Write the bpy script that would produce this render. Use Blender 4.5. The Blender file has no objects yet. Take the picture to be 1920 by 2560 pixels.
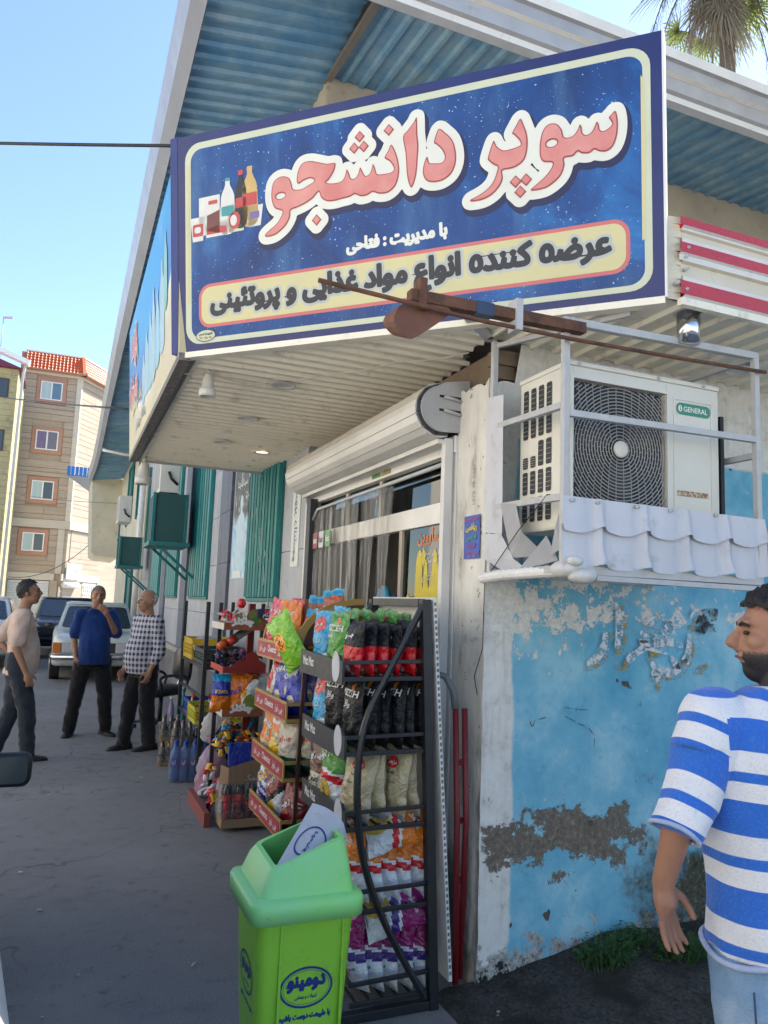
import bpy, bmesh, math, random
from mathutils import Vector, Matrix, noise
from math import sin, cos, pi, radians, sqrt, atan2
random.seed(7)
sc = bpy.context.scene
COL = sc.collection
V = Vector
# ------------------------------------------------------------------ camera
CAMH = 1.62
def cam_axes():
    P, RO, YW = radians(7.0266), radians(2.1796), radians(22.3324)
    f = V((0, cos(P), sin(P))); u = V((0, -sin(P), cos(P))); r = V((1, 0, 0))
    r2 = r*cos(RO) + u*sin(RO); u2 = -r*sin(RO) + u*cos(RO)
    Z = Matrix.Rotation(-YW, 3, 'Z')
    return Z @ r2, Z @ u2, Z @ f
_R, _U, _F = cam_axes()
cd = bpy.data.cameras.new('camera'); cam = bpy.data.objects.new('camera', cd); COL.objects.link(cam)
cd.sensor_fit = 'VERTICAL'; cd.sensor_height = 36; cd.sensor_width = 27; cd.lens = 36*1908.76/2560
cd.clip_start = .05; cd.clip_end = 2000
m = Matrix((( _R.x, _U.x, -_F.x, 0), (_R.y, _U.y, -_F.y, 0), (_R.z, _U.z, -_F.z, CAMH), (0, 0, 0, 1)))
cam.matrix_world = m
sc.camera = cam
# ------------------------------------------------------------------ sky and sun
SUN_AZ, SUN_EL = radians(70), radians(49)      # azimuth clockwise from +Y
w = bpy.data.worlds.new('World'); sc.world = w; w.use_nodes = True
nt = w.node_tree
sky = nt.nodes.new('ShaderNodeTexSky'); sky.sky_type = 'NISHITA'; sky.sun_disc = False
sky.sun_elevation = SUN_EL; sky.sun_rotation = SUN_AZ; sky.air_density = 1.0; sky.dust_density = .3; sky.ozone_density = 2.2
bg = nt.nodes['Background']; bg.inputs[1].default_value = 0.112
nt.links.new(sky.outputs[0], bg.inputs[0])
sd = V((sin(SUN_AZ)*cos(SUN_EL), cos(SUN_AZ)*cos(SUN_EL), sin(SUN_EL)))
sl = bpy.data.lights.new('sun', 'SUN'); sl.energy = 5.0; sl.angle = radians(.53); sl.color = (1, .95, .87)
so = bpy.data.objects.new('sun', sl); COL.objects.link(so); so.rotation_euler = sd.to_track_quat('Z', 'Y').to_euler()
so.location = (20, 10, 30)
sc.view_settings.view_transform = 'Standard'; sc.view_settings.look = 'None'
sc.view_settings.exposure = 1.58; sc.view_settings.gamma = 1; sc.view_settings.use_curve_mapping = False
sc.render.engine = 'CYCLES'
sc.cycles.max_bounces = 8; sc.cycles.diffuse_bounces = 4; sc.cycles.transparent_max_bounces = 24
sc.cycles.use_denoising = True

# ------------------------------------------------------------------ materials
def srgb(h):
    h = h.lstrip('#'); c = [int(h[i:i+2], 16)/255 for i in (0, 2, 4)]
    return tuple(x/12.92 if x <= .04045 else ((x+.055)/1.055)**2.4 for x in c)
MATS = {}
class NT:
    def __init__(s, name):
        s.m = bpy.data.materials.new(name); s.m.use_nodes = True; s.t = s.m.node_tree
        s.b = s.t.nodes['Principled BSDF']; s.out = s.t.nodes['Material Output']
    def n(s, typ, **k):
        x = s.t.nodes.new(typ)
        for a, b in k.items():
            if a.startswith('i'):
                x.inputs[int(a[1:])].default_value = b
            else: setattr(x, a, b)
        return x
    def l(s, a, b): s.t.links.new(a, b)
    def coord(s, kind='Object'):
        if not hasattr(s, '_c'): s._c = s.n('ShaderNodeTexCoord')
        return s._c.outputs[kind]
    def pos(s):
        if not hasattr(s, '_g'): s._g = s.n('ShaderNodeNewGeometry')
        return s._g.outputs['Position']
    def noise(s, scale, vec=None, detail=6, rough=.6, dist=0.0, stretch=None):
        v = vec if vec is not None else s.coord()
        if stretch:
            mp = s.n('ShaderNodeMapping'); mp.inputs['Scale'].default_value = stretch; s.l(v, mp.inputs[0]); v = mp.outputs[0]
        x = s.n('ShaderNodeTexNoise'); x.inputs['Scale'].default_value = scale; x.inputs['Detail'].default_value = detail
        x.inputs['Roughness'].default_value = rough; x.inputs['Distortion'].default_value = dist
        s.l(v, x.inputs['Vector']); return x.outputs['Fac']
    def ramp(s, fac, stops, const=False):
        r = s.n('ShaderNodeValToRGB'); cr = r.color_ramp
        if const: cr.interpolation = 'CONSTANT'
        while len(cr.elements) > 1: cr.elements.remove(cr.elements[-1])
        cr.elements[0].position = stops[0][0]; cr.elements[0].color = (*stops[0][1], 1)
        for p, c in stops[1:]:
            e = cr.elements.new(p); e.color = (*c, 1)
        s.l(fac, r.inputs[0]); return r.outputs[0]
    def step(s, fac, a, b):
        r = s.n('ShaderNodeMapRange'); r.inputs[1].default_value = a; r.inputs[2].default_value = b; r.clamp = True
        r.interpolation_type = 'SMOOTHSTEP'; s.l(fac, r.inputs[0]); return r.outputs[0]
    def math(s, op, a, b=None):
        x = s.n('ShaderNodeMath', operation=op)
        for i, q in enumerate((a, b)):
            if q is None: continue
            if isinstance(q, (int, float)): x.inputs[i].default_value = q
            else: s.l(q, x.inputs[i])
        return x.outputs[0]
    def mix(s, fac, a, b):
        x = s.n('ShaderNodeMix', data_type='RGBA')
        for i, q in ((0, fac), (6, a), (7, b)):
            if isinstance(q, (int, float)): x.inputs[i].default_value = q
            elif isinstance(q, tuple): x.inputs[i].default_value = (*q, 1)
            else: s.l(q, x.inputs[i])
        return x.outputs[2]
    def sep(s, v):
        x = s.n('ShaderNodeSeparateXYZ'); s.l(v, x.inputs[0]); return x.outputs
    def bump(s, h, strength=.3, dist=.01):
        x = s.n('ShaderNodeBump'); x.inputs['Strength'].default_value = strength; x.inputs['Distance'].default_value = dist
        s.l(h, x.inputs['Height']); s.l(x.outputs[0], s.b.inputs['Normal']); return x
    def col(s, c):
        if isinstance(c, tuple): s.b.inputs['Base Color'].default_value = (*c, 1)
        else: s.l(c, s.b.inputs['Base Color'])
    def set(s, **k):
        for a, q in k.items():
            i = s.b.inputs[{'rough': 'Roughness', 'metal': 'Metallic', 'spec': 'Specular IOR Level', 'trans': 'Transmission Weight',
                 'ior': 'IOR', 'alpha': 'Alpha', 'coat': 'Coat Weight', 'sheen': 'Sheen Weight', 'sss': 'Subsurface Weight', 'emi': 'Emission Strength'}[a]]
            if isinstance(q, (int, float)): i.default_value = q
            else: s.l(q, i)
def mat(name, c, rough=.6, metal=0., c2=None, nscale=8., lo=.35, hi=.7, bump=None, spec=.5, coat=0., stretch=None, dirt=None):
    """plain procedural material: colour broken up by noise, uneven roughness, fine relief"""
    if name in MATS: return MATS[name]
    if isinstance(c, str): c = srgb(c)
    k = NT(name)
    if c2 is None: c2 = tuple(x*.82 for x in c)
    elif isinstance(c2, str): c2 = srgb(c2)
    nz = k.noise(nscale, stretch=stretch)
    colr = k.ramp(nz, [(lo, c), (hi, c2)])
    if dirt:
        d = k.noise(dirt[0], detail=8, rough=.7)
        dc = srgb(dirt[1]) if isinstance(dirt[1], str) else dirt[1]
        colr = k.mix(k.math('MULTIPLY', k.step(d, dirt[2], dirt[2]+.18), dirt[3]), colr, dc)
    k.col(colr)
    k.set(metal=metal, spec=spec, coat=coat)
    k.set(rough=k.math('ADD', k.math('MULTIPLY', k.noise(nscale*2.3), .24), max(0.02, rough-.12)))
    if bump: k.bump(k.noise(bump[0], detail=8), bump[1], bump[2] if len(bump) > 2 else .01)
    MATS[name] = k.m
    return k.m
# ------------------------------------------------------------------ mesh helpers
ORG = {}
class MB:
    def __init__(s): s.v = []; s.f = []; s.m = []; s.sm = []
    def add(s, vs, fs, mi=0, sm=False):
        o = len(s.v); s.v += [tuple(p) for p in vs]
        for f in fs: s.f.append([i+o for i in f]); s.m.append(mi); s.sm.append(sm)
        return s
    def box(s, x0, x1, y0, y1, z0, z1, mi=0, M=None):
        vs = [V((x, y, z)) for z in (z0, z1) for y in (y0, y1) for x in (x0, x1)]
        if M is not None: vs = [M @ p for p in vs]
        return s.add(vs, [(0, 2, 3, 1), (4, 5, 7, 6), (0, 1, 5, 4), (1, 3, 7, 5), (3, 2, 6, 7), (2, 0, 4, 6)], mi)
    def bar(s, a, b, w, h=None, up=(0, 0, 1), mi=0):
        a, b = V(a), V(b); h = h or w; d = (b-a).normalized(); u = V(up)
        if abs(d.dot(u)) > .98: u = V((1, 0, 0))
        x = d.cross(u).normalized(); z = x.cross(d).normalized()
        vs = [p + x*sx*w/2 + z*sz*h/2 for p in (a, b) for sx, sz in ((-1, -1), (1, -1), (1, 1), (-1, 1))]
        return s.add(vs, [(0, 1, 2, 3)[::-1], (4, 5, 6, 7), (0, 1, 5, 4), (1, 2, 6, 5), (2, 3, 7, 6), (3, 0, 4, 7)], mi)
    def tube(s, path, r, n=8, mi=0, cap=True, sm=True):
        path = [V(p) for p in path]; rs = r if isinstance(r, (list, tuple)) else [r]*len(path)
        rings = []; px = None
        for i, p in enumerate(path):
            d = (path[min(i+1, len(path)-1)] - path[max(i-1, 0)]).normalized()
            if px is None:
                a = V((0, 0, 1)) if abs(d.z) < .9 else V((1, 0, 0)); px = d.cross(a).normalized()
            else: px = (px - d*px.dot(d)).normalized()
            py = d.cross(px)
            rings.append([p + (px*cos(2*pi*k/n) + py*sin(2*pi*k/n))*rs[i] for k in range(n)])
        return s.loft(rings, mi, cap, sm)
    def loft(s, rings, mi=0, cap=True, sm=True, closed=True):
        n = len(rings[0]); vs = [p for r in rings for p in r]; fs = []
        for i in range(len(rings)-1):
            for k in range(n if closed else n-1):
                a, b = i*n+k, i*n+(k+1) % n
                fs.append((a, b, b+n, a+n))
        if cap: fs += [tuple(range(n))[::-1], tuple(range((len(rings)-1)*n, len(rings)*n))]
        return s.add(vs, fs, mi, sm)
    def cyl(s, a, b, r, r2=None, n=16, mi=0, sm=True):
        return s.tube([a, b], [r, r if r2 is None else r2], n, mi, True, sm)
    def lathe(s, prof, n=16, o=(0, 0, 0), mi=0, sm=True, ax='z', cap=True):
        o = V(o); rings = []
        for r, h in prof:
            ring = []
            for k in range(n):
                a = 2*pi*k/n
                p = {'z': V((r*cos(a), r*sin(a), h)), 'y': V((r*cos(a), h, -r*sin(a))), 'x': V((h, r*cos(a), r*sin(a)))}[ax]
                ring.append(o+p)
            rings.append(ring)
        return s.loft(rings, mi, cap, sm)
    def ell(s, c, r, n=12, mi=0, M=None):
        c = V(c); r = r if isinstance(r, (tuple, list)) else (r, r, r); rings = []
        for i in range(1, n):
            t = pi*i/n
            ring = [V((r[0]*sin(t)*cos(2*pi*k/(2*n)), r[1]*sin(t)*sin(2*pi*k/(2*n)), -r[2]*cos(t))) for k in range(2*n)]
            rings.append([(M @ p if M is not None else p) + c for p in ring])
        return s.loft(rings, mi, True, True)
    def prism(s, poly, fn, d0, d1, mi=0):
        """poly: 2D outline (ccw), fn(a,b,d) -> 3D"""
        n = len(poly); vs = [fn(a, b, d0) for a, b in poly] + [fn(a, b, d1) for a, b in poly]
        fs = [tuple(range(n))[::-1], tuple(range(n, 2*n))] + [(i, (i+1) % n, (i+1) % n+n, i+n) for i in range(n)]
        return s.add(vs, fs, mi)
    def quad(s, a, b, c, d, mi=0): return s.add([a, b, c, d], [(0, 1, 2, 3)], mi)
    def mesh(s, name, mats, org=None):
        me = bpy.data.meshes.new(name); o = org or V((0, 0, 0))
        me.from_pydata([(p[0]-o[0], p[1]-o[1], p[2]-o[2]) for p in s.v], [], s.f)
        if not isinstance(mats, (list, tuple)): mats = [mats]
        for x in mats: me.materials.append(x)
        me.polygons.foreach_set('material_index', s.m); me.polygons.foreach_set('use_smooth', s.sm)
        me.update()
        return me
    def build(s, name, mats, parent=None, bevel=0, fix=True, at=None):
        org = ORG.get(parent.name, V((0, 0, 0))) if parent else (V(at) if at is not None else V((0, 0, 0)))
        me = s.mesh(name, mats, org)
        if fix:
            bm = bmesh.new(); bm.from_mesh(me); bmesh.ops.recalc_face_normals(bm, faces=bm.faces)
            if bevel: bmesh.ops.bevel(bm, geom=[e for e in bm.edges if len(e.link_faces) == 2 and e.calc_face_angle(0) > .5], offset=bevel, segments=2, affect='EDGES', profile=.6)
            bm.to_mesh(me); bm.free()
        o = link(name, me, parent)
        if not parent and at is not None: o.location = at
        ORG[o.name] = org
        return o
def link(name, data, parent=None):
    o = bpy.data.objects.new(name, data); COL.objects.link(o)
    if parent: o.parent = parent; ORG[o.name] = ORG.get(parent.name, V((0, 0, 0)))
    return o
def tag(o, label, cat, group=None):
    o['label'] = label; o['category'] = cat
    if group: o['group'] = group
    return o
def thing(name, label, cat, loc=(0, 0, 0), group=None, world=True):
    o = bpy.data.objects.new(name, None); COL.objects.link(o); o.location = loc; o.empty_display_size = .1
    ORG[o.name] = V(loc) if world else V((0, 0, 0))
    return tag(o, label, cat, group)
def structure(o): o['kind'] = 'structure'; return o
def stuff(o): o['kind'] = 'stuff'; return o
def copy_tree(o, parent=None):
    c = o.copy(); COL.objects.link(c); c.parent = parent
    for ch in o.children: copy_tree(ch, c)
    return c
# ------------------------------------------------------------------ lettering
_AR = {'ا': (0xFE8D, 0xFE8E, 0, 0), 'آ': (0xFE81, 0xFE82, 0, 0), 'ب': (0xFE8F,)*1, 'د': (0xFEA9, 0xFEAA, 0, 0), 'ذ': (0xFEAB, 0xFEAC, 0, 0),
       'ر': (0xFEAD, 0xFEAE, 0, 0), 'ز': (0xFEAF, 0xFEB0, 0, 0), 'و': (0xFEED, 0xFEEE, 0, 0)}
for ch, b in dict(ب=0xFE8F, ت=0xFE95, ج=0xFE9D, ح=0xFEA1, خ=0xFEA5, س=0xFEB1, ش=0xFEB5, ص=0xFEB9, ض=0xFEBD, ط=0xFEC1, ع=0xFEC9, غ=0xFECD,
                  ف=0xFED1, ق=0xFED5, ل=0xFEDD, م=0xFEE1, ن=0xFEE5, ه=0xFEE9, پ=0xFB56, چ=0xFB7A, ک=0xFB8E, گ=0xFB92, ی=0xFBFC, ئ=0xFE89).items():
    _AR[ch] = (b, b+1, b+2, b+3)
_AR['ه'] = (0x665, 0x665, 0xFEEB, 0xFEEC)
def fa(s):
    """shape a Persian string into visual order"""
    out = []
    for i, c in enumerate(s):
        if c not in _AR: out.append(c); continue
        prev = i > 0 and s[i-1] in _AR and _AR[s[i-1]][2] != 0
        nxt = i+1 < len(s) and s[i+1] in _AR and _AR[c][2] != 0
        f = _AR[c]
        k = 3 if prev and nxt else 1 if prev else 2 if nxt else 0
        out.append(chr(f[k]))
    r = ''.join(reversed(out))
    # digits stay left to right
    import re
    return re.sub(r'[۰-۹0-9]+', lambda q: q.group(0)[::-1], r)
_TX = {}
def text_mesh(s, size=1., off=0., res=3, shear=0.):
    """flat lettering as a mesh in the XY plane, centred; every glyph island lies on its own level"""
    key = (s, off, res, shear)
    if key not in _TX:
        c = bpy.data.curves.new('lettering', 'FONT'); c.body = s; c.size = 1; c.align_x = 'CENTER'; c.align_y = 'CENTER'
        c.offset = off; c.resolution_u = res; c.shear = shear
        o = bpy.data.objects.new('lettering', c); COL.objects.link(o)
        dg = bpy.context.evaluated_depsgraph_get()
        me = bpy.data.meshes.new_from_object(o.evaluated_get(dg))
        bm = bmesh.new(); bm.from_mesh(me); bmesh.ops.remove_doubles(bm, verts=bm.verts, dist=1e-6)
        bm.verts.ensure_lookup_table(); seen = set(); isl = {}; n = 0
        for v0 in bm.verts:
            if v0.index in seen: continue
            st = [v0]; seen.add(v0.index)
            while st:
                q = st.pop(); isl[q.index] = n
                for e in q.link_edges:
                    t = e.other_vert(q)
                    if t.index not in seen: seen.add(t.index); st.append(t)
            n += 1
        vs = [(p.co.x, p.co.y, isl[p.index]) for p in bm.verts]
        fs = [[q.index for q in f.verts] for f in bm.faces]
        bm.free(); bpy.data.meshes.remove(me); bpy.data.objects.remove(o); bpy.data.curves.remove(c)
        xs = [p[0] for p in vs] or [0]; ys = [p[1] for p in vs] or [0]
        cx, cy = (min(xs)+max(xs))/2, (min(ys)+max(ys))/2
        _TX[key] = ([(x-cx, y-cy, k) for x, y, k in vs], fs, max(xs)-min(xs), max(ys)-min(ys))
    return _TX[key]
def put_text(mb, s, w=None, h=None, fn=None, off=0., mi=0, lift=.00012, res=3, shear=0., cx=0., cy=0., rot=0.):
    """lettering scaled to width w and height h, mapped by fn(a,b,d) (a right, b up, d out of the surface)"""
    vs, fs, W, H = text_mesh(s, 1, off, res, shear)
    sx = (w/W) if w else None; sy = (h/H) if h else None
    sx = sx or sy; sy = sy or sx
    pts = []
    for x, y, k in vs:
        a, b = x*sx, y*sy
        if rot: a, b = a*cos(rot)-b*sin(rot), a*sin(rot)+b*cos(rot)
        pts.append(fn(cx+a, cy+b, lift*(k % 4)))
    mb.add(pts, fs, mi)
def smooth_poly(pts, it=2):
    """round a traced outline (Catmull-Rom)"""
    n = len(pts); out = []
    for i in range(n):
        p0, p1, p2, p3 = (V(pts[(i+k) % n]) for k in (-1, 0, 1, 2))
        for t in [j/(it+1) for j in range(it+1)]:
            out.append(tuple(.5*((2*p1) + (p2-p0)*t + (2*p0-5*p1+4*p2-p3)*t*t + (3*p1-p0-3*p2+p3)*t*t*t)))
    return out
def flat_shape(outlines, off=0.):
    """fill 2D outlines (holes allowed); returns verts, faces; off grows the outline"""
    c = bpy.data.curves.new('shape', 'CURVE'); c.dimensions = '2D'; c.fill_mode = 'FRONT'; c.offset = off
    for o in outlines:
        sp = c.splines.new('POLY'); sp.points.add(len(o)-1); sp.use_cyclic_u = True
        for q, p in zip(sp.points, o): q.co = (p[0], p[1], 0, 1)
    ob = bpy.data.objects.new('shape', c); COL.objects.link(ob)
    dg = bpy.context.evaluated_depsgraph_get(); me = bpy.data.meshes.new_from_object(ob.evaluated_get(dg))
    vs = [(p.co.x, p.co.y) for p in me.vertices]; fs = [list(p.vertices) for p in me.polygons]
    bpy.data.meshes.remove(me); bpy.data.objects.remove(ob); bpy.data.curves.remove(c)
    return vs, fs
def rrect(x0, x1, y0, y1, r, n=6):
    out = []
    for cx, cy, a in ((x1-r, y0+r, -90), (x1-r, y1-r, 0), (x0+r, y1-r, 90), (x0+r, y0+r, 180)):
        for k in range(n+1):
            t = radians(a+90*k/n); out.append((cx+r*cos(t), cy+r*sin(t)))
    return out
def oval(cx, cy, rx, ry, n=28): return [(cx+rx*cos(2*pi*k/n), cy+ry*sin(2*pi*k/n)) for k in range(n)]
def joined(o):
    """turn modifiers into mesh data"""
    dg = bpy.context.evaluated_depsgraph_get(); me = bpy.data.meshes.new_from_object(o.evaluated_get(dg))
    o.modifiers.clear(); o.data = me; return o
import numpy as np
def _sdf(P, seg):
    """signed distance (negative inside) of points P to a closed set of segments"""
    a, b = seg[:, 0], seg[:, 1]; d = b-a; L = (d*d).sum(1); L[L == 0] = 1e-12
    out = np.empty(len(P)); ins = np.zeros(len(P), bool)
    for i in range(0, len(P), 4000):
        p = P[i:i+4000]; v = p[:, None, :]-a[None]; t = np.clip((v*d[None]).sum(2)/L[None], 0, 1)
        q = v-t[..., None]*d[None]; out[i:i+4000] = np.sqrt((q*q).sum(2).min(1))
        ya, yb, py = a[None, :, 1], b[None, :, 1], p[:, None, 1]
        cr = (ya > py) != (yb > py); dy = np.where(yb-ya == 0, 1e-12, yb-ya)
        xi = a[None, :, 0]+(py-ya)/dy*d[None, :, 0]
        ins[i:i+4000] = (np.where(np.logical_and(cr, p[:, None, 0] < xi), np.where(yb > ya, 1, -1), 0).sum(1)) != 0
    return np.where(ins, -out, out)
def grow(seglists, r, cell):
    """union of closed outlines grown by r, as a fine flat mesh (marching squares)"""
    al = np.concatenate(seglists).reshape(-1, 2); lo = al.min(0)-r-cell*2; hi = al.max(0)+r+cell*2
    nx, ny = int((hi[0]-lo[0])/cell)+2, int((hi[1]-lo[1])/cell)+2
    F = np.full((nx, ny), 9.)
    for sgm in seglists:
        l2 = ((sgm.reshape(-1, 2).min(0)-r-cell*2-lo)/cell).astype(int).clip(0); h2 = ((sgm.reshape(-1, 2).max(0)+r+cell*2-lo)/cell).astype(int)+1
        h2 = np.minimum(h2, (nx-1, ny-1))
        gx, gy = np.meshgrid(np.arange(l2[0], h2[0]+1), np.arange(l2[1], h2[1]+1), indexing='ij')
        P = np.stack([gx.ravel(), gy.ravel()], 1)*cell+lo
        D = _sdf(P, sgm).reshape(gx.shape)-r
        F[l2[0]:h2[0]+1, l2[1]:h2[1]+1] = np.minimum(F[l2[0]:h2[0]+1, l2[1]:h2[1]+1], D)
    vs = []; fs = []
    def pt(i, j): return (lo[0]+i*cell, lo[1]+j*cell)
    def addf(ps):
        o = len(vs); vs.extend(ps); fs.append(list(range(o, o+len(ps))))
    inside = F < 0
    for j in range(ny-1):
        run = None
        for i in range(nx-1):
            q = (inside[i, j], inside[i+1, j], inside[i+1, j+1], inside[i, j+1])
            if all(q):
                if run is None: run = i
                continue
            if run is not None: addf([pt(run, j), pt(i, j), pt(i, j+1), pt(run, j+1)]); run = None
            if not any(q): continue
            cs = ((i, j), (i+1, j), (i+1, j+1), (i, j+1)); poly = []
            for k in range(4):
                c0, c1 = cs[k], cs[(k+1) % 4]
                if q[k]: poly.append(pt(*c0))
                if q[k] != q[(k+1) % 4]:
                    f0, f1 = F[c0], F[c1]; t = f0/(f0-f1); a, b = pt(*c0), pt(*c1); poly.append((a[0]+(b[0]-a[0])*t, a[1]+(b[1]-a[1])*t))
            if len(poly) >= 3: addf(poly)
    return vs, fs
def outline_segs(outlines):
    return [np.array([(o[i-1], o[i]) for i in range(len(o))], float) for o in outlines]
def text_segs(s, w=None, h=None, cx=0., cy=0., res=3):
    vs, fs, W, H = text_mesh(s, 1, 0., res)
    sx = (w/W) if w else None; sy = (h/H) if h else None; sx = sx or sy; sy = sy or sx
    cnt = {}
    for f in fs:
        for i in range(len(f)):
            e = (f[i-1], f[i]); kk = (min(e), max(e)); cnt.setdefault(kk, []).append(e)
    isl = {}
    for q in cnt.values():
        (a, b), n = q[0], len(q)
        if n == 1: isl.setdefault(vs[a][2], []).append(((cx+vs[a][0]*sx, cy+vs[a][1]*sy), (cx+vs[b][0]*sx, cy+vs[b][1]*sy)))
    return [np.array(q, float) for q in isl.values()]
def fat_text(mb, s, r, fn, cell, w=None, h=None, cx=0., cy=0., mi=0):
    vs, fs = grow(text_segs(s, w, h, cx, cy), r, cell); mb.add([fn(a, b, 0) for a, b in vs], fs, mi)
# ================================================================== materials of the setting
def mat_asphalt():
    k = NT('asphalt'); p = k.pos()
    fine = k.noise(140, p, 4, .7); mid = k.noise(9, p, 6, .65); big = k.noise(.55, p, 5, .6)
    c = k.ramp(fine, [(.3, (.12, .117, .112)), (.5, (.182, .178, .170)), (.72, (.28, .274, .262))])
    vo = k.n('ShaderNodeTexVoronoi'); vo.inputs['Scale'].default_value = 95; k.l(p, vo.inputs['Vector'])
    c = k.mix(k.math('MULTIPLY', k.step(vo.outputs['Distance'], .34, .10), .30), c, (.24, .24, .24))
    c = k.mix(k.math('MULTIPLY', k.step(big, .42, .68), .75), c, (.245, .238, .228))
    dv = k.noise(1.7, p, 6, .65); c = k.mix(k.math('MULTIPLY', k.step(dv, .55, .75), .5), c, (.095, .097, .10))
    cd_ = k.n('ShaderNodeVectorMath', operation='ADD'); nv_ = k.n('ShaderNodeTexNoise'); nv_.inputs['Scale'].default_value = 2.2; k.l(p, nv_.inputs['Vector']); k.l(p, cd_.inputs[0]); k.l(nv_.outputs['Color'], cd_.inputs[1])
    cr_ = k.n('ShaderNodeTexVoronoi', feature='DISTANCE_TO_EDGE'); cr_.inputs['Scale'].default_value = .55; k.l(cd_.outputs[0], cr_.inputs['Vector'])
    ck = k.math('MULTIPLY', k.step(cr_.outputs['Distance'], .008, .002), k.step(k.noise(.9, p, 3), .42, .6)); c = k.mix(k.math('MULTIPLY', ck, .45), c, (.03, .031, .033))
    c = k.mix(k.math('MULTIPLY', k.step(mid, .56, .72), .5), c, (.05, .053, .058))
    k.col(c); k.set(rough=k.ramp(mid, [(.3, (.72,)*3), (.7, (.92,)*3)]), spec=.35)
    k.bump(k.math('ADD', k.math('MULTIPLY', fine, .6), mid), .55, .006)
    return k.m
def mat_dirt():
    k = NT('dark_soil'); p = k.pos(); a = k.noise(60, p, 8, .75); b = k.noise(5, p, 6, .6)
    k.col(k.mix(k.step(b, .4, .65), k.ramp(a, [(.35, (.026, .025, .024)), (.7, (.13, .122, .112))]), (.03, .032, .026)))
    k.set(rough=.95, spec=.2); k.bump(a, .8, .02); return k.m
def mat_blue_wall():
    """old plaster wall: blue paint over white, a white painted corner, a peeled grey band, grime and flaking"""
    k = NT('peeling_blue_paint'); p = k.pos(); X, Y, Z = k.sep(p)
    n1 = k.noise(3, p, 8, .65); n2 = k.noise(14, p, 8, .7); n3 = k.noise(45, p, 6, .7); st = k.noise(6, p, 6, .6, stretch=(3.5, 3.5, .35))
    blue = k.ramp(n1, [(.3, (.10, .35, .52)), (.5, (.18, .46, .60)), (.68, (.36, .60, .68))])
    blue = k.mix(k.math('MULTIPLY', k.step(n2, .52, .7), .45), blue, (.09, .29, .44))
    blue = k.mix(k.math('MULTIPLY', k.step(st, .55, .75), .4), blue, (.36, .50, .56))
    white = k.ramp(n2, [(.3, (.76, .75, .72)), (.55, (.66, .65, .61)), (.75, (.44, .42, .38))])
    white = k.mix(k.math('MULTIPLY', k.step(st, .5, .7), .35), white, (.40, .36, .29))
    # white corner band and white upper wall
    edge = k.math('ADD', X, k.math('MULTIPLY', k.math('SUBTRACT', k.noise(5, p, 6, .6, stretch=(1, 1, .6)), .5), .10))
    inblue = k.step(edge, 1.905, 1.93)
    zz = k.math('ADD', Z, k.math('MULTIPLY', k.math('SUBTRACT', n2, .5), .05))
    inblue = k.math('MULTIPLY', inblue, k.math('SUBTRACT', 1, k.step(zz, 2.42, 2.44)))
    c = k.mix(inblue, white, blue)
    # upper flaking (white patches in the blue)
    zf = k.math('MULTIPLY', k.math('MULTIPLY', k.step(Z, 1.34, 1.62), k.math('SUBTRACT', 1, k.step(Z, 1.8, 2.0))), .145)
    xfall = k.math('MULTIPLY', k.step(X, 2.0, 2.75), -.09)
    fl = k.step(k.math('ADD', k.math('ADD', n2, zf), xfall), .60, .63)
    fl = k.math('MULTIPLY', fl, k.step(Z, 1.25, 1.4))
    c = k.mix(fl, c, k.ramp(n3, [(.35, (.74, .73, .69)), (.65, (.56, .55, .51))]))
    # small chips everywhere
    chips = k.step(k.noise(24, p, 3, .5), .71, .73)
    c = k.mix(chips, c, (.50, .47, .42))
    # peeled band, about knee to hip height
    Zb = k.math('ADD', Z, k.math('MULTIPLY', k.math('SUBTRACT', n1, .5), .75)); mid = k.math('MULTIPLY', k.step(Zb, .34, .60), k.math('SUBTRACT', 1, k.step(Zb, .62, .88)))
    xr = k.math('SUBTRACT', 1, k.step(X, 2.35, 3.05))
    xl = k.step(X, 1.76, 1.86)
    band = k.math('MULTIPLY', mid, k.math('MULTIPLY', xr, k.math('ADD', k.math('MULTIPLY', xl, .45), .55)))
    bf = k.step(k.math('ADD', k.math('ADD', k.math('MULTIPLY', n2, .75), k.math('MULTIPLY', n3, .25)), k.math('MULTIPLY', band, .46)), .78, .82)
    grey = k.ramp(n3, [(.3, (.105, .086, .066)), (.55, (.18, .155, .125)), (.78, (.36, .33, .28))])
    c = k.mix(bf, c, grey)
    # crusty foot of the wall
    foot = k.math('SUBTRACT', 1, k.step(Z, .02, .40))
    ff = k.step(k.math('ADD', n2, k.math('MULTIPLY', foot, .30)), .70, .74)
    c = k.mix(ff, c, k.ramp(n3, [(.3, (.10, .10, .09)), (.5, (.36, .36, .34)), (.7, (.52, .52, .50))]))
    dk = k.math('MULTIPLY', k.step(X, 2.15, 2.9), k.math('SUBTRACT', 1, k.step(Z, .25, .75)))
    c = k.mix(k.step(k.math('ADD', n1, k.math('MULTIPLY', dk, .42)), .66, .86), c, k.ramp(n3, [(.35, (.025, .027, .02)), (.6, (.10, .10, .07)), (.72, (.38, .38, .36))]))
    mould = k.step(k.math('ADD', n2, k.math('MULTIPLY', k.math('SUBTRACT', 1, k.step(Z, .0, .22)), .3)), .74, .8)
    c = k.mix(mould, c, (.022, .024, .020))
    # pits, scratches
    pits = k.step(k.noise(9, p, 2, .4), .755, .77)
    c = k.mix(pits, c, (.10, .085, .075))
    k.col(c); k.set(rough=.85, spec=.25)
    h = k.math('ADD', k.math('MULTIPLY', n3, .35), k.math('SUBTRACT', n2, k.math('ADD', k.math('MULTIPLY', bf, .55), k.math('ADD', k.math('MULTIPLY', pits, 1.5), k.math('MULTIPLY', fl, .4)))))
    k.bump(h, .55, .012); return k.m
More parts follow.
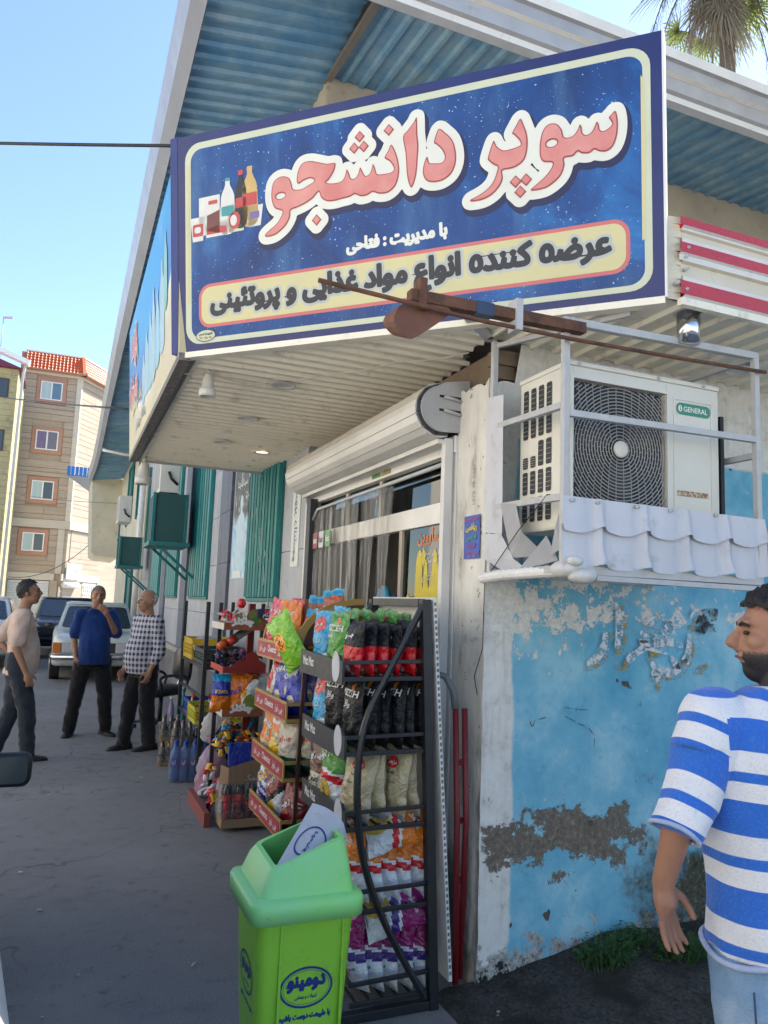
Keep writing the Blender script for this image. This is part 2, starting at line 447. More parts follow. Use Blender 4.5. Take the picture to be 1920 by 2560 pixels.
def mat_marble(name, a, b, vein):
    k = NT(name); p = k.pos(); n1 = k.noise(2.2, p, 8, .65, 1.2, (1, 1, .45)); n2 = k.noise(11, p, 8, .7, .8)
    c = k.ramp(n1, [(.32, a), (.6, b)]); c = k.mix(k.math('MULTIPLY', k.step(n2, .54, .66), .6), c, vein)
    c = k.mix(k.math('MULTIPLY', k.step(k.noise(4, p, 7, .7, 0, (2, 2, .2)), .56, .72), .45), c, (.25, .24, .23))
    k.col(c); k.set(rough=.5, spec=.4); k.bump(n2, .12, .006); return k.m
def mat_travertine(name, a, b):
    k = NT(name); p = k.pos(); n = k.noise(1.2, p, 6, .6, .4, (.5, .5, 6)); r = k.n('ShaderNodeObjectInfo')
    c = k.ramp(n, [(.3, a), (.65, b)])
    c = k.mix(k.math('MULTIPLY', r.outputs['Random'], .5), c, tuple(x*.72 for x in a))
    k.col(c); k.set(rough=.7, spec=.3); return k.m
def mat_glass(name='window_glass', tint=(.55, .62, .62), rough=.02, dark=.0):
    """thin window pane: mostly reflects, lets some light through"""
    if name in MATS: return MATS[name]
    k = NT(name); t = k.t
    tr = k.n('ShaderNodeBsdfTransparent'); tr.inputs[0].default_value = (*tint, 1)
    gl = k.n('ShaderNodeBsdfGlossy'); gl.inputs['Roughness'].default_value = rough
    lw = k.n('ShaderNodeFresnel'); lw.inputs[0].default_value = 1.5
    f = k.math('ADD', k.math('MULTIPLY', lw.outputs[0], 1.0), .05)
    mx = k.n('ShaderNodeMixShader'); k.l(f, mx.inputs[0]); k.l(tr.outputs[0], mx.inputs[1]); k.l(gl.outputs[0], mx.inputs[2])
    k.l(mx.outputs[0], k.out.inputs[0]); MATS[name] = k.m; return k.m
def mat_film(name='clear_vinyl', tint=(.96, .965, .965), dens=.03):
    if name in MATS: return MATS[name]
    k = NT(name); p = k.coord()
    tr = k.n('ShaderNodeBsdfTransparent'); tr.inputs[0].default_value = (*tint, 1)
    k.col((.7, .7, .7)); k.set(rough=.12, spec=.8)
    f = k.n('ShaderNodeFresnel'); f.inputs[0].default_value = 1.5
    nz = k.noise(9, p, 5, .6, .8, (1, 1.6, .2))
    fac = k.math('ADD', k.math('ADD', f.outputs[0], dens), k.math('MULTIPLY', k.step(nz, .56, .72), .28))  # noise streaks of pale film painted in as highlights
    k.bump(k.noise(10, p, 3, .5, .6, (1, 1, .3)), .35, .02)
    k.l(k.b.inputs['Normal'].links[0].from_socket, f.inputs['Normal'])
    mx = k.n('ShaderNodeMixShader'); k.l(fac, mx.inputs[0]); k.l(tr.outputs[0], mx.inputs[1]); k.l(k.b.outputs[0], mx.inputs[2])
    k.l(mx.outputs[0], k.out.inputs[0]); MATS[name] = k.m; return k.m

ASPH, DIRT, BLUEWALL = mat_asphalt(), mat_dirt(), mat_blue_wall()
MARB = mat_marble('pale_grey_marble', (.42, .43, .46), (.33, .345, .375), (.22, .235, .27))
MARBD = mat_marble('blue_grey_marble', (.12, .135, .18), (.085, .095, .13), (.20, .21, .24))
CREAM = mat('cream_plaster', (.62, .57, .43), .85, c2=(.5, .45, .34), nscale=1.2, dirt=(3, (.30, .27, .20), .55, .5), bump=(30, .15, .01))
TEAL = mat('teal_paint', (.008, .13, .135), .45, c2=(.012, .17, .17), nscale=5, dirt=(18, (.05, .06, .055), .62, .5))
WHITEP = mat('white_paint', (.78, .77, .74), .55, c2=(.70, .69, .66), nscale=5, dirt=(14, (.33, .29, .22), .6, .5))
WHITE_CLEAN = mat('white_enamel', (.74, .74, .73), .35, nscale=3, c2=(.68, .68, .67))
CONC = mat('grey_concrete', (.36, .34, .31), .9, c2=(.25, .235, .21), nscale=4, bump=(40, .3, .01))
BLACKM = mat('black_enamel', (.012, .013, .016), .42, c2=(.02, .021, .025), nscale=14, dirt=(20, (.07, .05, .04), .62, .6))
RUST = mat('rusty_steel', (.10, .045, .028), .85, c2=(.17, .075, .04), nscale=22, dirt=(9, (.04, .025, .02), .5, .7), bump=(60, .4, .004))
GALV = mat('weathered_grey_paint', (.42, .43, .44), .6, c2=(.50, .50, .49), nscale=14, dirt=(25, (.18, .12, .09), .6, .55), bump=(50, .2, .003))
DARK = mat('dark_interior', (.02, .022, .024), .8)
GLASS = mat_glass()

# ================================================================== ground
g = MB(); N = 60
g.quad((-400, -300, 0), (500, -300, 0), (500, 700, 0), (-400, 700, 0))
structure(g.build('ground', ASPH))
# soil bank heaped against the side wall
g = MB(); NX, NY = 60, 26
vs = []
for i in range(NX+1):
    for j in range(NY+1):
        x = 1.55 + 4.4*i/NX; y = 3.075 - .95*(j/NY)
        t = j/NY; rise = min(1, max(0, (x-1.75)/.7))
        h = (.135*rise+.02)*(1-t)**1.5 + .02*noise.noise(V((x*6, y*6, 0)))*(1-t)*(.3+rise) + .007*noise.noise(V((x*25, y*25, 3)))*(1-t)
        if i in (0, NX) or j == NY: h = -.01
        vs.append((x, y + (.04*noise.noise(V((x*3, 0, 0))) if j > 0 else 0), max(h, -.01) + .004))
fs = [(i*(NY+1)+j, (i+1)*(NY+1)+j, (i+1)*(NY+1)+j+1, i*(NY+1)+j+1) for i in range(NX) for j in range(NY)]
g.add(vs, fs, 0, True); structure(g.build('soil_bank', DIRT))

# ================================================================== shop building
WX, WY, SOF = 1.763, 3.05, 2.9
shop = thing('shop_building', 'small corner shop with peeling blue side wall and white pillar', 'building', (WX, WY, 0))
b = MB()   # side wall as a gently uneven sheet with a broken pillar top
nx, nz = 90, 60; vs = []
for i in range(nx+1):
    for j in range(nz+1):
        x = WX + (5.2*(i/nx)**1.25); z = -.1 + 3.0*j/nz
        d = .006*noise.noise(V((x*2.2, z*2.2, 1)))+.003*noise.noise(V((x*9, z*9, 4)))
        if i == 0: d = 0
        zt = z
        if x < 1.93: zt = min(z, 2.70 + .06*noise.noise(V((x*40, 0, 7))))
        vs.append((x + (.008*noise.noise(V((0, z*7, 2))) if i == 0 else 0), WY+d, zt))
b.add(vs, [(i*(nz+1)+j, (i+1)*(nz+1)+j, (i+1)*(nz+1)+j+1, i*(nz+1)+j+1) for i in range(nx) for j in range(nz)], 0, True)
b.box(WX+.012, 6.9, WY+.014, WY+.2, -.1, 2.62)
b.build('side_wall', BLUEWALL, shop, fix=False)
def mat_pillar():
    k = NT('old_white_plaster'); p = k.pos(); X, Y, Z = k.sep(p)
    n2 = k.noise(16, p, 8, .7); st = k.noise(5, p, 7, .65, 0, (1.6, 1.6, .5)); n3 = k.noise(50, p, 5, .7)
    c = k.ramp(st, [(.3, (.74, .72, .67)), (.52, (.62, .60, .55)), (.72, (.40, .38, .34))])
    low = k.math('SUBTRACT', 1, k.step(Z, .2, 1.3))
    c = k.mix(k.step(k.math('ADD', st, k.math('MULTIPLY', low, .22)), .56, .82), c, (.16, .145, .12))
    c = k.mix(k.step(n2, .62, .65), c, k.ramp(n3, [(.4, (.30, .27, .22)), (.6, (.17, .15, .13))]))
    sp = k.math('MULTIPLY', k.step(k.noise(3.2, p, 4, .5, 0, (1, 1, .5)), .58, .72), k.math('SUBTRACT', 1, k.step(Z, .3, .7)))
    c = k.mix(k.math('MULTIPLY', sp, .7), c, (.28, .24, .13))
    k.col(c); k.set(rough=.85, spec=.25); k.bump(k.math('SUBTRACT', n3, k.math('MULTIPLY', k.step(n2, .62, .65), .7)), .5, .006); return k.m
PILL = mat_pillar()
b = MB(); vs = []; nj = 70
for j in range(nj+1):
    z = -.1+2.82*j/nj
    ex = .008*noise.noise(V((0, z*7, 2)))+.005*noise.noise(V((3, z*25, 2)))
    for i in range(9):
        y = WY-.001 + .30*i/8
        zt = min(z, 2.70+.05*noise.noise(V((0, y*30, 3)))) if j > nj-6 else z
        vs.append((WX+(ex if i == 0 else .004*noise.noise(V((y*9, z*5, 9)))), y, zt))
b.add(vs, [(j*9+i, j*9+i+1, (j+1)*9+i+1, (j+1)*9+i) for j in range(nj) for i in range(8)], 0, True)
b.box(WX+.012, WX+.2, WY+.02, WY+.298, -.1, 2.60)
b.build('corner_pillar', PILL, shop, fix=False)
b = MB(); b.box(WX+.02, 6.9, WY+.05, 5.9, 3.0, 3.12); b.build('roof_slab', CONC, shop)
b = MB(); b.box(6.7, 6.9, WY+.2, 5.9, 0, 3.0); b.box(WX+.05, 6.7, 5.86, 5.92, 0, 3.0); b.build('inner_wall', mat('shop_inner_wall', (.34, .33, .30), .8), shop)
b = MB(); b.bar((WX+.12, WY+.05, 2.80), (WX+.12, 5.8, 2.80), .10, .14); b.bar((WX+.05, WY+.07, 2.83), (3.2, WY+.07, 2.83), .08, .07); b.build('top_beam', mat('dark_timber', (.20, .145, .10), .8), shop)
# door front: posts, lintel, transom, mullions
b = MB(); b.box(WX-.015, WX+.075, 3.352, 5.74, 2.40, 2.488); b.build('lintel', WHITEP, shop, .004)
b = MB(); b.box(WX+.01, WX+.06, 3.41, 5.66, 2.06, 2.17); b.build('transom_bar', WHITEP, shop, .004)
FRAMEM = mat('aged_cream_frame', (.50, .44, .36), .6, c2=(.40, .35, .28), nscale=9)
for y0, y1, mt in ((3.352, 3.41, WHITEP), (5.66, 5.74, FRAMEM)):
    b = MB(); b.box(WX-.005, WX+.075, y0, y1, 0, 2.40); b.build('door_post', mt, shop, .004)
for y, z0, z1 in ((4.40, 2.171, 2.399), (4.06, 0, 2.059), (5.02, 2.171, 2.399)):
    b = MB(); b.box(WX+.014, WX+.056, y-.02, y+.02, z0, z1); b.build('mullion', FRAMEM, shop, .003)
for y0, y1 in ((3.412, 4.378), (4.422, 4.998), (5.042, 5.658)):
    b = MB(); b.box(WX+.03, WX+.036, y0, y1, 2.172, 2.398); b.build('pane', GLASS, shop)
TINT = mat_glass('green_tinted_glass', (.30, .40, .36), .03)
b = MB(); b.box(WX+.03, WX+.036, 3.412, 4.038, .05, 2.058)
pane = b.build('pane', TINT, shop); pane['label'] = 'tinted shop window pane with yellow and orange stickers'
# stickers and one painted reflection on the tinted pane
YEL = mat('yellow_vinyl', (.62, .50, .02), .5); ORV = mat('orange_vinyl', (.68, .20, .05), .5); WHV = mat('white_vinyl', (.7, .7, .68), .5)
def on_front(dx):   # a runs to the right seen from the street (towards -Y), b is height
    return lambda a, b_, d: V((dx-d, -a, b_))
b = MB()
sk = smooth_poly([(0, 0), (.62, 0), (.62, .40), (.58, .44), (.50, .42), (.46, .46), (.43, .62), (.39, .65), (.36, .50), (.33, .46), (.31, .58), (.28, .60), (.26, .45), (.24, .62), (.21, .66), (.17, .60), (.16, .40), (.13, .30), (.10, .40), (.06, .42), (.03, .33)], 3)
vs, fs = flat_shape([sk]); b.add([on_front(WX+.028)(-4.03+x, 1.26+y*1.02, 0) for x, y in vs], fs)
vs, fs = flat_shape([[(-3.80, 1.90), (-3.77, 1.95), (-3.74, 1.90), (-3.77, 1.83)]]); b.add([on_front(WX+.028)(x, y, 0) for x, y in vs], fs)
vs, fs = flat_shape([[(-3.48, .93), (-3.455, .99), (-3.43, .93), (-3.455, .86)]]); b.add([on_front(WX+.028)(x, y, 0) for x, y in vs], fs)
b.build('yellow_sticker', YEL, pane)
b = MB(); put_text(b, fa('عطر ساروین'), w=.46, fn=on_front(WX+.028), off=.02, cx=-3.62, cy=2.0); b.build('orange_lettering', ORV, pane)
b = MB()
put_text(b, fa('فروش انواع ادکلن های اورجینال پرفیوم'), w=.42, fn=on_front(WX+.028), cx=-3.63, cy=1.91)
put_text(b, fa('خالص پودر واحد سال'), w=.30, fn=on_front(WX+.028), cx=-3.58, cy=1.87)
put_text(b, '310,637', w=.13, fn=on_front(WX+.028), cx=-3.47, cy=1.77)
stuff(b.build('white_lettering', WHV, pane))
b = MB(); put_text(b, 'COFFE', w=.20, fn=on_front(WX+.026), cx=-3.72, cy=1.77); b.build('painted_reflection', mat('reflection_tint', (.5, .45, .2), .5), pane)  # faint reflected word painted onto the glass as flat lettering
# step and threshold, interior floor shelf with goods
b = MB(); b.box(WX+.0, 6.7, 3.36, 5.86, -.05, .10); b.build('inner_floor', CONC, shop)

# poster, stencil numbers and small notes on the pillar
def on_pillar(a, b_, d): return V((WX-.006-d, -a, b_))
PB = mat('poster_blue', (.02, .06, .35), .5, c2=(.03, .09, .42), nscale=3)
ps = thing('wall_poster', 'small blue advert with coloured writing pasted on the white pillar', 'poster', (WX-.006, 3.17, 1.96))
b = MB(); n = 10; vs = []
for i in range(n+1):
    for j in range(n+1):
        a = -3.245+.155*i/n; z = 1.858+.205*j/n; vs.append(on_pillar(a, z, .002+.004*max(0, i-7)/3*abs(noise.noise(V((i, j*.4, 0))))*3))
b.add(vs, [(i*(n+1)+j, (i+1)*(n+1)+j, (i+1)*(n+1)+j+1, i*(n+1)+j+1) for i in range(n) for j in range(n)], 0, True); sheet = b.build('paper', PB, ps, fix=False)
for s, w_, cy, off, mt in (('تدریس خصوصی', .13, 2.045, .03, (.55, .03, .05)), ('ریاضی', .11, 2.005, .04, (.65, .55, .03)), ('فارسی', .10, 1.96, .03, (.03, .30, .16)), ('فیزیک', .08, 1.92, .03, (.35, .04, .25)), ('ویژه تیزهوشان', .12, 1.885, .02, (.5, .06, .10)), ('۰۹۱۱ ۷۷۳', .08, 1.868, .02, (.35, .2, .5))):
    b = MB(); put_text(b, fa(s), w=w_, fn=lambda a, c, d: on_pillar(a, c, d+.0055), off=off, cx=-3.168, cy=cy); b.build('lettering', mat('print_%.2f_%.2f_%.2f' % mt, mt, .5), sheet)
b = MB()
def vert(a, b_, d): return on_pillar(-3.16 - (b_), 2.21 + a, d+.003)
put_text(b, '1878 78 5991', w=.19, fn=vert, off=-.005); b.build('stencil_numbers', mat('faded_ink', (.22, .20, .2), .8), shop)
b = MB()
for k in range(9):
    x0, z0 = random.uniform(3.09, 3.3), random.uniform(1.3, 1.62); s = .012
    put_text(b, random.choice(['w', 'm', 'A', '5', 'lf', 'yr']), w=random.uniform(.012, .03), fn=lambda a, c, d: on_pillar(-x0+a, z0+c, d+.003), off=-.02)
b.build('pen_scribbles', MATS['faded_ink'], shop)
# graffiti on the blue wall: white strokes with ochre shadow strokes
def stroke(mb, pts, w, mi=0, taper=.35, lift=.0):
    pts = smooth_open(pts, 6); L = []; R_ = []
    n = len(pts)
    for i, p in enumerate(pts):
        d = (V(pts[min(i+1, n-1)])-V(pts[max(i-1, 0)])).normalized(); q = V((-d.y, d.x)); t = i/(n-1)
        ww = w*(taper+(1-taper)*sin(pi*min(1, max(0, t*1.0)))**.6)/2
        L.append(V(p)+q*ww); R_.append(V(p)-q*ww)
    vs = [(p.x, WY-.014-lift, p.y) for p in L]+[(p.x, WY-.014-lift, p.y) for p in R_]
    mb.add(vs, [(i, i+1, n+i+1, n+i) for i in range(n-1)], mi)
def smooth_open(pts, it=4):
    out = []; P = [pts[0]]+list(pts)+[pts[-1]]
    for i in range(1, len(P)-2):
        p0, p1, p2, p3 = (V(P[i+k]) for k in (-1, 0, 1, 2))
        for j in range(it):
            t = j/it; out.append(.5*((2*p1)+(p2-p0)*t+(2*p0-5*p1+4*p2-p3)*t*t+(3*p1-p0-3*p2+p3)*t*t*t))
    out.append(V(P[-2])); return out
def fade_paint(name, c, thr):
    k = NT(name); p = k.pos(); k.col(c); k.set(rough=.8); n = k.noise(26, p, 7, .75)
    k.set(alpha=k.math('MULTIPLY', k.step(n, thr, thr+.12), .92)); return k.m
OCH = fade_paint('ochre_wall_paint', (.36, .26, .07), .46); GW = fade_paint('white_wall_paint', (.66, .68, .70), .42); GK = fade_paint('black_spray', (.02, .025, .035), .45)
gr = thing('wall_graffiti', 'faded white and ochre painted calligraphy on the blue wall', 'graffiti', (2.6, WY-.014, 1.5))
def px(x, y):  # traced on the wall, metres
    return (1.94+(x-400)*.001100, 1.715-(y-10)*.00099)
o1 = [[(935, 60), (945, 180), (930, 260), (905, 300)], [(870, 190), (855, 270), (810, 335), (740, 370)], [(985, 310), (950, 350), (905, 360)], [(1340, 200), (1330, 300), (1270, 380), (1200, 405), (1160, 390)], [(1155, 385), (1145, 430), (1128, 468)], [(1390, 90), (1360, 140), (1320, 170)], [(1355, 380), (1400, 370), (1430, 340)], [(1150, 300), (1100, 300), (1065, 330)]]
o2 = [[(910, 60), (920, 180), (905, 270)], [(845, 190), (835, 260), (790, 320), (745, 345)], [(1320, 190), (1310, 290), (1250, 365), (1190, 385), (1130, 360), (1095, 335)], [(1215, 300), (1240, 340), (1290, 340), (1325, 300)], [(1000, 300), (1080, 250), (1180, 230), (1280, 250)], [(1100, 380), (1130, 400), (1110, 430)], [(1370, 60), (1340, 120)], [(960, 330), (1010, 290)]]
for L, mt, ww, lf in ((o1, OCH, .044, 0), (o2, GW, .046, .001)):
    for pts in L:
        b = MB(); stroke(b, [px(*q) for q in pts], ww, lift=lf); b.build('paint_stroke', mt, gr, fix=False)
b = MB(); 
for k in range(16):
    x0, y0 = random.uniform(1010, 1230), random.uniform(120, 260)
    stroke(b, [px(x0, y0), px(x0+random.uniform(-40, 60), y0+random.uniform(-30, 40)), px(x0+random.uniform(20, 120), y0+random.uniform(-60, 60))], .018, lift=.002)
b.build('scrawl', GW, gr, fix=False)
b = MB(); stroke(b, [px(1380, 180), px(1400, 110), px(1440, 90), px(1500, 80)], .075, taper=.6, lift=.002); stroke(b, [px(1390, 190), px(1420, 150), px(1500, 160)], .05, lift=.003); b.build('black_patch', GK, gr, fix=False)
b = MB()
for pts in ([(620, 545), (680, 555), (750, 560)], [(630, 585), (700, 620), (760, 650), (785, 700), (780, 750)], [(455, 590), (470, 630), (485, 600)], [(500, 600), (540, 590)], [(1035, 520), (1032, 550)]):
    stroke(b, [px(*q) for q in pts], .006, lift=.001)
b.build('pencil_scribble', fade_paint('grey_scribble', (.08, .10, .13), .42), gr, fix=False)
b = MB(); put_text(b, fa('۱۳۷'), w=.13, fn=lambda a, c, d: V((a, WY-.016-d, c)), off=.03, cx=2.66, cy=1.27-.43); b.build('faded_number', fade_paint('violet_faded', (.20, .24, .38), .5), gr, fix=False)

# ================================================================== the unseen rest of the street: pavement and houses opposite, added to bounce sunlight
PAVE = mat('pale_concrete_paving', (.50, .47, .42), .9, c2=(.44, .41, .36), nscale=2, bump=(30, .2, .01))
g = MB(); g.box(-60, 60, -60, -1.6, -.1, .10); structure(g.build('pavement', PAVE))
g = MB(); g.box(-9, -4.6, -1.6, 38, -.1, .10); structure(g.build('pavement', PAVE))
OPP = mat('pale_house_render', (.76, .70, .60), .85, c2=(.70, .64, .54), nscale=1)
for i, (y0, y1, h_) in enumerate(((-14, -2, 7.5), (-1.5, 11, 8.5), (11.5, 26, 7.5))):
    oh = thing('opposite_house', ('southern', 'middle', 'northern')[i]+' pale rendered house across the street', 'building', (-9, y0, 0), 'houses across the street')
    b = MB(); b.box(-18, -9, y0, y1, 0, h_); b.build('wall', OPP, oh)
    for q in range(3):
        for z0 in (1.0, 4.2):
            ya = y0+1.5+q*(y1-y0-3)/3; b = MB(); b.box(-9.0, -8.96, ya, ya+1.6, z0, z0+1.5); wn = b.build('window', DARK, oh); b = MB(); b.box(-8.96, -8.94, ya+.05, ya+1.55, z0+.05, z0+1.45); b.build('pane', GLASS, wn)
# ================================================================== canopy over the shop front
A3, B3 = V((.451, 4.037, 2.9)), V((2.136, 2.305, 2.9))
DU = (B3-A3).normalized(); NO = V((DU.y, -DU.x, 0))
if NO.dot(-A3) < 0: NO = -NO
DV = (V((0, 0, 1))+NO*.12).normalized(); DN = DU.cross(DV)
if DN.dot(NO) < 0: DN = -DN
def sg(u, v, d): return A3 + DU*u + DV*v + DN*d
PANEL = mat('cream_lacquered_panel', (.86, .81, .67), .30, c2=(.80, .75, .62), nscale=1.5, dirt=(5, (.24, .21, .15), .54, .55))
canopy = thing('shop_canopy', 'cream panelled canopy wrapping round the shop corner under the signs', 'canopy', (WX, WY, SOF))
def rib_panel(mb, a, b, c, d, n=1):
    """corrugated strip between edges a-b (start) and d-c (end), one raised rib"""
def soff_left(y0, y1):
    # strip along X between the outer edge and the wall, cut by the chamfer and the mitre
    def xo(y): return .46 if y >= 4.04 else .46 + (4.04-y)*(1.685/1.732)
    def xi(y): return WX+.09 if y >= 3.36 and y < 5.86 else WX-.004 if y >= 3.08 else WX-.004-(3.08-y)*1.15
    if xi(y1) - xo(y1) < .02: return
    mb = MB(); prof = [(0, 0), (.52, 0), (.60, .018), (.72, .018), (.80, 0), (1, 0)]
    ring = []
    for e in (0, 1):
        for t, h in prof:
            y = y0 + (y1-y0)*t; x = (xo(y)+.02) if e == 0 else xi(y)
            ring.append((x, y, SOF - h*1.0 + .0))
    n = len(prof); mb.add(ring, [(i, i+1, n+i+1, n+i) for i in range(n-1)])
    top = [(p[0], p[1], SOF+.03) for p in ring]
    mb.add(top, [(i, i+1, n+i+1, n+i) for i in range(n-1)])
    mb.build('soffit_panel', PANEL, canopy, fix=False)
y = 2.62
while y < 7.33:
    soff_left(y, min(y+.104, 7.36)); y += .105
def soff_right(x0, x1):
    def yo(x): return 2.30+.02 if x >= 2.14 else 2.30+.02+(2.14-x)*(1.732/1.685)
    def yi(x): return 3.05-.002 if x >= 1.763 else 3.05-.002-(1.763-x)*.9
    if yi(x1)-yo(x1) < .02: return
    mb = MB(); prof = [(0, 0), (.52, 0), (.60, .018), (.72, .018), (.80, 0), (1, 0)]; ring = []
    for e in (0, 1):
        for t, h in prof:
            x = x0+(x1-x0)*t; ring.append((x, yo(x) if e == 0 else yi(x), SOF-h))
    n = len(prof); mb.add(ring, [(i, i+1, n+i+1, n+i) for i in range(n-1)])
    mb.add([(p[0], p[1], SOF+.03) for p in ring], [(i, i+1, n+i+1, n+i) for i in range(n-1)])
    mb.build('soffit_panel', PANEL, canopy, fix=False)
x = 1.66
while x < 6.6:
    soff_right(x, x+.125); x += .126
b = MB(); b.bar((1.42, 2.74, SOF-.012), (1.772, 3.05, SOF-.012), .05, .012); b.build('mitre_strip', GALV, canopy)
b = MB(); b.bar((.50, 4.03, SOF-.012), (.50, 7.36, SOF-.012), .075, .03); b.build('edge_trim', mat('grey_edge_trim', (.22, .215, .20), .6), canopy)
b = MB(); b.bar((.555, 3.98, SOF-.010), (.555, 7.34, SOF-.010), .022, .016); b.build('edge_bead', PANEL, canopy)
b = MB(); b.bar((.45, 7.37, SOF+.01), (WX, 7.37, SOF+.01), .02, .08); b.build('end_trim', GALV, canopy)
e0, e1 = A3+NO*-.02+DU*.03, B3-NO*.02
b = MB(); b.bar(e0+V((0, 0, -.012)), e1+V((0, 0, -.012)), .05, .03); b.build('front_trim', PANEL, canopy)
b = MB(); b.bar((2.20, 2.292, SOF-.012), (6.6, 2.292, SOF-.012), .03, .03); b.build('side_trim', PANEL, canopy)
b = MB(); b.box(.47, WX, 4.1, 7.35, SOF+.05, SOF+.09); b.box(1.4, 6.6, 3.06, 4.1, SOF+.13, SOF+.16); b.box(2.2, 6.6, 2.33, 3.06, SOF+.05, SOF+.09); b.build('canopy_deck', GALV, canopy)
# striped fascia on the right: bent cladding strips, red and cream
REDP = mat('glossy_red_cladding', (.50, .022, .035), .28, c2=(.42, .02, .03), nscale=3, coat=.2)
WHC = mat('glossy_white_cladding', (.72, .70, .66), .3, c2=(.62, .61, .58), nscale=3)
CRC = mat('glossy_cream_cladding', (.66, .60, .46), .3, c2=(.58, .53, .41), nscale=3)
fas = thing('striped_fascia', 'red white and cream striped metal fascia above the air conditioner', 'fascia', (2.2, 2.29, SOF))
zs = [(0, .018, WHC, 0), (.018, .082, REDP, .012), (.082, .105, WHC, .0), (.105, .165, CRC, -.012), (.165, .195, WHC, .004), (.195, .245, REDP, .014), (.245, .27, WHC, 0), (.27, .30, CRC, -.012), (.30, .315, WHC, 0), (.315, .355, REDP, .012)]
prev = 0.
for i, (z0, z1, mt, d) in enumerate(zs):
    nd = zs[i+1][3] if i+1 < len(zs) else 0
    mb = MB(); x0 = 2.215 - .02*(d > 0); ys = [2.292-d, 2.292-d, 2.292-nd]
    zz = [SOF+z0, SOF+z1-.006, SOF+z1]
    vs = [(x_, yy, z_) for x_ in (x0, 6.6) for yy, z_ in zip(ys, zz)]
    mb.add(vs, [(0, 3, 4, 1), (1, 4, 5, 2)]); mb.add([(p[0], p[1]+.03, p[2]) for p in vs], [(0, 3, 4, 1), (1, 4, 5, 2)])
    mb.build('cladding_strip', mt, fas, fix=False)
mb = MB(); n = 12
for i in range(n):
    z0, z1 = SOF+.355*i/n, SOF+.355*(i+1)/n; o_ = .008*(i % 2)
    mb.add([(2.13, 2.315+o_, z0), (2.215, 2.305-o_, z0), (2.215, 2.305-o_*.5, z1), (2.13, 2.315, z1)], [(0, 1, 2, 3)])
mb.build('end_return', CRC, fas, fix=False)
for x_, z_ in ((2.225, .04), (2.23, .13), (2.225, .18), (2.235, .22), (2.18, .06)):
    mb = MB(); mb.cyl((x_, 2.300, SOF+z_), (x_, 2.272, SOF+z_), .008, .006, 10); mb.build('screw', GALV, fas)

# ================================================================== main sign
SIGNB = NT('printed_sign_blue'); k = SIGNB; p = k.coord()
n1 = k.noise(1.6, p, 6, .6, .8); n2 = k.noise(90, p, 2, .5); n3 = k.noise(3.4, p, 4, .5)
c = k.ramp(n1, [(.34, (.005, .034, .15)), (.52, (.006, .06, .24)), (.66, (.015, .15, .44)), (.78, (.08, .30, .56))])
c = k.mix(k.math('MULTIPLY', k.step(n2, .70, .72), k.step(n3, .35, .6)), c, (.55, .70, .80))
vs_ = k.noise(5, p, 5, .6, 0, (1, 1, .12)); c = k.mix(k.math('MULTIPLY', k.step(vs_, .48, .72), .22), c, (.16, .34, .52)); k.col(c); k.set(rough=.42, spec=.4); SIGNB = k.m
NAVY = mat('navy_vinyl', (.008, .018, .11), .38, c2=(.012, .025, .14), nscale=3)
PALEG = mat('pale_green_vinyl', (.56, .60, .45), .4, c2=(.52, .56, .42), nscale=4)
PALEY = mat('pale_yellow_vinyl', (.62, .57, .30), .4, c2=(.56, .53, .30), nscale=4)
LETW = mat('letter_white', (.72, .73, .66), .4, nscale=4, c2=(.66, .67, .61)); SALM = mat('salmon_print', (.58, .19, .18), .4, c2=(.66, .29, .26), nscale=6)
SALMD = mat('salmon_dark', (.36, .06, .07), .4, c2=(.32, .06, .06), nscale=4)
INK = mat('ink_black', (.018, .022, .035), .4); PINK = mat('pink_border', (.58, .16, .16), .4, nscale=4, c2=(.52, .13, .14)); HALO = mat('letter_halo', (.48, .52, .50), .4)
sign = thing('shop_sign', 'large blue shop sign with red white outlined lettering facing the street corner', 'sign', A3+DU*1.2)
def layer(name, outlines, d, mt, parent=None, off=0.):
    vs, fs = flat_shape(outlines, off); mb = MB(); mb.add([sg(x_, y_, d) for x_, y_ in vs], fs); return mb.build(name, mt, parent or sign, fix=False)
def tp(u): return 1.147 - .063*u/2.42     # height of the slightly uneven top edge
mb = MB(); mb.prism([(.0, 0), (2.416, 0), (2.416, tp(2.416)), (.0, tp(0))], sg, -.10, 0); face = mb.build('sign_box', NAVY, sign)
def fr(m_, r, top=None):
    o_ = rrect(m_, 2.416-m_*.85, m_*.75, 1.147-m_*.95, r); return [(x_, y_*(tp(x_)/1.147)) for x_, y_ in o_]
layer('border_band', [fr(.052, .09), fr(.088, .065)], .002, PALEG, face)
layer('blue_field', [fr(.088, .065)], .0015, SIGNB, face)
vs = [(.062, .98), (.074, .99), (.078, .97), (.078, .26), (.062, .25)]; layer('painted_sun_strip', [vs], .003, PALEY, face)  # sunshine on the border edges painted as pale yellow strips
vs = [(2.334, .92), (2.346, .9), (2.350, .6), (2.344, .245), (2.332, .24)]; layer('painted_sun_strip', [vs], .003, PALEY, face)
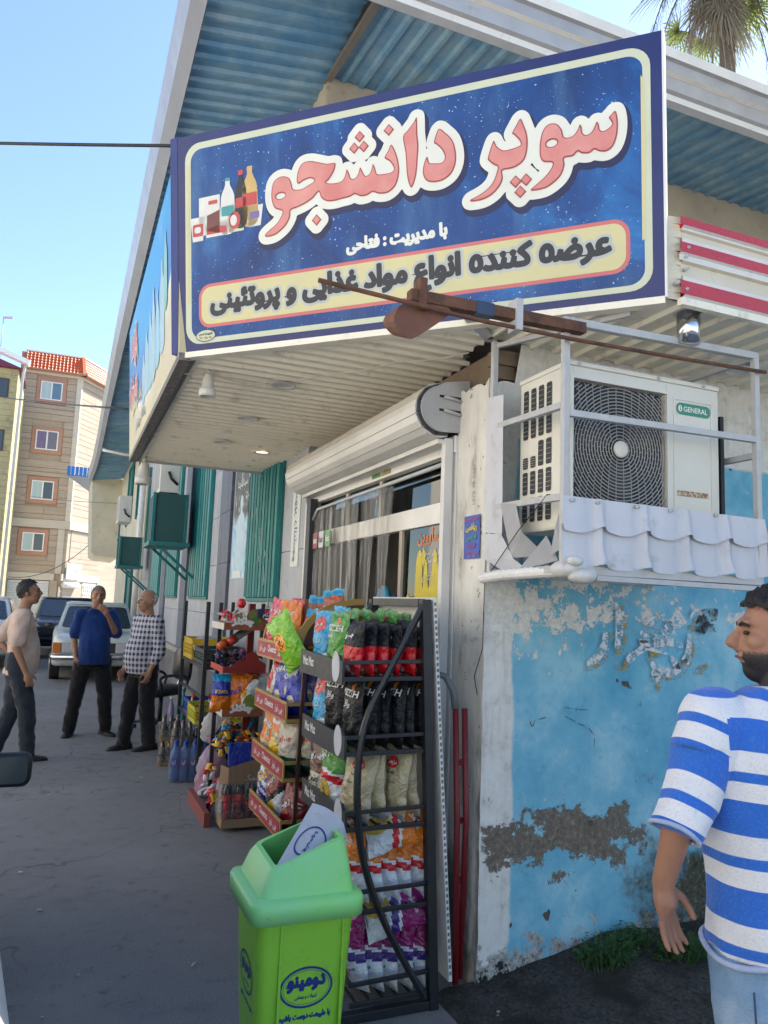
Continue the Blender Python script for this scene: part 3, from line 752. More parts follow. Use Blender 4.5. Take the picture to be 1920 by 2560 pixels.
SU = {'su': [(2234, 793), (2243, 751), (2240, 695), (2224, 650), (2197, 632), (2166, 638), (2147, 650), (2127, 638), (2095, 644), (2079, 655), (2059, 639), (2023, 638), (2024, 609), (2010, 570), (1981, 543), (1940, 524), (1886, 523), (1880, 532), (1899, 545), (1932, 568), (1961, 596), (1974, 627), (1937, 638), (1921, 662), (1919, 704), (1926, 753), (1943, 787), (1968, 798), (1996, 788), (2015, 759), (2022, 729), (2044, 722), (2064, 728), (2081, 749), (2089, 768), (2097, 754), (2100, 729), (2116, 717), (2136, 725), (2148, 743), (2158, 765), (2167, 751), (2170, 730), (2184, 719), (2206, 727), (2220, 741), (2214, 757), (2207, 771), (2218, 782)],
 'pr': [(1837, 848), (1851, 819), (1866, 770), (1867, 715), (1854, 667), (1824, 644), (1790, 637), (1755, 636), (1757, 601), (1742, 570), (1711, 541), (1667, 524), (1614, 524), (1609, 534), (1641, 545), (1681, 564), (1712, 593), (1729, 632), (1734, 657), (1717, 669), (1695, 690), (1691, 708), (1714, 772), (1722, 770), (1732, 747), (1761, 724), (1799, 724), (1825, 728), (1838, 734), (1830, 756), (1809, 782), (1800, 792), (1818, 822)],
 'd': [(1465, 883), (1491, 862), (1527, 819), (1543, 763), (1542, 711), (1521, 667), (1479, 644), (1433, 644), (1400, 659), (1385, 693), (1389, 732), (1404, 767), (1411, 755), (1417, 736), (1439, 730), (1471, 725), (1488, 735), (1490, 757), (1476, 786), (1453, 812), (1440, 824), (1449, 857)],
 'a': [(1358, 958), (1360, 880), (1365, 826), (1361, 773), (1354, 703), (1341, 657), (1328, 639), (1315, 662), (1306, 712), (1301, 803), (1289, 882), (1313, 908), (1342, 938)],
 'n': [(1230, 859), (1253, 815), (1267, 757), (1267, 710), (1249, 662), (1211, 637), (1168, 639), (1133, 654), (1107, 644), (1072, 644), (1041, 660), (1014, 652), (974, 650), (929, 647), (888, 654), (860, 676), (847, 707), (818, 683), (781, 665), (734, 652), (691, 643), (686, 610), (661, 572), (622, 545), (588, 533), (549, 533), (541, 545), (564, 563), (608, 589), (633, 619), (643, 647), (604, 666), (585, 699), (580, 746), (590, 795), (615, 816), (649, 820), (683, 804), (697, 772), (706, 745), (749, 737), (791, 750), (824, 765), (801, 781), (763, 776), (735, 765), (725, 787), (735, 835), (759, 864), (802, 866), (848, 851), (894, 834), (938, 829), (930, 790), (902, 754), (886, 745), (920, 734), (966, 734), (988, 754), (998, 787), (1011, 766), (1020, 740), (1042, 736), (1060, 757), (1069, 783), (1082, 761), (1095, 738), (1117, 742), (1130, 768), (1135, 787), (1147, 764), (1156, 735), (1186, 729), (1229, 729), (1242, 746), (1221, 782), (1195, 803), (1213, 831)]}
dots = [(1813, 576), (1859, 576), (1833, 528), (834, 571), (1068, 929), (1039, 880), (1089, 878), (1218, 929)]
SHADOW = mat('letter_shadow', (.006, .012, .075), .4)
shapes = []
for key, pts in SU.items():
    o_ = [smooth_poly([(x_/1000, y_/1000) for x_, y_ in pts], 2)]
    hole = {'su': (1.971, .712, .023, .015), 'n': (.634, .724, .026, .014)}.get(key)
    shapes.append((o_, [oval(*hole)] if hole else []))
for u_, v_ in dots:
    u_, v_ = u_/1000, v_/1000; shapes.append(([[(u_, v_+.029), (u_-.027, v_+.002), (u_, v_-.028), (u_+.027, v_-.002)]], []))
def ccw(o_):
    a_ = sum(o_[i-1][0]*o_[i][1]-o_[i][0]*o_[i-1][1] for i in range(len(o_))); return o_ if a_ > 0 else o_[::-1]
allsegs = outline_segs([o_[0] for o_, h_ in shapes])
def grown(nm, segs, r, d, mt, du=0., dv=0., cell=.005):
    vs, fs = grow(segs, r, cell); mb = MB(); mb.add([sg(x_+du, y_+dv, d) for x_, y_ in vs], fs); return mb.build(nm, mt, face, fix=False)
words = (outline_segs([shapes[i][0][0] for i in (0, 1, 5, 6, 7)]), outline_segs([shapes[i][0][0] for i in (2, 3, 4, 8, 9, 10, 11, 12)]))
for i, wd in enumerate(words):
    grown('letter_shadow', wd, .046, .0022, SHADOW, .010, -.022, .008)
    grown('letter_outline', wd, .037, .0035+.0004*i, LETW)
for o_, h_ in shapes:
    layer('letter_edge', [ccw(o_[0])]+h_, .0052, SALMD, face)
    vs, fs = grow([np.concatenate(outline_segs([ccw(o_[0])]+[q[::-1] for q in h_]))], -.0055, .004)
    mb = MB(); mb.add([sg(x_, y_+.001, .0066) for x_, y_ in vs], fs); mb.build('letter', SALM, face, fix=False)
layer('slogan_border', [rrect(.135, 2.285, .118, .345, .07)], .0022, PINK, face)
layer('slogan_panel', [rrect(.152, 2.268, .135, .328, .055)], .0028, PALEY, face)
def line(name, s, w_, cu, cv, d, mt, r, h=None, cell=.003):
    mb = MB(); fat_text(mb, fa(s), r, lambda a, b_, dd: sg(a, b_, d), cell, w=w_, h=h, cx=cu, cy=cv); return mb.build(name, mt, face, fix=False)
SL = 'عرضه کننده انواع مواد غذایی و پروتئینی'
line('slogan_halo', SL, 1.99, 1.21, .232, .0034, HALO, .021, h=.150, cell=.004)
line('slogan', SL, 1.99, 1.21, .232, .0044, INK, .0085, h=.150, cell=.0026)
line('owner_line', 'با مدیریت : فتاحی', .50, 1.245, .415, .0026, LETW, .005, h=.075, cell=.002)
layer('maker_badge', [oval(.178, .078, .058, .028)], .0042, PALEG, face); layer('maker_ring', [oval(.178, .078, .062, .032), oval(.178, .078, .058, .028)], .0046, INK, face)
line('maker_name', 'تابلوساز اسدی', .085, .178, .086, .005, INK, .0008, cell=.001); line('maker_phone', '۰۹۱۱ ۲۱۵ ۳۲۰۰', .075, .178, .066, .005, mat('badge_brown', (.25, .12, .05), .5), .0006, cell=.001)
# goods printed on the sign
PRW = mat('print_white', (.68, .68, .64), .4, nscale=20, c2=(.6, .6, .57)); PRB = mat('print_brown', (.16, .05, .05), .4); PRT = mat('print_teal', (.05, .32, .34), .4); PRR = mat('print_red', (.52, .07, .07), .4); PRO = mat('print_amber', (.60, .42, .16), .4)
def goods(nm, polys):
    g_ = None
    for i, (o_, mt) in enumerate(polys):
        q = layer(nm if g_ is None else nm+'_label', [o_], .003+.0006*i, mt, face); g_ = g_ or q
bot = lambda cx, y0, h, w_: smooth_poly([(cx-w_, y0), (cx+w_, y0), (cx+w_, y0+h*.55), (cx+w_*.85, y0+h*.72), (cx+w_*.35, y0+h*.88), (cx+w_*.32, y0+h), (cx-w_*.32, y0+h), (cx-w_*.35, y0+h*.88), (cx-w_*.85, y0+h*.72), (cx-w_, y0+h*.55)], 2)
goods('printed_bottle', [(bot(.318, .60, .27, .042), PRW), (rrect(.28, .356, .68, .73, .01), PRT), (rrect(.303, .333, .858, .875, .004), PRT)])
goods('printed_cola', [(bot(.398, .62, .275, .034), INK), (rrect(.366, .43, .71, .76, .006), PRR), (rrect(.384, .412, .875, .90, .004), PRR)])
goods('printed_juice', [(bot(.452, .62, .285, .044), PRO), (rrect(.41, .494, .71, .775, .006), PRR), (rrect(.436, .468, .885, .91, .004), PRO)])
goods('printed_carton', [([(.14, .60), (.27, .60), (.27, .80), (.14, .80)], PRW), ([(.19, .62), (.268, .60), (.268, .72), (.19, .70)], PRB), (rrect(.20, .255, .755, .775, .004), PRR)])
goods('printed_yogurt', [([(.10, .575), (.165, .575), (.178, .70), (.085, .70)], PRW), (rrect(.10, .165, .60, .665, .01), PRR), (rrect(.112, .152, .618, .65, .012), PRW)])
goods('printed_cheese', [([(.185, .585), (.315, .585), (.325, .66), (.178, .66)], PRW), ([(.19, .60), (.312, .60), (.312, .63), (.25, .64), (.19, .625)], PRR)])
goods('printed_tub', [([(.325, .59), (.415, .59), (.425, .735), (.315, .735)], PALEG), (oval(.36, .65, .035, .045), PRR), (oval(.355, .65, .02, .028), PRW)])
goods('printed_cup', [([(.445, .60), (.515, .60), (.53, .705), (.432, .705)], PRW), (rrect(.452, .508, .64, .675, .006), mat('print_violet', (.18, .14, .38), .4))])
# sign frame trims
mb = MB(); mb.bar(sg(-.02, 0, -.06), sg(-.02, 1.15, -.06), .05, .12, up=DN); mb.build('corner_post', mat('blue_post', (.012, .035, .19), .4), sign)
mb = MB(); mb.bar(sg(.0, -.008, -.02), sg(2.416, -.008, -.02), .05, .016, up=DV); mb.build('bottom_rail', GALV, sign)
mb = MB(); mb.bar(sg(2.421, 0, -.05), sg(2.421, tp(2.416)+.01, -.05), .10, .01, up=DU); mb.build('side_rail', WHITE_CLEAN, sign)

# ================================================================== side sign along the street
def s2(a, b_, d): return V((.45-.072*b_-d, 4.00+a, 2.9+b_))
ss = thing('street_sign_panel', 'faded pale blue and cream sign panel along the street side of the canopy', 'sign', (.45, 5.6, 2.9))
k = NT('faded_street_print'); p = k.pos(); X_, Y_, Z_ = k.sep(p)
t_ = k.math('SUBTRACT', k.math('ADD', k.math('MULTIPLY', k.math('SUBTRACT', Z_, 2.9), 1.0), k.math('MULTIPLY', k.math('SINE', k.math('MULTIPLY', k.math('SUBTRACT', Y_, 4.4), 1.15)), .32)), .52)
c = k.ramp(k.math('ADD', t_, .5), [(.30, (.58, .50, .28)), (.44, (.66, .60, .40)), (.50, (.70, .70, .66)), (.54, (.05, .17, .45)), (.8, (.05, .22, .55)), (1., (.03, .30, .62))])
c = k.mix(k.math('MULTIPLY', k.step(k.noise(2, p, 5), .5, .7), .3), c, (.30, .45, .60)); k.col(c); k.set(rough=.4)
STP = k.m
mb = MB(); mb.prism([(0, 0), (3.36, 0), (3.36, 1.19), (0, 1.15)], s2, -.08, 0); sp_ = mb.build('sign_box', STP, ss)
def lay2(nm, o_, d, mt):
    vs, fs = flat_shape([o_]); mb = MB(); mb.add([s2(x_, y_, d) for x_, y_ in vs], fs); mb.build(nm, mt, sp_, fix=False)
for i, (cx, y0, h_, w_, mt) in enumerate(((.75, .25, .55, .12, mat('soft_blue_print', (.36, .54, .64), .5)), (1.0, .22, .48, .11, mat('pale_cyan', (.30, .55, .66), .4)), (1.22, .2, .6, .10, mat('soft_blue_print', (.36, .54, .64), .5)), (1.45, .2, .5, .13, mat('pale_cyan', (.3, .55, .66), .4)), (1.7, .22, .42, .14, mat('soft_blue_print', (.36, .54, .64), .5)), (.55, .45, .45, .08, mat('pale_green_print', (.25, .5, .42), .4)), (1.95, .2, .35, .1, mat('soft_blue_print', (.36, .54, .64), .5)))):
    lay2('printed_bottle', bot(cx, y0, h_, w_), .003+.001*(i % 3), mt)
for s_, w_, cx, cy, h_ in (('سوپر', .62, 2.75, .85, .34), ('دانشجو', .80, 2.85, .5, .3)):
    mb = MB(); fat_text(mb, fa(s_), .03, lambda a, b_, d: s2(a, b_, .005), .008, w=w_, h=h_, cx=cx, cy=cy); mb.build('letter_outline', LETW, sp_, fix=False)
    mb = MB(); fat_text(mb, fa(s_), .012, lambda a, b_, d: s2(a, b_, .007), .007, w=w_, h=h_, cx=cx, cy=cy); mb.build('lettering', SALM, sp_, fix=False)
for s_, w_, cx, cy, mt in (('عرضه مواد غذایی', .95, 2.5, .33, PALEY), ('با مدیریت فتاحی', .8, 2.2, .13, mat('grey_print', (.25, .27, .34), .5))):
    mb = MB(); fat_text(mb, fa(s_), .004, lambda a, b_, d: s2(a, b_, .006), .006, w=w_, cx=cx, cy=cy); mb.build('lettering', mt, sp_, fix=False)
mb = MB(); mb.bar(s2(0, -.02, -.03), s2(3.36, -.02, -.03), .06, .04); mb.build('bottom_rail', mat('dark_rail', (.10, .09, .085), .6, c2=(.22, .2, .18), nscale=30), ss)

# ================================================================== the hall behind
HX, HY0, HY1 = WX, 5.94, 31.0
hall = thing('hall_building', 'long grey marble hall with teal shuttered windows and blue roof eaves', 'building', (HX, HY0, 0))
TOPZ = 6.18
mb = MB(); mb.box(HX+.06, 14, HY0+.05, HY1, 0, TOPZ); mb.build('wall_core', CREAM, hall)
# cladding slabs between window bays (y ranges); dark pilasters stand a little proud
def slabs(y0, y1, z0, z1, mt, out=0., hh=.62):
    z = z0; 
    while z < z1-.01:
        zt = min(z+hh, z1); mb = MB(); mb.box(HX-.006-out, HX+.06, y0+.003, y1-.003, z+.003, zt-.003); mb.build('marble_slab', mt, hall); z = zt
bays = [(6.65, 7.93), (10.31, 11.95), (13.35, 14.75), (16.0, 17.5)]       # shutters
edges = [5.94] + [e for b_ in bays for e in b_] + [19.2]
for y0, y1 in bays: slabs(y0, y1, .2, 1.62, MARB); slabs(y0, y1, 4.9, TOPZ, MARB)
slabs(5.95, 6.65, .2, TOPZ, MARB)
slabs(7.93, 8.95, .2, TOPZ, MARB); slabs(8.95, 9.62, .2, TOPZ, MARBD, .035); slabs(9.62, 10.31, .2, TOPZ, MARB)
slabs(11.95, 12.25, .2, TOPZ, MARB); slabs(12.25, 12.85, .2, TOPZ, MARBD, .035); slabs(12.85, 13.35, .2, TOPZ, MARB)
slabs(14.75, 15.0, .2, TOPZ, MARB); slabs(15.0, 15.6, .2, TOPZ, MARBD, .035); slabs(15.6, 16.0, .2, TOPZ, MARB)
slabs(17.5, 18.1, .2, TOPZ, MARBD, .035); slabs(18.1, 20.2, .2, TOPZ, MARB)
# ledge and dark plinth
PLIN = mat('dark_plinth_stone', (.10, .105, .115), .6, c2=(.16, .165, .18), nscale=3, bump=(12, .3, .01))
y = 5.95
while y < 20.1:
    y1 = min(y+1.15, 20.2); mb = MB(); mb.box(HX-.05, HX+.05, y+.004, y1-.004, .0, .78); mb.build('plinth_slab', PLIN, hall)
    mb = MB(); mb.box(HX-.10, HX+.05, y+.002, y1-.002, .782, .86); mb.build('ledge_slab', CONC, hall, .004); y = y1
# teal roll-bar shutters
for bi, (y0, y1) in enumerate(bays):
    zt = 4.9
    mb = MB(); mb.box(HX+.04, HX+.059, y0, y1, 1.62, zt); back = mb.build('window_shutter', mat('teal_shadow_paint', (.004, .05, .055), .6), hall)
    n = 10 if bi == 0 else 8
    for i in range(n):
        ya, yb_ = y0+.03+(y1-y0-.06)*i/n, y0+.03+(y1-y0-.06)*(i+1)/n; wd = yb_-ya
        mb = MB(); pr = [(.0, .038), (.02, -.06), (.20, -.075), (.38, -.06), (.42, .038)]
        vs = [(HX+d, ya+wd*t, z) for z in (1.66, zt) for t, d in pr]; q = len(pr)
        mb.add(vs, [(i_, i_+1, q+i_+1, q+i_) for i_ in range(q-1)]); mb.build('slat', (TEAL if i % 2 else mat('lit_teal_paint', (.03, .24, .24), .45, dirt=(18, (.05, .06, .055), .62, .5))), back, fix=False)  # every other slat painted paler, so the relief reads light and dark
    mb = MB()
    for ya in (y0, y1-.03): mb.box(HX-.03, HX+.04, ya, ya+.03, 1.62, zt)
    mb.box(HX-.03, HX+.04, y0+.03, y1-.03, 1.62, 1.655); mb.build('shutter_frame', TEAL, back)
    if bi == 0:   # scroll ornaments across the nearest shutter
        for i in range(5):
            yc, zc = y1-.25-.21*i, 2.62-.23*i
            pts = [(HX-.06, yc+.035*cos(a)*(1-a/14), zc+.13+.035*sin(a)*(1-a/14)) for a in [5.5-.5*q for q in range(11)]]
            pts += [(HX-.06, yc+.035-.07*t, zc+.13-.26*t) for t in (.2, .4, .6, .8)]
            pts += [(HX-.06, yc-.03*cos(a)*(1-a/14), zc-.13-.03*sin(a)*(1-a/14)) for a in [.5*q for q in range(11)]]
            mb = MB(); mb.tube(pts, .006, 5); mb.build('scroll', mat('pale_scroll', (.30, .30, .26), .6), back)
# cream rear part of the hall with two tall windows and the jutting box
mb = MB(); mb.box(HX-.02, HX+.06, 20.2, 30.98, 0, TOPZ); mb.build('cream_wall', CREAM, hall)
for y0, y1, z0, z1 in ((20.9, 22.6, 3.9, 5.9), (25.2, 26.6, 4.0, 5.75), (22.8, 24.4, .1, 2.35)):
    mb = MB(); mb.box(HX-.05, HX-.022, y0, y1, z0, z1); wn = mb.build('teal_window', TEAL, hall)
    mb = MB(); mb.box(HX-.10, HX-.05, y0-.1, y0, z0-.1, z1+.1); mb.box(HX-.10, HX-.05, y1, y1+.1, z0-.1, z1+.1); mb.box(HX-.10, HX-.05, y0, y1, z1, z1+.1); mb.build('window_frame', TEAL, wn)
mb = MB(); o_ = [(.62, 6.12), (.80, 3.25), (.92, 3.14), (HX-.02, 3.06), (HX-.02, 6.12)]
mb.prism(o_, lambda a, b_, d: V((a, 31.0+d, b_)), 0, 5); mb.build('jutting_block', CREAM, hall)
# top beam at the hall corner
mb = MB(); mb.box(HX+.0, 14, HY0-.02, HY0+.05, 5.4, TOPZ); mb.build('corner_beam', mat('weathered_beam_plaster', (.47, .42, .32), .85, c2=(.36, .32, .25), nscale=2, bump=(14, .3, .01), dirt=(6, (.2, .17, .13), .55, .6)), hall)
mb = MB(); mb.box(HX-.02, HX+.059, HY0-.03, HY0+.4, 5.75, TOPZ-.01); mb.build('beam_end', MATS['weathered_beam_plaster'], hall)
# corrugated eaves: blue sheets under the roof
k = NT('weathered_blue_sheet'); p = k.pos(); n1 = k.noise(2.5, p, 8, .65, .4); n2 = k.noise(16, p, 6, .7)
c = k.ramp(n1, [(.36, (.075, .235, .40)), (.56, (.18, .33, .44)), (.74, (.30, .41, .46))])
c = k.mix(k.math('MULTIPLY', k.step(n2, .56, .70), .5), c, (.28, .36, .40)); k.col(c); k.set(rough=.45, metal=.0, spec=.6); k.bump(n2, .12, .004); EAVE = k.m
eav = thing('roof_eaves', 'blue corrugated metal eaves with grey fascia along the hall roof', 'roof', (HX, HY0, TOPZ))
def sheet_l(y0, y1, n, xa=.6, za=6.0, xb=WX-.02, zb=6.17):
    mb = MB(); q = []
    for i in range(n):
        for t, h in ((0, 0), (.55, 0), (.66, .03), (.86, .03), (.97, 0)): q.append((y0+(y1-y0)*(i+t)/n, h))
    q.append((y1, 0)); m_ = len(q); vs = [(xa, yy, za-h) for yy, h in q]+[(xb, yy, zb-h) for yy, h in q]
    mb.add(vs, [(i, i+1, m_+i+1, m_+i) for i in range(m_-1)]); mb.build('roof_sheet', EAVE, eav, fix=False)
y = 4.70
while y < 20: sheet_l(y, y+.93, 6); y += .932
y = 20.0
while y < 30.9: sheet_l(y, min(y+1.86, 30.98), 12, za=6.0); y += 1.862
def sheet_r(x0, x1, n):
    mb = MB(); q = []
    for i in range(n):
        for t, h in ((0, 0), (.55, 0), (.66, .03), (.86, .03), (.97, 0)): q.append((x0+(x1-x0)*(i+t)/n, h))
    q.append((x1, 0)); m_ = len(q); vs = [(x_, 4.69, 6.0+.03-h) for x_, h in q]+[(x_, 5.93, 6.17+.02-h) for x_, h in q]
    mb.add(vs, [(i, i+1, m_+i+1, m_+i) for i in range(m_-1)]); mb.build('roof_sheet', EAVE, eav, fix=False)
x = WX
while x < 13: sheet_r(x, x+1.0, 6); x += 1.002
mb = MB(); mb.bar((WX-.01, 4.70, 5.985), (WX-.01, 5.95, 6.15), .05, .05); mb.build('joint_strip', mat('dark_joint', (.17, .15, .13), .7), eav)
FASC = mat('grey_fascia_metal', (.36, .36, .37), .35, metal=.35, c2=(.45, .45, .45), nscale=3, dirt=(7, (.22, .22, .22), .58, .5)); FASD = mat('slate_fascia_metal', (.16, .17, .20), .5, c2=(.2, .21, .24), nscale=2)
pts = [(.60, 4.66), (.60, 9), (.60, 14), (.62, 19), (.66, 24), (.66, 27), (.62, 29.5), (.60, 31.02)]
for (xa, ya), (xb, yb_) in zip(pts, pts[1:]):
    mb = MB()
    mb.add([(xa, ya, 5.90), (xb, yb_, 5.90), (xb-.10, yb_, 6.02), (xa-.10, ya, 6.02), (xa+.02, ya, 5.99), (xb+.02, yb_, 5.99)], [(0, 1, 2, 3), (0, 4, 5, 1)]); mb.build('fascia_lower', FASD, eav, fix=False)
    mb = MB(); mb.add([(xa-.10, ya, 6.02), (xb-.10, yb_, 6.02), (xb-.16, yb_, 6.26), (xa-.16, ya, 6.26), (xa+.3, ya, 6.30), (xb+.3, yb_, 6.30)], [(0, 1, 2, 3), (3, 2, 5, 4)]); mb.build('fascia_upper', FASC, eav, fix=False)
prof = [(4.68, 5.90, FASC), (4.63, 5.93, FASC), (4.63, 5.985, WHC), (4.60, 6.0, FASC), (4.58, 6.10, FASC), (4.54, 6.11, WHC), (4.53, 6.19, FASC), (4.50, 6.20, FASC), (4.49, 6.28, WHC), (4.9, 6.31, FASC)]
for (ya, za, m1), (yb_, zb, m2) in zip(prof, prof[1:]):
    mb = MB(); mb.add([(.5, ya, za), (13.2, ya, za), (13.2, yb_, zb), (.5, yb_, zb)], [(0, 1, 2, 3)]); mb.build('eave_fold', m2, eav, fix=False)
mb = MB(); mb.add([(.5, 4.5, 6.29), (13.2, 4.5, 6.29), (13.2, 14, 8.2), (8, 14, 8.2), (.5, 31, 6.29), (8, 22, 8.2)], [(0, 1, 2, 3), (0, 3, 5, 4)]); mb.build('roof_top', FASC, eav, fix=False)
mb = MB(); mb.tube([(.72, 23.6, 5.93), (.72, 23.6, 5.86), (.78, 23.4, 5.82), (WX, 23.4, 5.72)], .045, 8); mb.build('gutter_pipe', WHITEP, eav)
# blue flat canopy further on
far = thing('far_blue_canopy', 'small bright blue edged metal canopy beyond the hall end', 'canopy', (.5, 36, 6.5))
BLU = mat('bright_blue_sheet', (.01, .15, .48), .4)
for i in range(8):
    mb = MB(); x0 = -.35+.17*i; mb.box(x0, x0+.15, 37.0, 37.03, 6.95, 7.38); mb.build('edge_sheet', BLU, far)
mb = MB(); mb.add([(-.35, 37.02, 6.95), (1.3, 37.02, 6.95), (3, 41, 6.6), (1.0, 41, 6.6)], [(0, 1, 2, 3)]); mb.add([(-.35, 37.02, 6.99), (1.3, 37.02, 6.99), (3, 41, 6.64), (1.0, 41, 6.64)], [(0, 1, 2, 3)]); mb.build('underside', mat('grey_sheet', (.22, .27, .33), .5), far, fix=False)
# drain pipe, notices on the hall wall
dp = MB(); dp.cyl((HX-.13, 20.3, .1), (HX-.13, 20.3, 5.9), .075, None, 12); o = dp.build('drain_pipe', WHITEP); tag(o, 'tall white drain pipe between marble and cream hall walls', 'pipe')
# banner on the marble between the nearest shutters
k = NT('faded_poster_print'); p = k.pos(); X_, Y_, Z_ = k.sep(p); n1 = k.noise(5, p, 4, .55, 1.5)
up = k.step(Z_, 2.45, 2.6); c = k.mix(up, k.ramp(n1, [(.35, (.14, .42, .60)), (.5, (.35, .58, .68)), (.65, (.55, .62, .66))]), k.ramp(n1, [(.4, (.07, .075, .07)), (.58, (.12, .13, .11)), (.66, (.55, .58, .58))]))
k.col(c); k.set(rough=.6); PSM = k.m
bn = thing('hanging_poster', 'tall faded blue and dark poster on the marble beside the first shutter', 'poster', (HX-.01, 8.6, 2.6))
mb = MB(); mb.box(HX-.013, HX-.007, 8.12, 8.86, 1.86, 3.15); pr_ = mb.build('sheet', PSM, bn)
mb = MB(); put_text(mb, fa('سیدالشهدا'), w=.5, fn=lambda a, b_, d: V((HX-.015-d, -a, b_)), off=.01, cx=-8.45, cy=2.93); mb.build('lettering', LETW, pr_)
mb = MB(); vs, fs = flat_shape([smooth_poly([(-8.55, 1.95), (-8.35, 1.95), (-8.32, 2.3), (-8.25, 2.1), (-8.2, 2.3), (-8.30, 2.55), (-8.40, 2.62), (-8.38, 2.75), (-8.47, 2.8), (-8.53, 2.72), (-8.50, 2.6), (-8.65, 2.5), (-8.7, 2.1), (-8.6, 2.3)], 2)]); mb.add([(HX-.0142, -x_, y_) for x_, y_ in vs], fs); mb.build('printed_figure', mat('pale_print', (.5, .62, .68), .6), pr_, fix=False)
mb = MB(); mb.box(HX-.017, HX-.0135, 8.30, 8.74, 1.87, 1.95); mb.build('caption_strip', PRW, pr_)
vb = thing('vertical_banner', 'narrow white banner with blue writing on marble beside the shop', 'banner', (HX-.01, 6.2, 2.0))
mb = MB(); mb.box(HX-.012, HX-.007, 6.10, 6.33, 1.62+.30, 2.62); q = mb.build('sheet', PRW, vb)
mb = MB(); put_text(mb, fa('سوپر دانشجو'), w=.62, h=.13, fn=lambda a, b_, d: V((HX-.0135-d, 6.215-b_, 2.27+a)), off=.02); mb.build('lettering', mat('banner_blue', (.06, .14, .32), .5), q)
# rooftop antenna-like stub on fascia
# ================================================================== houses at the end of the street
AY = 46.0
TRAV = mat_travertine('travertine_tan', (.46, .37, .28), (.36, .285, .22)); TRAVL = mat_travertine('travertine_pale', (.60, .54, .45), (.52, .46, .38))
TERR = mat('terracotta_trim', (.44, .235, .16), .8, c2=(.39, .20, .14), nscale=2); ORT = mat('orange_roof_tile', (.62, .12, .035), .45, c2=(.52, .10, .03), nscale=3)
ap = thing('apartment_building', 'tan stone apartment block with bright orange tiled roof', 'building', (-1.6, AY, 0))
AD = V((sin(radians(32)), cos(radians(32)), 0)); AN = V((AD.y, -AD.x, 0)); AC0 = V((-.10, AY, 0))
def af(a, z, d=0): return V((a, AY-d, z))                     # front wall: a = x
def as_(s, z, d=0): return AC0 + AD*s + AN*d + V((0, 0, z))   # angled wall: s metres from the corner
mb = MB(); c0 = [(-3.25, AY+.06), (-.10, AY+.06), tuple((AC0+AD*9)[:2]), (-3.25, AY+9)]
mb.prism(c0, lambda a, b_, d: V((a, b_, d)), 0, 14.0); mb.build('wall_core', TRAV, ap)
def fbox(mb, f, a0, a1, z0, z1, d0, d1): mb.prism([(a0, z0), (a1, z0), (a1, z1), (a0, z1)], lambda a, b_, d: f(a, b_, d), d0, d1)
def part(nm, f, a0, a1, z0, z1, d0, d1, mt, parent=ap):
    mb = MB(); fbox(mb, f, a0, a1, z0, z1, d0, d1); return mb.build(nm, mt, parent)
wins = [(-2.17, -1.05, 12.40, 13.44), (-2.19, -1.04, 9.55, 10.64), (-2.17, -1.04, 6.75, 7.80), (-2.39, -1.29, 3.89, 4.90)]
# stone courses: each slab its own piece, leaving the windows free
rr = random.Random(3)
for f, A0, A1, side in ((af, -2.98, -.32, 0), (as_, .12, 5.2, 1)):
    for zb, zt in ((5.66, 13.8), (2.72, 5.18)):
        z = zb
        while z < zt-.05:
            h_ = rr.choice((.24, .3, .36, .42)); z1 = min(z+h_, zt); a = A0 if zb > 5 else (-3.0 if not side else .35); end = A1 if zb > 5 else (-.62 if not side else 3.4)
            while a < end-.03:
                a1 = min(a+rr.uniform(.9, 1.9), end)
                if end-a1 < .4: a1 = end
                hit = [w_ for w_ in wins if not side and w_[2]-.25 < z1 and w_[3]+.25 > z and w_[0]-.25 < a1 and w_[1]+.25 > a]
                segs = [(a, a1)]
                if hit:
                    w_ = hit[0]; segs = [q for q in ((a, min(a1, w_[0]-.23)), (max(a, w_[1]+.23), a1)) if q[1]-q[0] > .04]
                    if z < w_[2]-.25 or z1 > w_[3]+.25: segs = segs or [(a, a1)] if not hit else segs
                for s0, s1 in segs: part('stone_slab', f, s0+.006, s1-.006, z+.010, z1-.010, -.05, .03 if zb > 5 else -.25+.25, TRAV)
                a = a1
            z = z1
for f, a0, a1 in ((af, -3.25, -2.98), (af, -.32, -.06)): part('corner_pier', f, a0, a1, 5.66, 13.82, -.04, .06, TRAVL)
part('corner_pier', as_, .0, .12, 5.66, 13.82, -.04, .05, TRAVL)
part('floor_band', af, -3.25, -.05, 5.20, 5.655, -.04, .10, TRAVL); part('floor_band', as_, .0, 5.2, 5.20, 5.655, -.04, .09, TRAVL)
part('lintel_band', af, -3.3, -.62, 2.34, 2.715, -.04, .04, TRAVL); part('lintel_band', as_, -.3, 3.6, 2.34, 2.715, -.04, .04, TRAVL)
part('pier', af, -.62, -.28, 2.72, 5.19, -.04, .04, TRAVL)
part('eave_band', af, -3.25, -.05, 13.82, 13.98, -.04, .05, TRAVL); part('eave_band', as_, .0, 6, 13.82, 13.98, -.04, .05, TRAVL)
CURT = mat('pale_curtain', (.45, .55, .55), .8, c2=(.35, .46, .47), nscale=2, stretch=(6, 6, .3)); CURV = mat('violet_curtain', (.22, .18, .32), .8, c2=(.12, .1, .18), nscale=3, stretch=(6, 6, .3)); DGL = mat('dark_window_glass', (.03, .04, .05), .08, spec=.8); BGL = mat('blue_window_glass', (.10, .18, .25), .06, spec=.9)
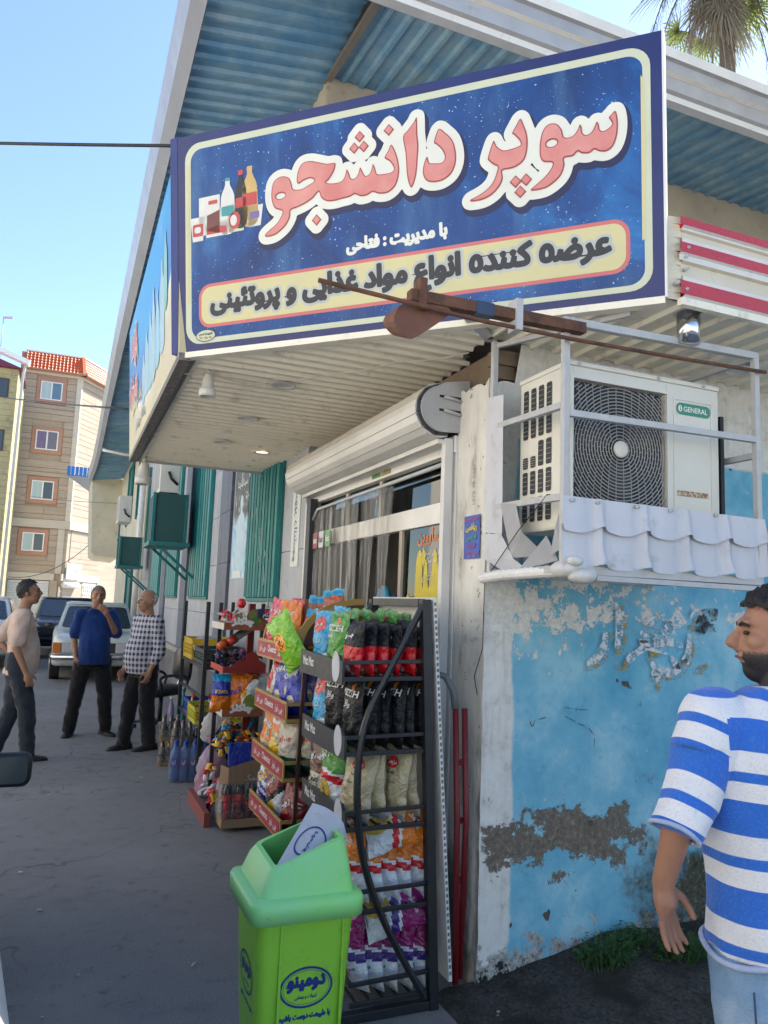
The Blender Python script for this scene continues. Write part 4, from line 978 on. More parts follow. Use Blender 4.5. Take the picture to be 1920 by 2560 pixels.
for i, (x0, x1, z0, z1) in enumerate(wins):
    wn = part('window', af, x0-.21, x1+.21, z0-.22, z1+.2, -.05, .045, TERR)
    for a0, a1, b0, b1 in ((x0, x1, z1-.06, z1), (x0, x1, z0, z0+.06), (x0, x0+.06, z0+.06, z1-.06), (x1-.06, x1, z0+.06, z1-.06), ((x0+x1)/2-.04, (x0+x1)/2+.04, z0+.06, z1-.06)): part('frame', af, a0, a1, b0, b1, .045, .085, WHITE_CLEAN, wn)
    xm = (x0+x1)/2
    part('pane', af, x0+.06, xm-.04, z0+.06, z1-.06, .045, .055, (CURT, CURV, CURT, CURT)[i], wn); part('pane', af, xm+.04, x1-.06, z0+.06, z1-.06, .045, .06, (BGL, mat('mauve_glass', (.16, .15, .2), .3), DGL, DGL)[i], wn)
# ground floor: garage shutter, shop door, small sign, lattice
k = mat('garage_white', (.60, .61, .62), .45)
for i in range(16): part('shutter_slat', af, -2.9, -.85, .05+.14*i, .05+.14*i+.13, -.04, .02+.02*(i % 2), k)
part('ground_pier', af, -3.3, -2.95, 0, 2.33, -.04, .05, TRAV); part('ground_pier', af, -.82, -.42, 0, 2.33, -.04, .05, TRAV)
sd_ = part('shop_door', as_, -.1, 1.15, 0, 2.0, -.3, -.2, DGL)
for a0, a1, b0, b1 in ((-.18, -.1, 0, 2.0), (1.0, 1.08, 0, 2.0), (.48, .52, 0, 1.75), (-.1, 1.0, 1.72, 1.8)): part('door_frame', as_, a0, a1, b0, b1, -.2, -.12, WHITE_CLEAN, sd_)
mb = MB(); mb.tube([as_(-.2, 2.12, .12), as_(1.2, 2.12, .12)], .17, 12); mb.build('shutter_box', WHITE_CLEAN, ap)
lt = part('lattice_wall', as_, 1.9, 3.3, .1, 2.3, -.1, .0, mat('pale_lattice', (.62, .60, .54), .8))
for i in range(9):
    for j in range(6): part('lattice_block', as_, 1.98+.22*j+.05*(i % 2), 2.08+.22*j+.05*(i % 2), .25+.22*i, .38+.22*i, 0, .05, mat('pale_lattice', (.62, .60, .54), .8), lt)
sw = part('small_window', as_, 3.7, 4.2, 3.9, 4.9, .0, .06, DGL)
# tiled roof
rt = bpy.data.meshes.new('roof_tile')
tl = [(-.09, 0, 0), (.09, 0, 0), (.09, .05, .24), (-.09, .05, .24), (-.09, -.03, 0), (-.045, -.055, 0), (.0, -.03, 0), (-.09, .02, .24), (-.045, -.005, .24), (0, .02, .24), (.09, -.02, 0), (.09, .03, .24)]
rt.from_pydata(tl, [], [(4, 5, 8, 7), (5, 6, 9, 8), (6, 10, 11, 9), (4, 6, 5), (4, 10, 6), (0, 1, 10, 4)]); rt.materials.append(ORT)
def tiles(f0, ncol, wid, nrow, h, lean):
    for r in range(nrow):
        for c_ in range(ncol):
            o = link('roof_tile', rt, ap); loc, rz = f0(c_, r); o.location = loc - ORG[ap.name]; o.rotation_euler = (lean, 0, rz); o.scale = (wid/.18, 1, h/.24)
HT = 1.05
tiles(lambda c_, r: (V((-3.05+.19*c_+.095, AY-.42+.075*r, 14.02+.175*r)), 0), 16, .19, 6, .205, -radians(20))
tiles(lambda c_, r: (AC0+AD*(.05+.21*c_)+AN*(.42-.075*r)+V((0, 0, 14.02+.175*r)), pi/2-radians(32)), 20, .21, 6, .205, -radians(20))
part('eave_board', af, -3.2, .15, 13.98, 14.05, .0, .45, TERR); part('eave_board', as_, -.15, 6, 13.98, 14.05, .0, .45, TERR)
mb = MB(); mb.bar(V((-3.15, AY+.08, 15.12)), V((.0, AY+.06, 15.12)), .1, .07); mb.bar(AC0+V((0.05, .05, 15.12)), AC0+AD*6-AN*.05+V((0, 0, 15.12)), .1, .07); mb.build('ridge_cap', WHITE_CLEAN, ap)
mb = MB(); mb.bar(AC0+V((.12, -.40, 14.02)), AC0+V((.0, .0, 15.1)), .16, .10); mb.build('hip_cap', ORT, ap)
mb = MB(); mb.prism([(-3.3, AY+.2), (-.3, AY+.2), (3, AY+7), (-3.3, AY+7)], lambda a, b_, d: V((a, b_, d)), 14.0, 15.05); mb.build('roof_core', TERR, ap)
# shop board on the angled wall
bd = thing('mosque_street_board', 'small white and blue sign board over the far shop door', 'sign', as_(.5, 2.9, .2))
mb = MB(); fbox(mb, as_, -.05, 1.35, 2.45, 3.32, .10, .16); bb = mb.build('board', mat('board_print', (.62, .66, .66), .5, c2=(.40, .58, .68), nscale=1.2), bd)
mb = MB(); put_text(mb, fa('ثارالله'), w=.55, fn=lambda a, b_, d: as_(.95+a, 2.92+b_, .164+d), off=.02); mb.build('lettering', mat('board_ink', (.12, .15, .16), .6), bb)
mb = MB(); put_text(mb, fa('مسجد حضرت ابوالفضل'), w=.5, fn=lambda a, b_, d: as_(.32+a, 2.75+b_, .164+d), off=.02); mb.build('lettering', MATS['board_ink'], bb)
mb = MB(); put_text(mb, fa('خیابان امام'), w=.6, fn=lambda a, b_, d: as_(.7+a, 2.56+b_, .164+d)); mb.build('lettering', MATS['board_ink'], bb)
# yellow house on the left edge
yh = thing('yellow_house', 'weathered mustard yellow house at the left edge with burgundy gable', 'building', (-4.2, 40, 0))
YELW = mat('mustard_brick', (.43, .36, .19), .9, c2=(.34, .285, .15), nscale=1.3, dirt=(2.2, (.16, .13, .07), .52, .6))
mb = MB(); mb.box(-9, -2.93, 40, 48, 0, 12.3); mb.build('wall', YELW, yh)
z = .3; rr = random.Random(5)
while z < 12.1:   # courses of long bricks on the sunny face
    mb = MB(); mb.box(-5.5, -2.96, 39.965, 40.0, z, z+.27); mb.build('brick_course', YELW, yh); z += .285
for z0, z1 in ((10.85, 11.7), (8.3, 9.2), (5.6, 6.5)):
    mb = MB(); mb.box(-4.5, -3.27, 39.93, 39.963, z0-.05, z1+.08); wn = mb.build('window', mat('brown_frame', (.09, .06, .05), .7), yh)
    mb = MB(); mb.box(-4.4, -3.34, 39.90, 39.929, z0+.03, z1); mb.build('pane', DGL, wn)
for z0 in (11.9, 9.35, 7.2):
    mb = MB(); mb.cyl((-3.12, 39.98, z0), (-3.12, 39.82, z0), .06, None, 10); mb.build('vent_pipe', CONC, yh)
mb = MB(); mb.prism([(-9, 12.3), (-2.75, 12.3), (-9, 14.4)], lambda a, b_, d: V((a, 39.7+d, b_)), 0, 4); mb.build('gable', mat('burgundy_paint', (.16, .02, .06), .6), yh)
mb = MB(); mb.bar((-2.45, 39.6, 12.55), (-9, 39.6, 14.8), .5, .22); mb.build('verge_board', WHITE_CLEAN, yh)
mb = MB(); mb.tube([(-2.62, 39.7, 12.5), (-2.72, 39.9, 12.1), (-2.78, 39.9, 0)], .07, 8); mb.build('drain_pipe', GALV, yh)
mb = MB(); mb.cyl((-3.9, 41, 13.0), (-3.9, 41, 15.2), .025, None, 6); mb.bar((-3.9, 41, 15.1), (-3.5, 41, 15.15), .2, .06); o = mb.build('roof_antenna', GALV); tag(o, 'thin rooftop antenna mast above the yellow house', 'antenna')
# low far block to close the end of the street
fb = thing('far_pale_house', 'pale sunlit house filling the gap at the far street end', 'building', (6, 60, 0))
mb = MB(); mb.box(2.6, 14, 56, 70, 0, 9); mb.build('wall', CREAM, fb)
mb = MB(); mb.box(3.2, 4.4, 55.9, 55.99, 3.6, 4.9); mb.build('window', DGL, fb)
# ================================================================== roller shutter over the door
SHW = mat('shutter_white', (.66, .65, .62), .4, c2=(.58, .57, .54), nscale=3, dirt=(9, (.34, .31, .26), .58, .5)); SHG = mat('shutter_grey', (.42, .42, .42), .5, c2=(.34, .34, .34), nscale=6)
rs = thing('roller_shutter', 'white rolled up shutter drum hanging over the shop entrance', 'roller shutter', (WX-.12, 4.5, 2.65))
RC, RY0, RY1, RR = (WX-.10, 2.607), 3.36, 5.78, .138
def rp(a, y, r=RR): return V((RC[0]+r*cos(a), y, RC[1]+r*sin(a)))
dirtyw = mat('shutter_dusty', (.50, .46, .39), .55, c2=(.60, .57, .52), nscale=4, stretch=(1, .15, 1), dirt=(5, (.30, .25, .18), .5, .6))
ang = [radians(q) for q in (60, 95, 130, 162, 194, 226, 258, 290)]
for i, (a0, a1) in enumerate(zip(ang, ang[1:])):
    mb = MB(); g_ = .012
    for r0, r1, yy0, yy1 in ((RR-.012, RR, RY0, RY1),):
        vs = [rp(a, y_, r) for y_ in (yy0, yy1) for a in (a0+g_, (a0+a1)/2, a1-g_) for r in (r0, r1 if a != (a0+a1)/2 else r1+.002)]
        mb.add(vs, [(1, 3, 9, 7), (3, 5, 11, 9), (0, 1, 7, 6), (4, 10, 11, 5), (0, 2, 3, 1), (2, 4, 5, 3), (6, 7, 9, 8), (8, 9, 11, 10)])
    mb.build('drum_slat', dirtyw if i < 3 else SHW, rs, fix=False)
    if i < 7:   # dark rubber block at the drum end
        mb = MB(); vs = [rp(a, y_, r) for y_ in (RY0-.012, RY0+.004) for a in (a0+.03, a1-.03) for r in (RR-.034, RR-.004)]
        mb.add(vs, [(0, 1, 3, 2), (4, 6, 7, 5), (0, 2, 6, 4), (1, 5, 7, 3), (0, 4, 5, 1), (2, 3, 7, 6)]); mb.build('end_block', mat('dark_rubber', (.055, .06, .065), .7), rs)
mb = MB(); mb.tube([(RC[0], RY0+.01, RC[1]), (RC[0], RY1-.01, RC[1])], RR-.014, 24); mb.build('drum_core', SHG, rs)
mb = MB(); o_ = [(WX+.05, 2.50), (WX+.05, 2.77), (WX-.09, 2.745)]+[(RC[0]+.118*cos(t), RC[1]+.118*sin(t)) for t in [radians(q) for q in range(105, 275, 15)]]
mb.prism(o_[::-1], lambda a, b_, d: V((a, RY0-.02+d, b_)), -.012, 0); ep = mb.build('end_plate', SHG, rs)
for z_ in (2.67, 2.60):
    mb = MB(); mb.box(RC[0]-.02, RC[0]+.10, RY0-.0345, RY0-.0325, z_-.006, z_+.006); mb.build('slot', DARK, ep)
    mb = MB(); mb.tube([(WX+.01, RY0-.04, z_-.02), (WX-.05, RY0-.045, z_-.01), (WX-.1, RY0-.05, z_-.005)], .008, 6); mb.build('bolt', GALV, ep)
mb = MB(); mb.box(WX-.10, WX-.02, RY0+.02, RY1-.02, 2.44, 2.466); mb.build('bottom_bar', SHW, rs, .003)
mb = MB(); mb.box(WX-.065, WX-.02, 3.36, 3.40, 0, 2.47); mb.build('guide_rail', SHW, rs, .003)
mb = MB(); mb.box(WX-.07, WX-.02, 5.70, 5.75, .0, 2.40); gr_ = mb.build('guide_rail', SHW, rs, .003)
mb = MB(); mb.box(WX-.075, WX-.015, 5.60, 5.70, .0, 2.42); mb.build('guide_channel', mat('charcoal_metal', (.03, .034, .04), .5), rs, .003)
# stickers on the lintel
for nm, y0, c_, tx, lb in (('green', 4.40, (.10, .30, .08), 'زوم', 'small green sticker on the white door lintel'), ('gold', 4.24, (.36, .27, .08), 'سیار', 'small gold sticker on the white door lintel')):
    mb = MB(); mb.box(WX-.019, WX-.0165, y0-.07, y0+.07, 2.415, 2.485 if nm == 'gold' else 2.465)
    o = mb.build('sticker', mat('sticker_'+nm, c_, .4), at=(WX, y0, 2.45)); tag(o, lb, 'sticker')
    mb = MB(); put_text(mb, fa(tx), w=.06, fn=lambda a, b_, d: V((WX-.0195-d, y0-a, 2.445+b_)), off=.03); mb.build('lettering', INK, o)
# clear vinyl curtain strips in the doorway
FILM = mat_film()
cu = thing('vinyl_strip_curtain', 'clear plastic strip curtain hanging in the shop doorway', 'curtain', (WX, 4.8, 2.4))
for i, (y0, y1, sw, gat) in enumerate(((4.07, 4.36, .02, .10), (4.30, 4.62, .04, .16), (4.66, 4.98, -.02, .05), (4.93, 5.25, .01, .02), (5.2, 5.46, .0, .02), (5.42, 5.66, .02, .0))):
    mb = MB(); nu, nv = 14, 20; vs = []
    for a in range(nu+1):
        for c_ in range(nv+1):
            t = c_/nv; z_ = 2.33-2.25*t; s_ = a/nu; y_ = y0+(y1-y0)*s_; pinch = gat*sin(pi*min(1, t*1.4))
            y_ = y_+(sw*3*t)+(.5-s_)*pinch
            x_ = WX-.03-.02*sin(s_*5+i+t*3)*(.3+t)-.005*sin(s_*17+i*2+t*6)
            vs.append((x_, y_, z_))
    mb.add(vs, [(a*(nv+1)+c_, (a+1)*(nv+1)+c_, (a+1)*(nv+1)+c_+1, a*(nv+1)+c_+1) for a in range(nu) for c_ in range(nv)], 0, True); mb.build('vinyl_strip', FILM, cu, fix=False)
mb = MB(); mb.tube([(WX-.045, 3.42, 2.345), (WX-.05, 4.3, 2.335), (WX-.045, 5.5, 2.33), (WX-.045, 5.62, 2.25)], .012, 8); mb.build('curtain_rail', mat('clear_tube', (.5, .52, .53), .15), cu)
# goods hanging inside the doorway
for i, (y_, z_, c_) in enumerate(((4.75, 1.55, (.02, .08, .4)), (4.68, 1.80, (.45, .03, .05)), (5.2, 1.62, (.05, .35, .6)), (4.9, 1.35, (.55, .38, .03)), (4.5, 1.5, (.5, .5, .48)), (5.0, 1.75, (.4, .03, .06)))):
    mb = MB(); mb.ell((0, 0, 0), (.05, .12, .16), 8); o = mb.build('hanging_bag', mat('hang_%d' % i, c_, .3)); o.location = (WX+.30+.05*i, y_, z_)
    tag(o, ('royal blue', 'crimson', 'sky blue', 'amber', 'white', 'dark red')[i]+' packet hanging inside the dim shop doorway', 'packet', 'packets hanging inside the doorway')
for i, (c_, lb, tx, y0) in enumerate((((.30, .02, .03), 'red', 'fast', 5.50), ((.6, .6, .62), 'white', 'fast', 5.36), ((.12, .35, .12), 'green', 'fast', 5.21))):
    mb = MB(); mb.box(WX-.055, WX-.052, y0-.055, y0+.055, 2.03, 2.15); o = mb.build('door_card', mat('card_'+lb, c_, .4), at=(WX-.05, y0, 2.1)); tag(o, lb+' advert card on the clear curtain near the left door post', 'card')
    mb = MB(); put_text(mb, tx, w=.085, fn=lambda a, b_, d: V((WX-.056-d, y0-a, 2.09+b_)), off=.03); mb.build('lettering', INK if lb == 'white' else LETW, o)
sf = thing('shop_shelving', 'stocked shelves of colourful packets dimly seen inside the shop', 'shelves', (3.2, 4.6, .1)); r_ = random.Random(4)
for z_ in (.5, .95, 1.4, 1.85, 2.3):
    mb = MB(); mb.box(3.2, 3.6, 3.5, 5.8, z_-.03, z_); mb.build('shelf_board', WHITEP, sf); y_ = 3.55
    while y_ < 5.7:
        w_ = r_.uniform(.10, .22); h_ = r_.uniform(.16, .34); mb = MB(); mb.box(3.22, 3.4, y_, y_+w_-.015, z_+.001, z_+h_); q = r_.randint(0, 6); mb.build('packet', mat('stock_%d' % q, [(.5, .03, .04), (.03, .1, .45), (.6, .45, .04), (.6, .6, .58), (.05, .3, .1), (.55, .2, .02), (.3, .05, .3)][q], .35), sf); y_ += w_
# ================================================================== lamps under the canopy
LW = mat('lamp_plastic', (.62, .61, .57), .35); CHR = mat('chrome', (.7, .7, .7), .12, metal=1)
def socket(x, y, s, label):
    o = thing('lamp_holder', label, 'lamp', (x, y, SOF), 'hanging lamp holders')
    mb = MB(); mb.cyl((x, y, SOF-.001), (x, y, SOF-.04*s), .012*s, None, 8); mb.build('stem', LW, o)
    mb = MB(); mb.lathe([(.02*s, -.04*s), (.032*s, -.075*s), (.036*s, -.12*s), (.047*s, -.125*s), (.047*s, -.165*s), (.036*s, -.168*s), (.03*s, -.14*s)], 18, (x, y, SOF), cap=False); mb.build('holder', LW, o, fix=False)
socket(.64, 4.20, 1.0, 'white bulb holder hanging near the outer canopy corner')
socket(.575, 7.18, 1.6, 'dark bulb holder at the far end of the canopy')
for i, (x, y, lb) in enumerate(((1.08, 4.25, 'nearest'), (1.075, 5.16, 'middle'), (1.07, 6.06, 'farthest'), (1.447, 6.30, 'warm lit'), (3.07, 2.8, 'right hand'))):
    o = thing('recessed_spotlight', lb+' round recessed spotlight set in the canopy soffit', 'spotlight', (x, y, SOF), 'recessed soffit spotlights')
    mb = MB(); mb.lathe([(.075, -.022), (.072, -.028), (.055, -.026), (.055, -.018)], 20, (x, y, SOF), cap=False); mb.build('rim', LW, o, fix=False)
    mb = MB(); mb.lathe([(.055, -.0195), (.001, -.0195)], 20, (x, y, SOF), cap=False); d_ = mb.build('diffuser', LW if i != 3 else mat('lit_diffuser', (.8, .6, .3), .4), o, fix=False)
    if i == 3:
        bs = MATS['lit_diffuser'].node_tree.nodes['Principled BSDF']; bs.inputs['Emission Color'].default_value = (1, .75, .45, 1); bs.inputs['Emission Strength'].default_value = .8
o = thing('cylinder_spotlight', 'short chrome cylinder spotlight under the striped fascia', 'spotlight', (2.32, 2.37, SOF))
mb = MB(); mb.cyl((2.32, 2.37, SOF), (2.32, 2.37, SOF-.012), .062, None, 18); mb.build('base', GALV, o); mb = MB(); mb.cyl((2.32, 2.37, SOF-.012), (2.32, 2.37, SOF-.145), .048, .046, 20); mb.build('body', CHR, o)
# ================================================================== wires
def wire(name, label, pts, r=.006, mt=None, sag=0., n=14):
    q = []
    for a, b_ in zip(pts, pts[1:]):
        a, b_ = V(a), V(b_)
        for j in range(n): t = j/n; q.append(a.lerp(b_, t)+V((0, 0, -sag*4*t*(1-t))))
    q.append(V(pts[-1])); mb = MB(); mb.tube(q, r, 6); o = mb.build(name, mt or mat('black_cable', (.015, .015, .017), .5), at=pts[0]); return tag(o, label, 'cable')
wire('overhead_cable', 'black overhead cable running from the sign corner across the sky', [(-3.5, 7.2, 4.95), (.38, 3.97, 4.02), (.9, 3.5, 4.08)], .009, sag=.03)
wire('overhead_cable', 'black overhead cable crossing in front of the apartment windows', [(-2.6, 17, 5.6), (.40, 7.3, 3.34)], .010, sag=.05)
wire('overhead_cable', 'thin grey cable sagging low before the yellow house', [(-3.4, 24, 4.6), (HX-.1, 24, 4.4)], .008, mat('grey_cable', (.2, .2, .2), .6), sag=.15)
wire('overhead_cable', 'thin cable drooping over the far garage shutter', [(-2.6, 41.5, 2.35), (1.0, 41, 4.2), (HX, 30, 3.9)], .018, sag=.55)
wire('ceiling_wire', 'loose white wire clipped along the canopy soffit', [(.48, 4.3, SOF-.025), (.64, 4.19, SOF-.02), (.86, 4.22, SOF-.05), (1.0, 4.12, SOF-.035), (1.25, 3.75, SOF-.06), (1.45, 3.45, SOF-.05), (1.72, 3.18, SOF-.04)], .004, mat('white_wire', (.55, .53, .48), .5), sag=.012)
wire('hanging_wire', 'thin dark wire hanging beside the right sign edge', [(2.15, 2.36, 4.0), (2.19, 2.37, 3.6), (2.20, 2.37, 3.26)], .002)
# ================================================================== air conditioner in its cage
ACW = mat('aged_white_casing', (.66, .64, .56), .35, c2=(.60, .58, .50), nscale=3, dirt=(6, (.40, .36, .26), .6, .4)); ACD = mat('ac_dark_inside', (.02, .022, .025), .6); ACG = mat('grille_grey', (.34, .34, .33), .4, c2=(.28, .28, .275), nscale=8)
AX0, AX1, AYF, AYB, AZ0, AZ1 = 1.815, 2.61, 2.50, 2.86, 1.955, 2.632
ac = thing('air_conditioner', 'aged white outdoor air conditioner with big round fan inside the cage', 'air conditioner', (AX0, AYF, AZ0))
GX0, GX1, GZ0, GZ1 = 1.835, 2.318, 2.045, 2.57
mb = MB()   # casing: walls around a recessed fan opening
mb.box(AX0, AX1, AYF+.03, AYB, AZ0, AZ1); mb.build('casing', ACW, ac, .012)
for a0, a1, z0, z1 in ((AX0, GX0, AZ0, AZ1-.01), (GX1, AX1, AZ0, AZ1-.01), (GX0, GX1, AZ0, GZ0), (GX0, GX1, GZ1, AZ1-.01)):
    mb = MB(); mb.box(a0+.0005, a1-.0005, AYF, AYF+.031, z0+.0005, z1-.0005); mb.build('front_panel', ACW, ac)
mb = MB(); mb.box(AX0-.006, AX1+.006, AYF-.006, AYB, AZ1-.009, AZ1+.012); mb.build('top_cover', ACW, ac, .006)
mb = MB(); mb.box(GX0, GX1, AYF+.0295, AYF+.0299, GZ0, GZ1); mb.build('fan_well', ACD, ac)
FC = (2.078, 2.302)
mb = MB()   # fan blades just behind the guard
for kx in range(3):
    a0 = 2*pi*kx/3
    pts = [(.05, a0), (.20, a0+.25), (.205, a0+.9), (.14, a0+1.15), (.05, a0+.8)]
    mb.add([V((FC[0]+r*cos(a), AYF+.024+.004*math.sin(a-a0), FC[1]+r*sin(a))) for r, a in pts], [(0, 1, 2, 3, 4)])
mb.build('fan_blades', mat('fan_blade', (.045, .047, .05), .5), ac, fix=False)
def ring_part(r, w_):
    n = 56 if r > .08 else 32; ins = []
    for kx in range(n+1):
        a = 2*pi*kx/n; x_, z_ = FC[0]+r*cos(a), FC[1]+r*sin(a)
        ins.append((x_, z_) if GX0+.003 < x_ < GX1-.003 and GZ0+.003 < z_ < GZ1-.003 else None)
    segs = []; cur = []
    for q in ins:
        if q: cur.append(q)
        elif cur: segs.append(cur); cur = []
    if cur: segs.append(cur)
    return segs
mb = MB(); r = .045
while r < .37:
    for s_ in ring_part(r, .004):
        if len(s_) > 1: mb.tube([(x_, AYF+.006, z_) for x_, z_ in s_], .0026, 4, sm=False)
    r += .0142
for ri in range(21):   # short staggered spokes between the rings
    r0 = .045+.0142*ri; n = 10+ri*2
    for kx in range(n):
        a = 2*pi*(kx+.5*(ri % 2))/n; p0 = (FC[0]+r0*cos(a), FC[1]+r0*sin(a)); p1 = (FC[0]+(r0+.0142)*cos(a), FC[1]+(r0+.0142)*sin(a))
        if all(GX0+.004 < q[0] < GX1-.004 and GZ0+.004 < q[1] < GZ1-.004 for q in (p0, p1)): mb.bar((p0[0], AYF+.008, p0[1]), (p1[0], AYF+.008, p1[1]), .0024, .0024)
gd = mb.build('fan_guard', ACG, ac, fix=False)
mb = MB(); mb.lathe([(.036, 0), (.036, -.006), (.030, -.010), (.001, -.011)], 24, (FC[0], AYF+.006, FC[1]), ax='y', cap=False); mb.build('hub_cap', ACW, ac, fix=False)
for a0, a1, z0, z1 in ((GX0-.012, GX0, GZ0-.012, GZ1+.012), (GX1, GX1+.012, GZ0-.012, GZ1+.012), (GX0, GX1, GZ1, GZ1+.012), (GX0, GX1, GZ0-.012, GZ0)):
    mb = MB(); mb.box(a0, a1, AYF-.006, AYF-.0002, z0, z1); mb.build('guard_rim', ACW, ac)
# recessed logo panel
mb = MB()
for a0, a1, z0, z1 in ((2.355, 2.575, 2.555, 2.565), (2.355, 2.365, 2.05, 2.555), (2.565, 2.575, 2.05, 2.555)): mb.box(a0, a1, AYF-.004, AYF-.0002, z0, z1)
mb.build('panel_edge', ACW, ac)
GRN = mat('logo_green', (.03, .24, .15), .4); vs, fs = flat_shape([rrect(2.372, 2.562, 2.492, 2.544, .022)]); mb = MB(); mb.add([(x_, AYF-.003, z_) for x_, z_ in vs], fs); lg = mb.build('logo_plate', GRN, ac, fix=False)
mb = MB(); put_text(mb, 'GENERAL', w=.135, h=.024, fn=lambda a, b_, d: V((a, AYF-.0036-d, b_)), off=.02, cx=2.478, cy=2.518); mb.build('lettering', LETW, lg)
mb = MB(); vs, fs = flat_shape([oval(2.392, 2.518, .011, .015)]); mb.add([(x_, AYF-.0036, z_) for x_, z_ in vs], fs); mb.build('emblem', LETW, lg, fix=False)
mb = MB(); put_text(mb, 'i', h=.02, fn=lambda a, b_, d: V((a, AYF-.0042-d, b_)), off=.03, cx=2.392, cy=2.518); mb.build('emblem_letter', GRN, lg)
mb = MB(); mb.box(2.375, 2.545, AYF-.0025, AYF-.0002, 2.135, 2.158); mb.build('rusty_label', mat('rusty_sticker', (.50, .42, .30), .7, c2=(.26, .12, .05), nscale=60, lo=.42, hi=.55), ac)
# side louvres: columns of tall rounded slots on the left flank
for col in range(4):
    for row, (z0, z1) in enumerate(((2.475, 2.585), (2.365, 2.46), (2.235, 2.345), (2.12, 2.22), (2.0, 2.105))):
        y0 = 2.615+.058*col
        if row == 2 and col in (2, 3): z0, z1 = 2.235, 2.285
        vs, fs = flat_shape([rrect(y0, y0+.038, z0, z1, .008, 3)])
        mb = MB(); mb.add([(AX0-.0025, y_, z_) for y_, z_ in vs], fs); sl_ = mb.build('louvre_slot', ACD, ac, fix=False)
        mb = MB()
        for j in range(4): mb.box(AX0-.003, AX0+.0, y0+.002, y0+.036, z0+(z1-z0)*(j+1)/5-.001, z0+(z1-z0)*(j+1)/5+.001)
        stuff(mb.build('fin', ACG, sl_))
for x_ in (1.86, 2.27, 2.52):
    mb = MB(); mb.cyl((x_, AYF-.006, AZ1+.001), (x_, AYF-.011, AZ1+.001), .008, None, 10); mb.build('screw', GALV, ac)
# cage
cg = thing('steel_cage', 'rusty grey welded steel cage holding the air conditioner', 'cage', (1.72, 2.40, 1.77))
CX0, CX1, CY, CZ0, CZ1 = 1.725, 2.725, 2.40, 1.77, 2.77
def cbar(nm, a, b_, w_=.026, mt=GALV): mb = MB(); mb.bar(a, b_, w_); return mb.build(nm, mt, cg, .002)
cbar('post', (CX0, CY, CZ0), (CX0, CY, CZ1)); cbar('post', (CX1, CY, CZ0), (CX1, CY, CZ1+.02)); cbar('rear_post', (CX0+.03, 2.99, CZ0), (CX0+.03, 2.99, 2.86)); cbar('rear_post', (CX1, 3.02, 2.0), (CX1, 3.02, CZ1))
cbar('front_rail', (CX0+.014, CY, CZ1-.015), (CX1-.014, CY, CZ1+.005), .03); cbar('front_rail', (CX0+.014, CY-.001, 2.388), (CX1-.014, CY-.001, 2.398)); cbar('front_rail', (CX0+.014, CY, 1.785), (CX1, CY, 1.785), .035)
cbar('side_rail', (CX0, CY+.014, 2.42), (CX0+.03, 2.975, 2.45)); cbar('side_rail', (CX0, CY+.014, 2.06), (CX0+.03, 2.975, 2.08)); cbar('side_rail', (CX0, CY+.014, 1.785), (CX0+.03, 2.975, 1.785)); cbar('side_rail', (CX1, CY+.014, CZ1), (CX1, 3.005, CZ1)); cbar('side_rail', (CX1, CY+.014, 1.785), (CX1, 3.04, 1.785)); cbar('side_rail', (CX1, CY+.014, 2.33), (CX1, 3.04, 2.33))
cbar('brace', (CX1-.1, 2.95, 2.44), (CX1+.06, 2.7, 2.25), .02); cbar('brace', (CX1-.06, 3.0, 2.16), (CX1+.1, 2.75, 2.28), .02); cbar('rear_rail', (CX0+.045, 3.02, 1.785), (CX1-.014, 3.02, 1.785))
cbar('roof_stay', (CX0+.03, 3.0, 2.84), (CX0+.36, 2.45, 2.87), .022); 
mb = MB(); mb.box(AX1+.035, AX1+.055, AYF+.02, 2.85, 2.0, 2.52); mb.build('side_plate', ACD, cg)
# rusty rods and the short rusty beam in front
rb = thing('rusty_beam', 'short rusty square beam jutting left of the cage under the sign', 'beam', (1.4, CY, 2.7))
mb = MB(); mb.bar((1.04, CY-.025, 2.715), (1.79, CY-.025, 2.725), .042, .042); mb.build('beam', RUST, rb, .002)
mb = MB(); mb.box(1.30, 1.375, CY-.049, CY-.001, 2.692, 2.742); mb.build('blue_tape', mat('blue_tape', (.025, .05, .10), .5), rb, .002)
for x_ in (1.083, 1.48): mb = MB(); mb.box(x_-.014, x_+.014, CY-.056, CY+.004, 2.66, 2.78); mb.build('strap', RUST if x_ < 1.2 else GALV, rb)
rr_ = thing('rusty_rod', 'long thin rusty rod lashed across the front of the cage', 'rod', (1.7, CY, 2.68))
mb = MB(); mb.tube([(.68, 2.29, 2.665), (1.3, 2.355, 2.668), (1.73, CY-.035, 2.672), (2.3, CY-.03, 2.685), (2.755, CY-.03, 2.70)], .0085, 8); mb.build('rod', RUST, rr_)
lm = thing('rusty_floodlight', 'old rusty floodlight shade hanging from the rusty beam end', 'floodlight', (1.1, 2.42, 2.68))
def ls(a, b_, d): return V((1.13+a*.9+d*.25, 2.40+a*.1, 2.655+b_))+V((0, d, 0))
mb = MB(); o_ = smooth_poly([(.06, .03), (.03, .05), (-.06, .045), (-.13, .0), (-.15, -.06), (-.10, -.11), (-.06, -.10), (.06, .0)], 2)
vs1 = [V((1.13+a, 2.36+.0*a, 2.665+b_)) for a, b_ in o_]; n = len(vs1); vs2 = [V((1.12+a*.75, 2.53, 2.70+b_*.7)) for a, b_ in o_]
mb.loft([vs1, vs2], 0, True, False); mb.build('shade', mat('rusty_shade', (.17, .07, .04), .7, c2=(.12, .05, .035), nscale=12, dirt=(20, (.26, .12, .07), .55, .5)), lm)
mb = MB(); mb.bar((1.16, 2.41, 2.69), (1.20, 2.38, 2.69), .04, .025); mb.build('bracket', GALV, lm)
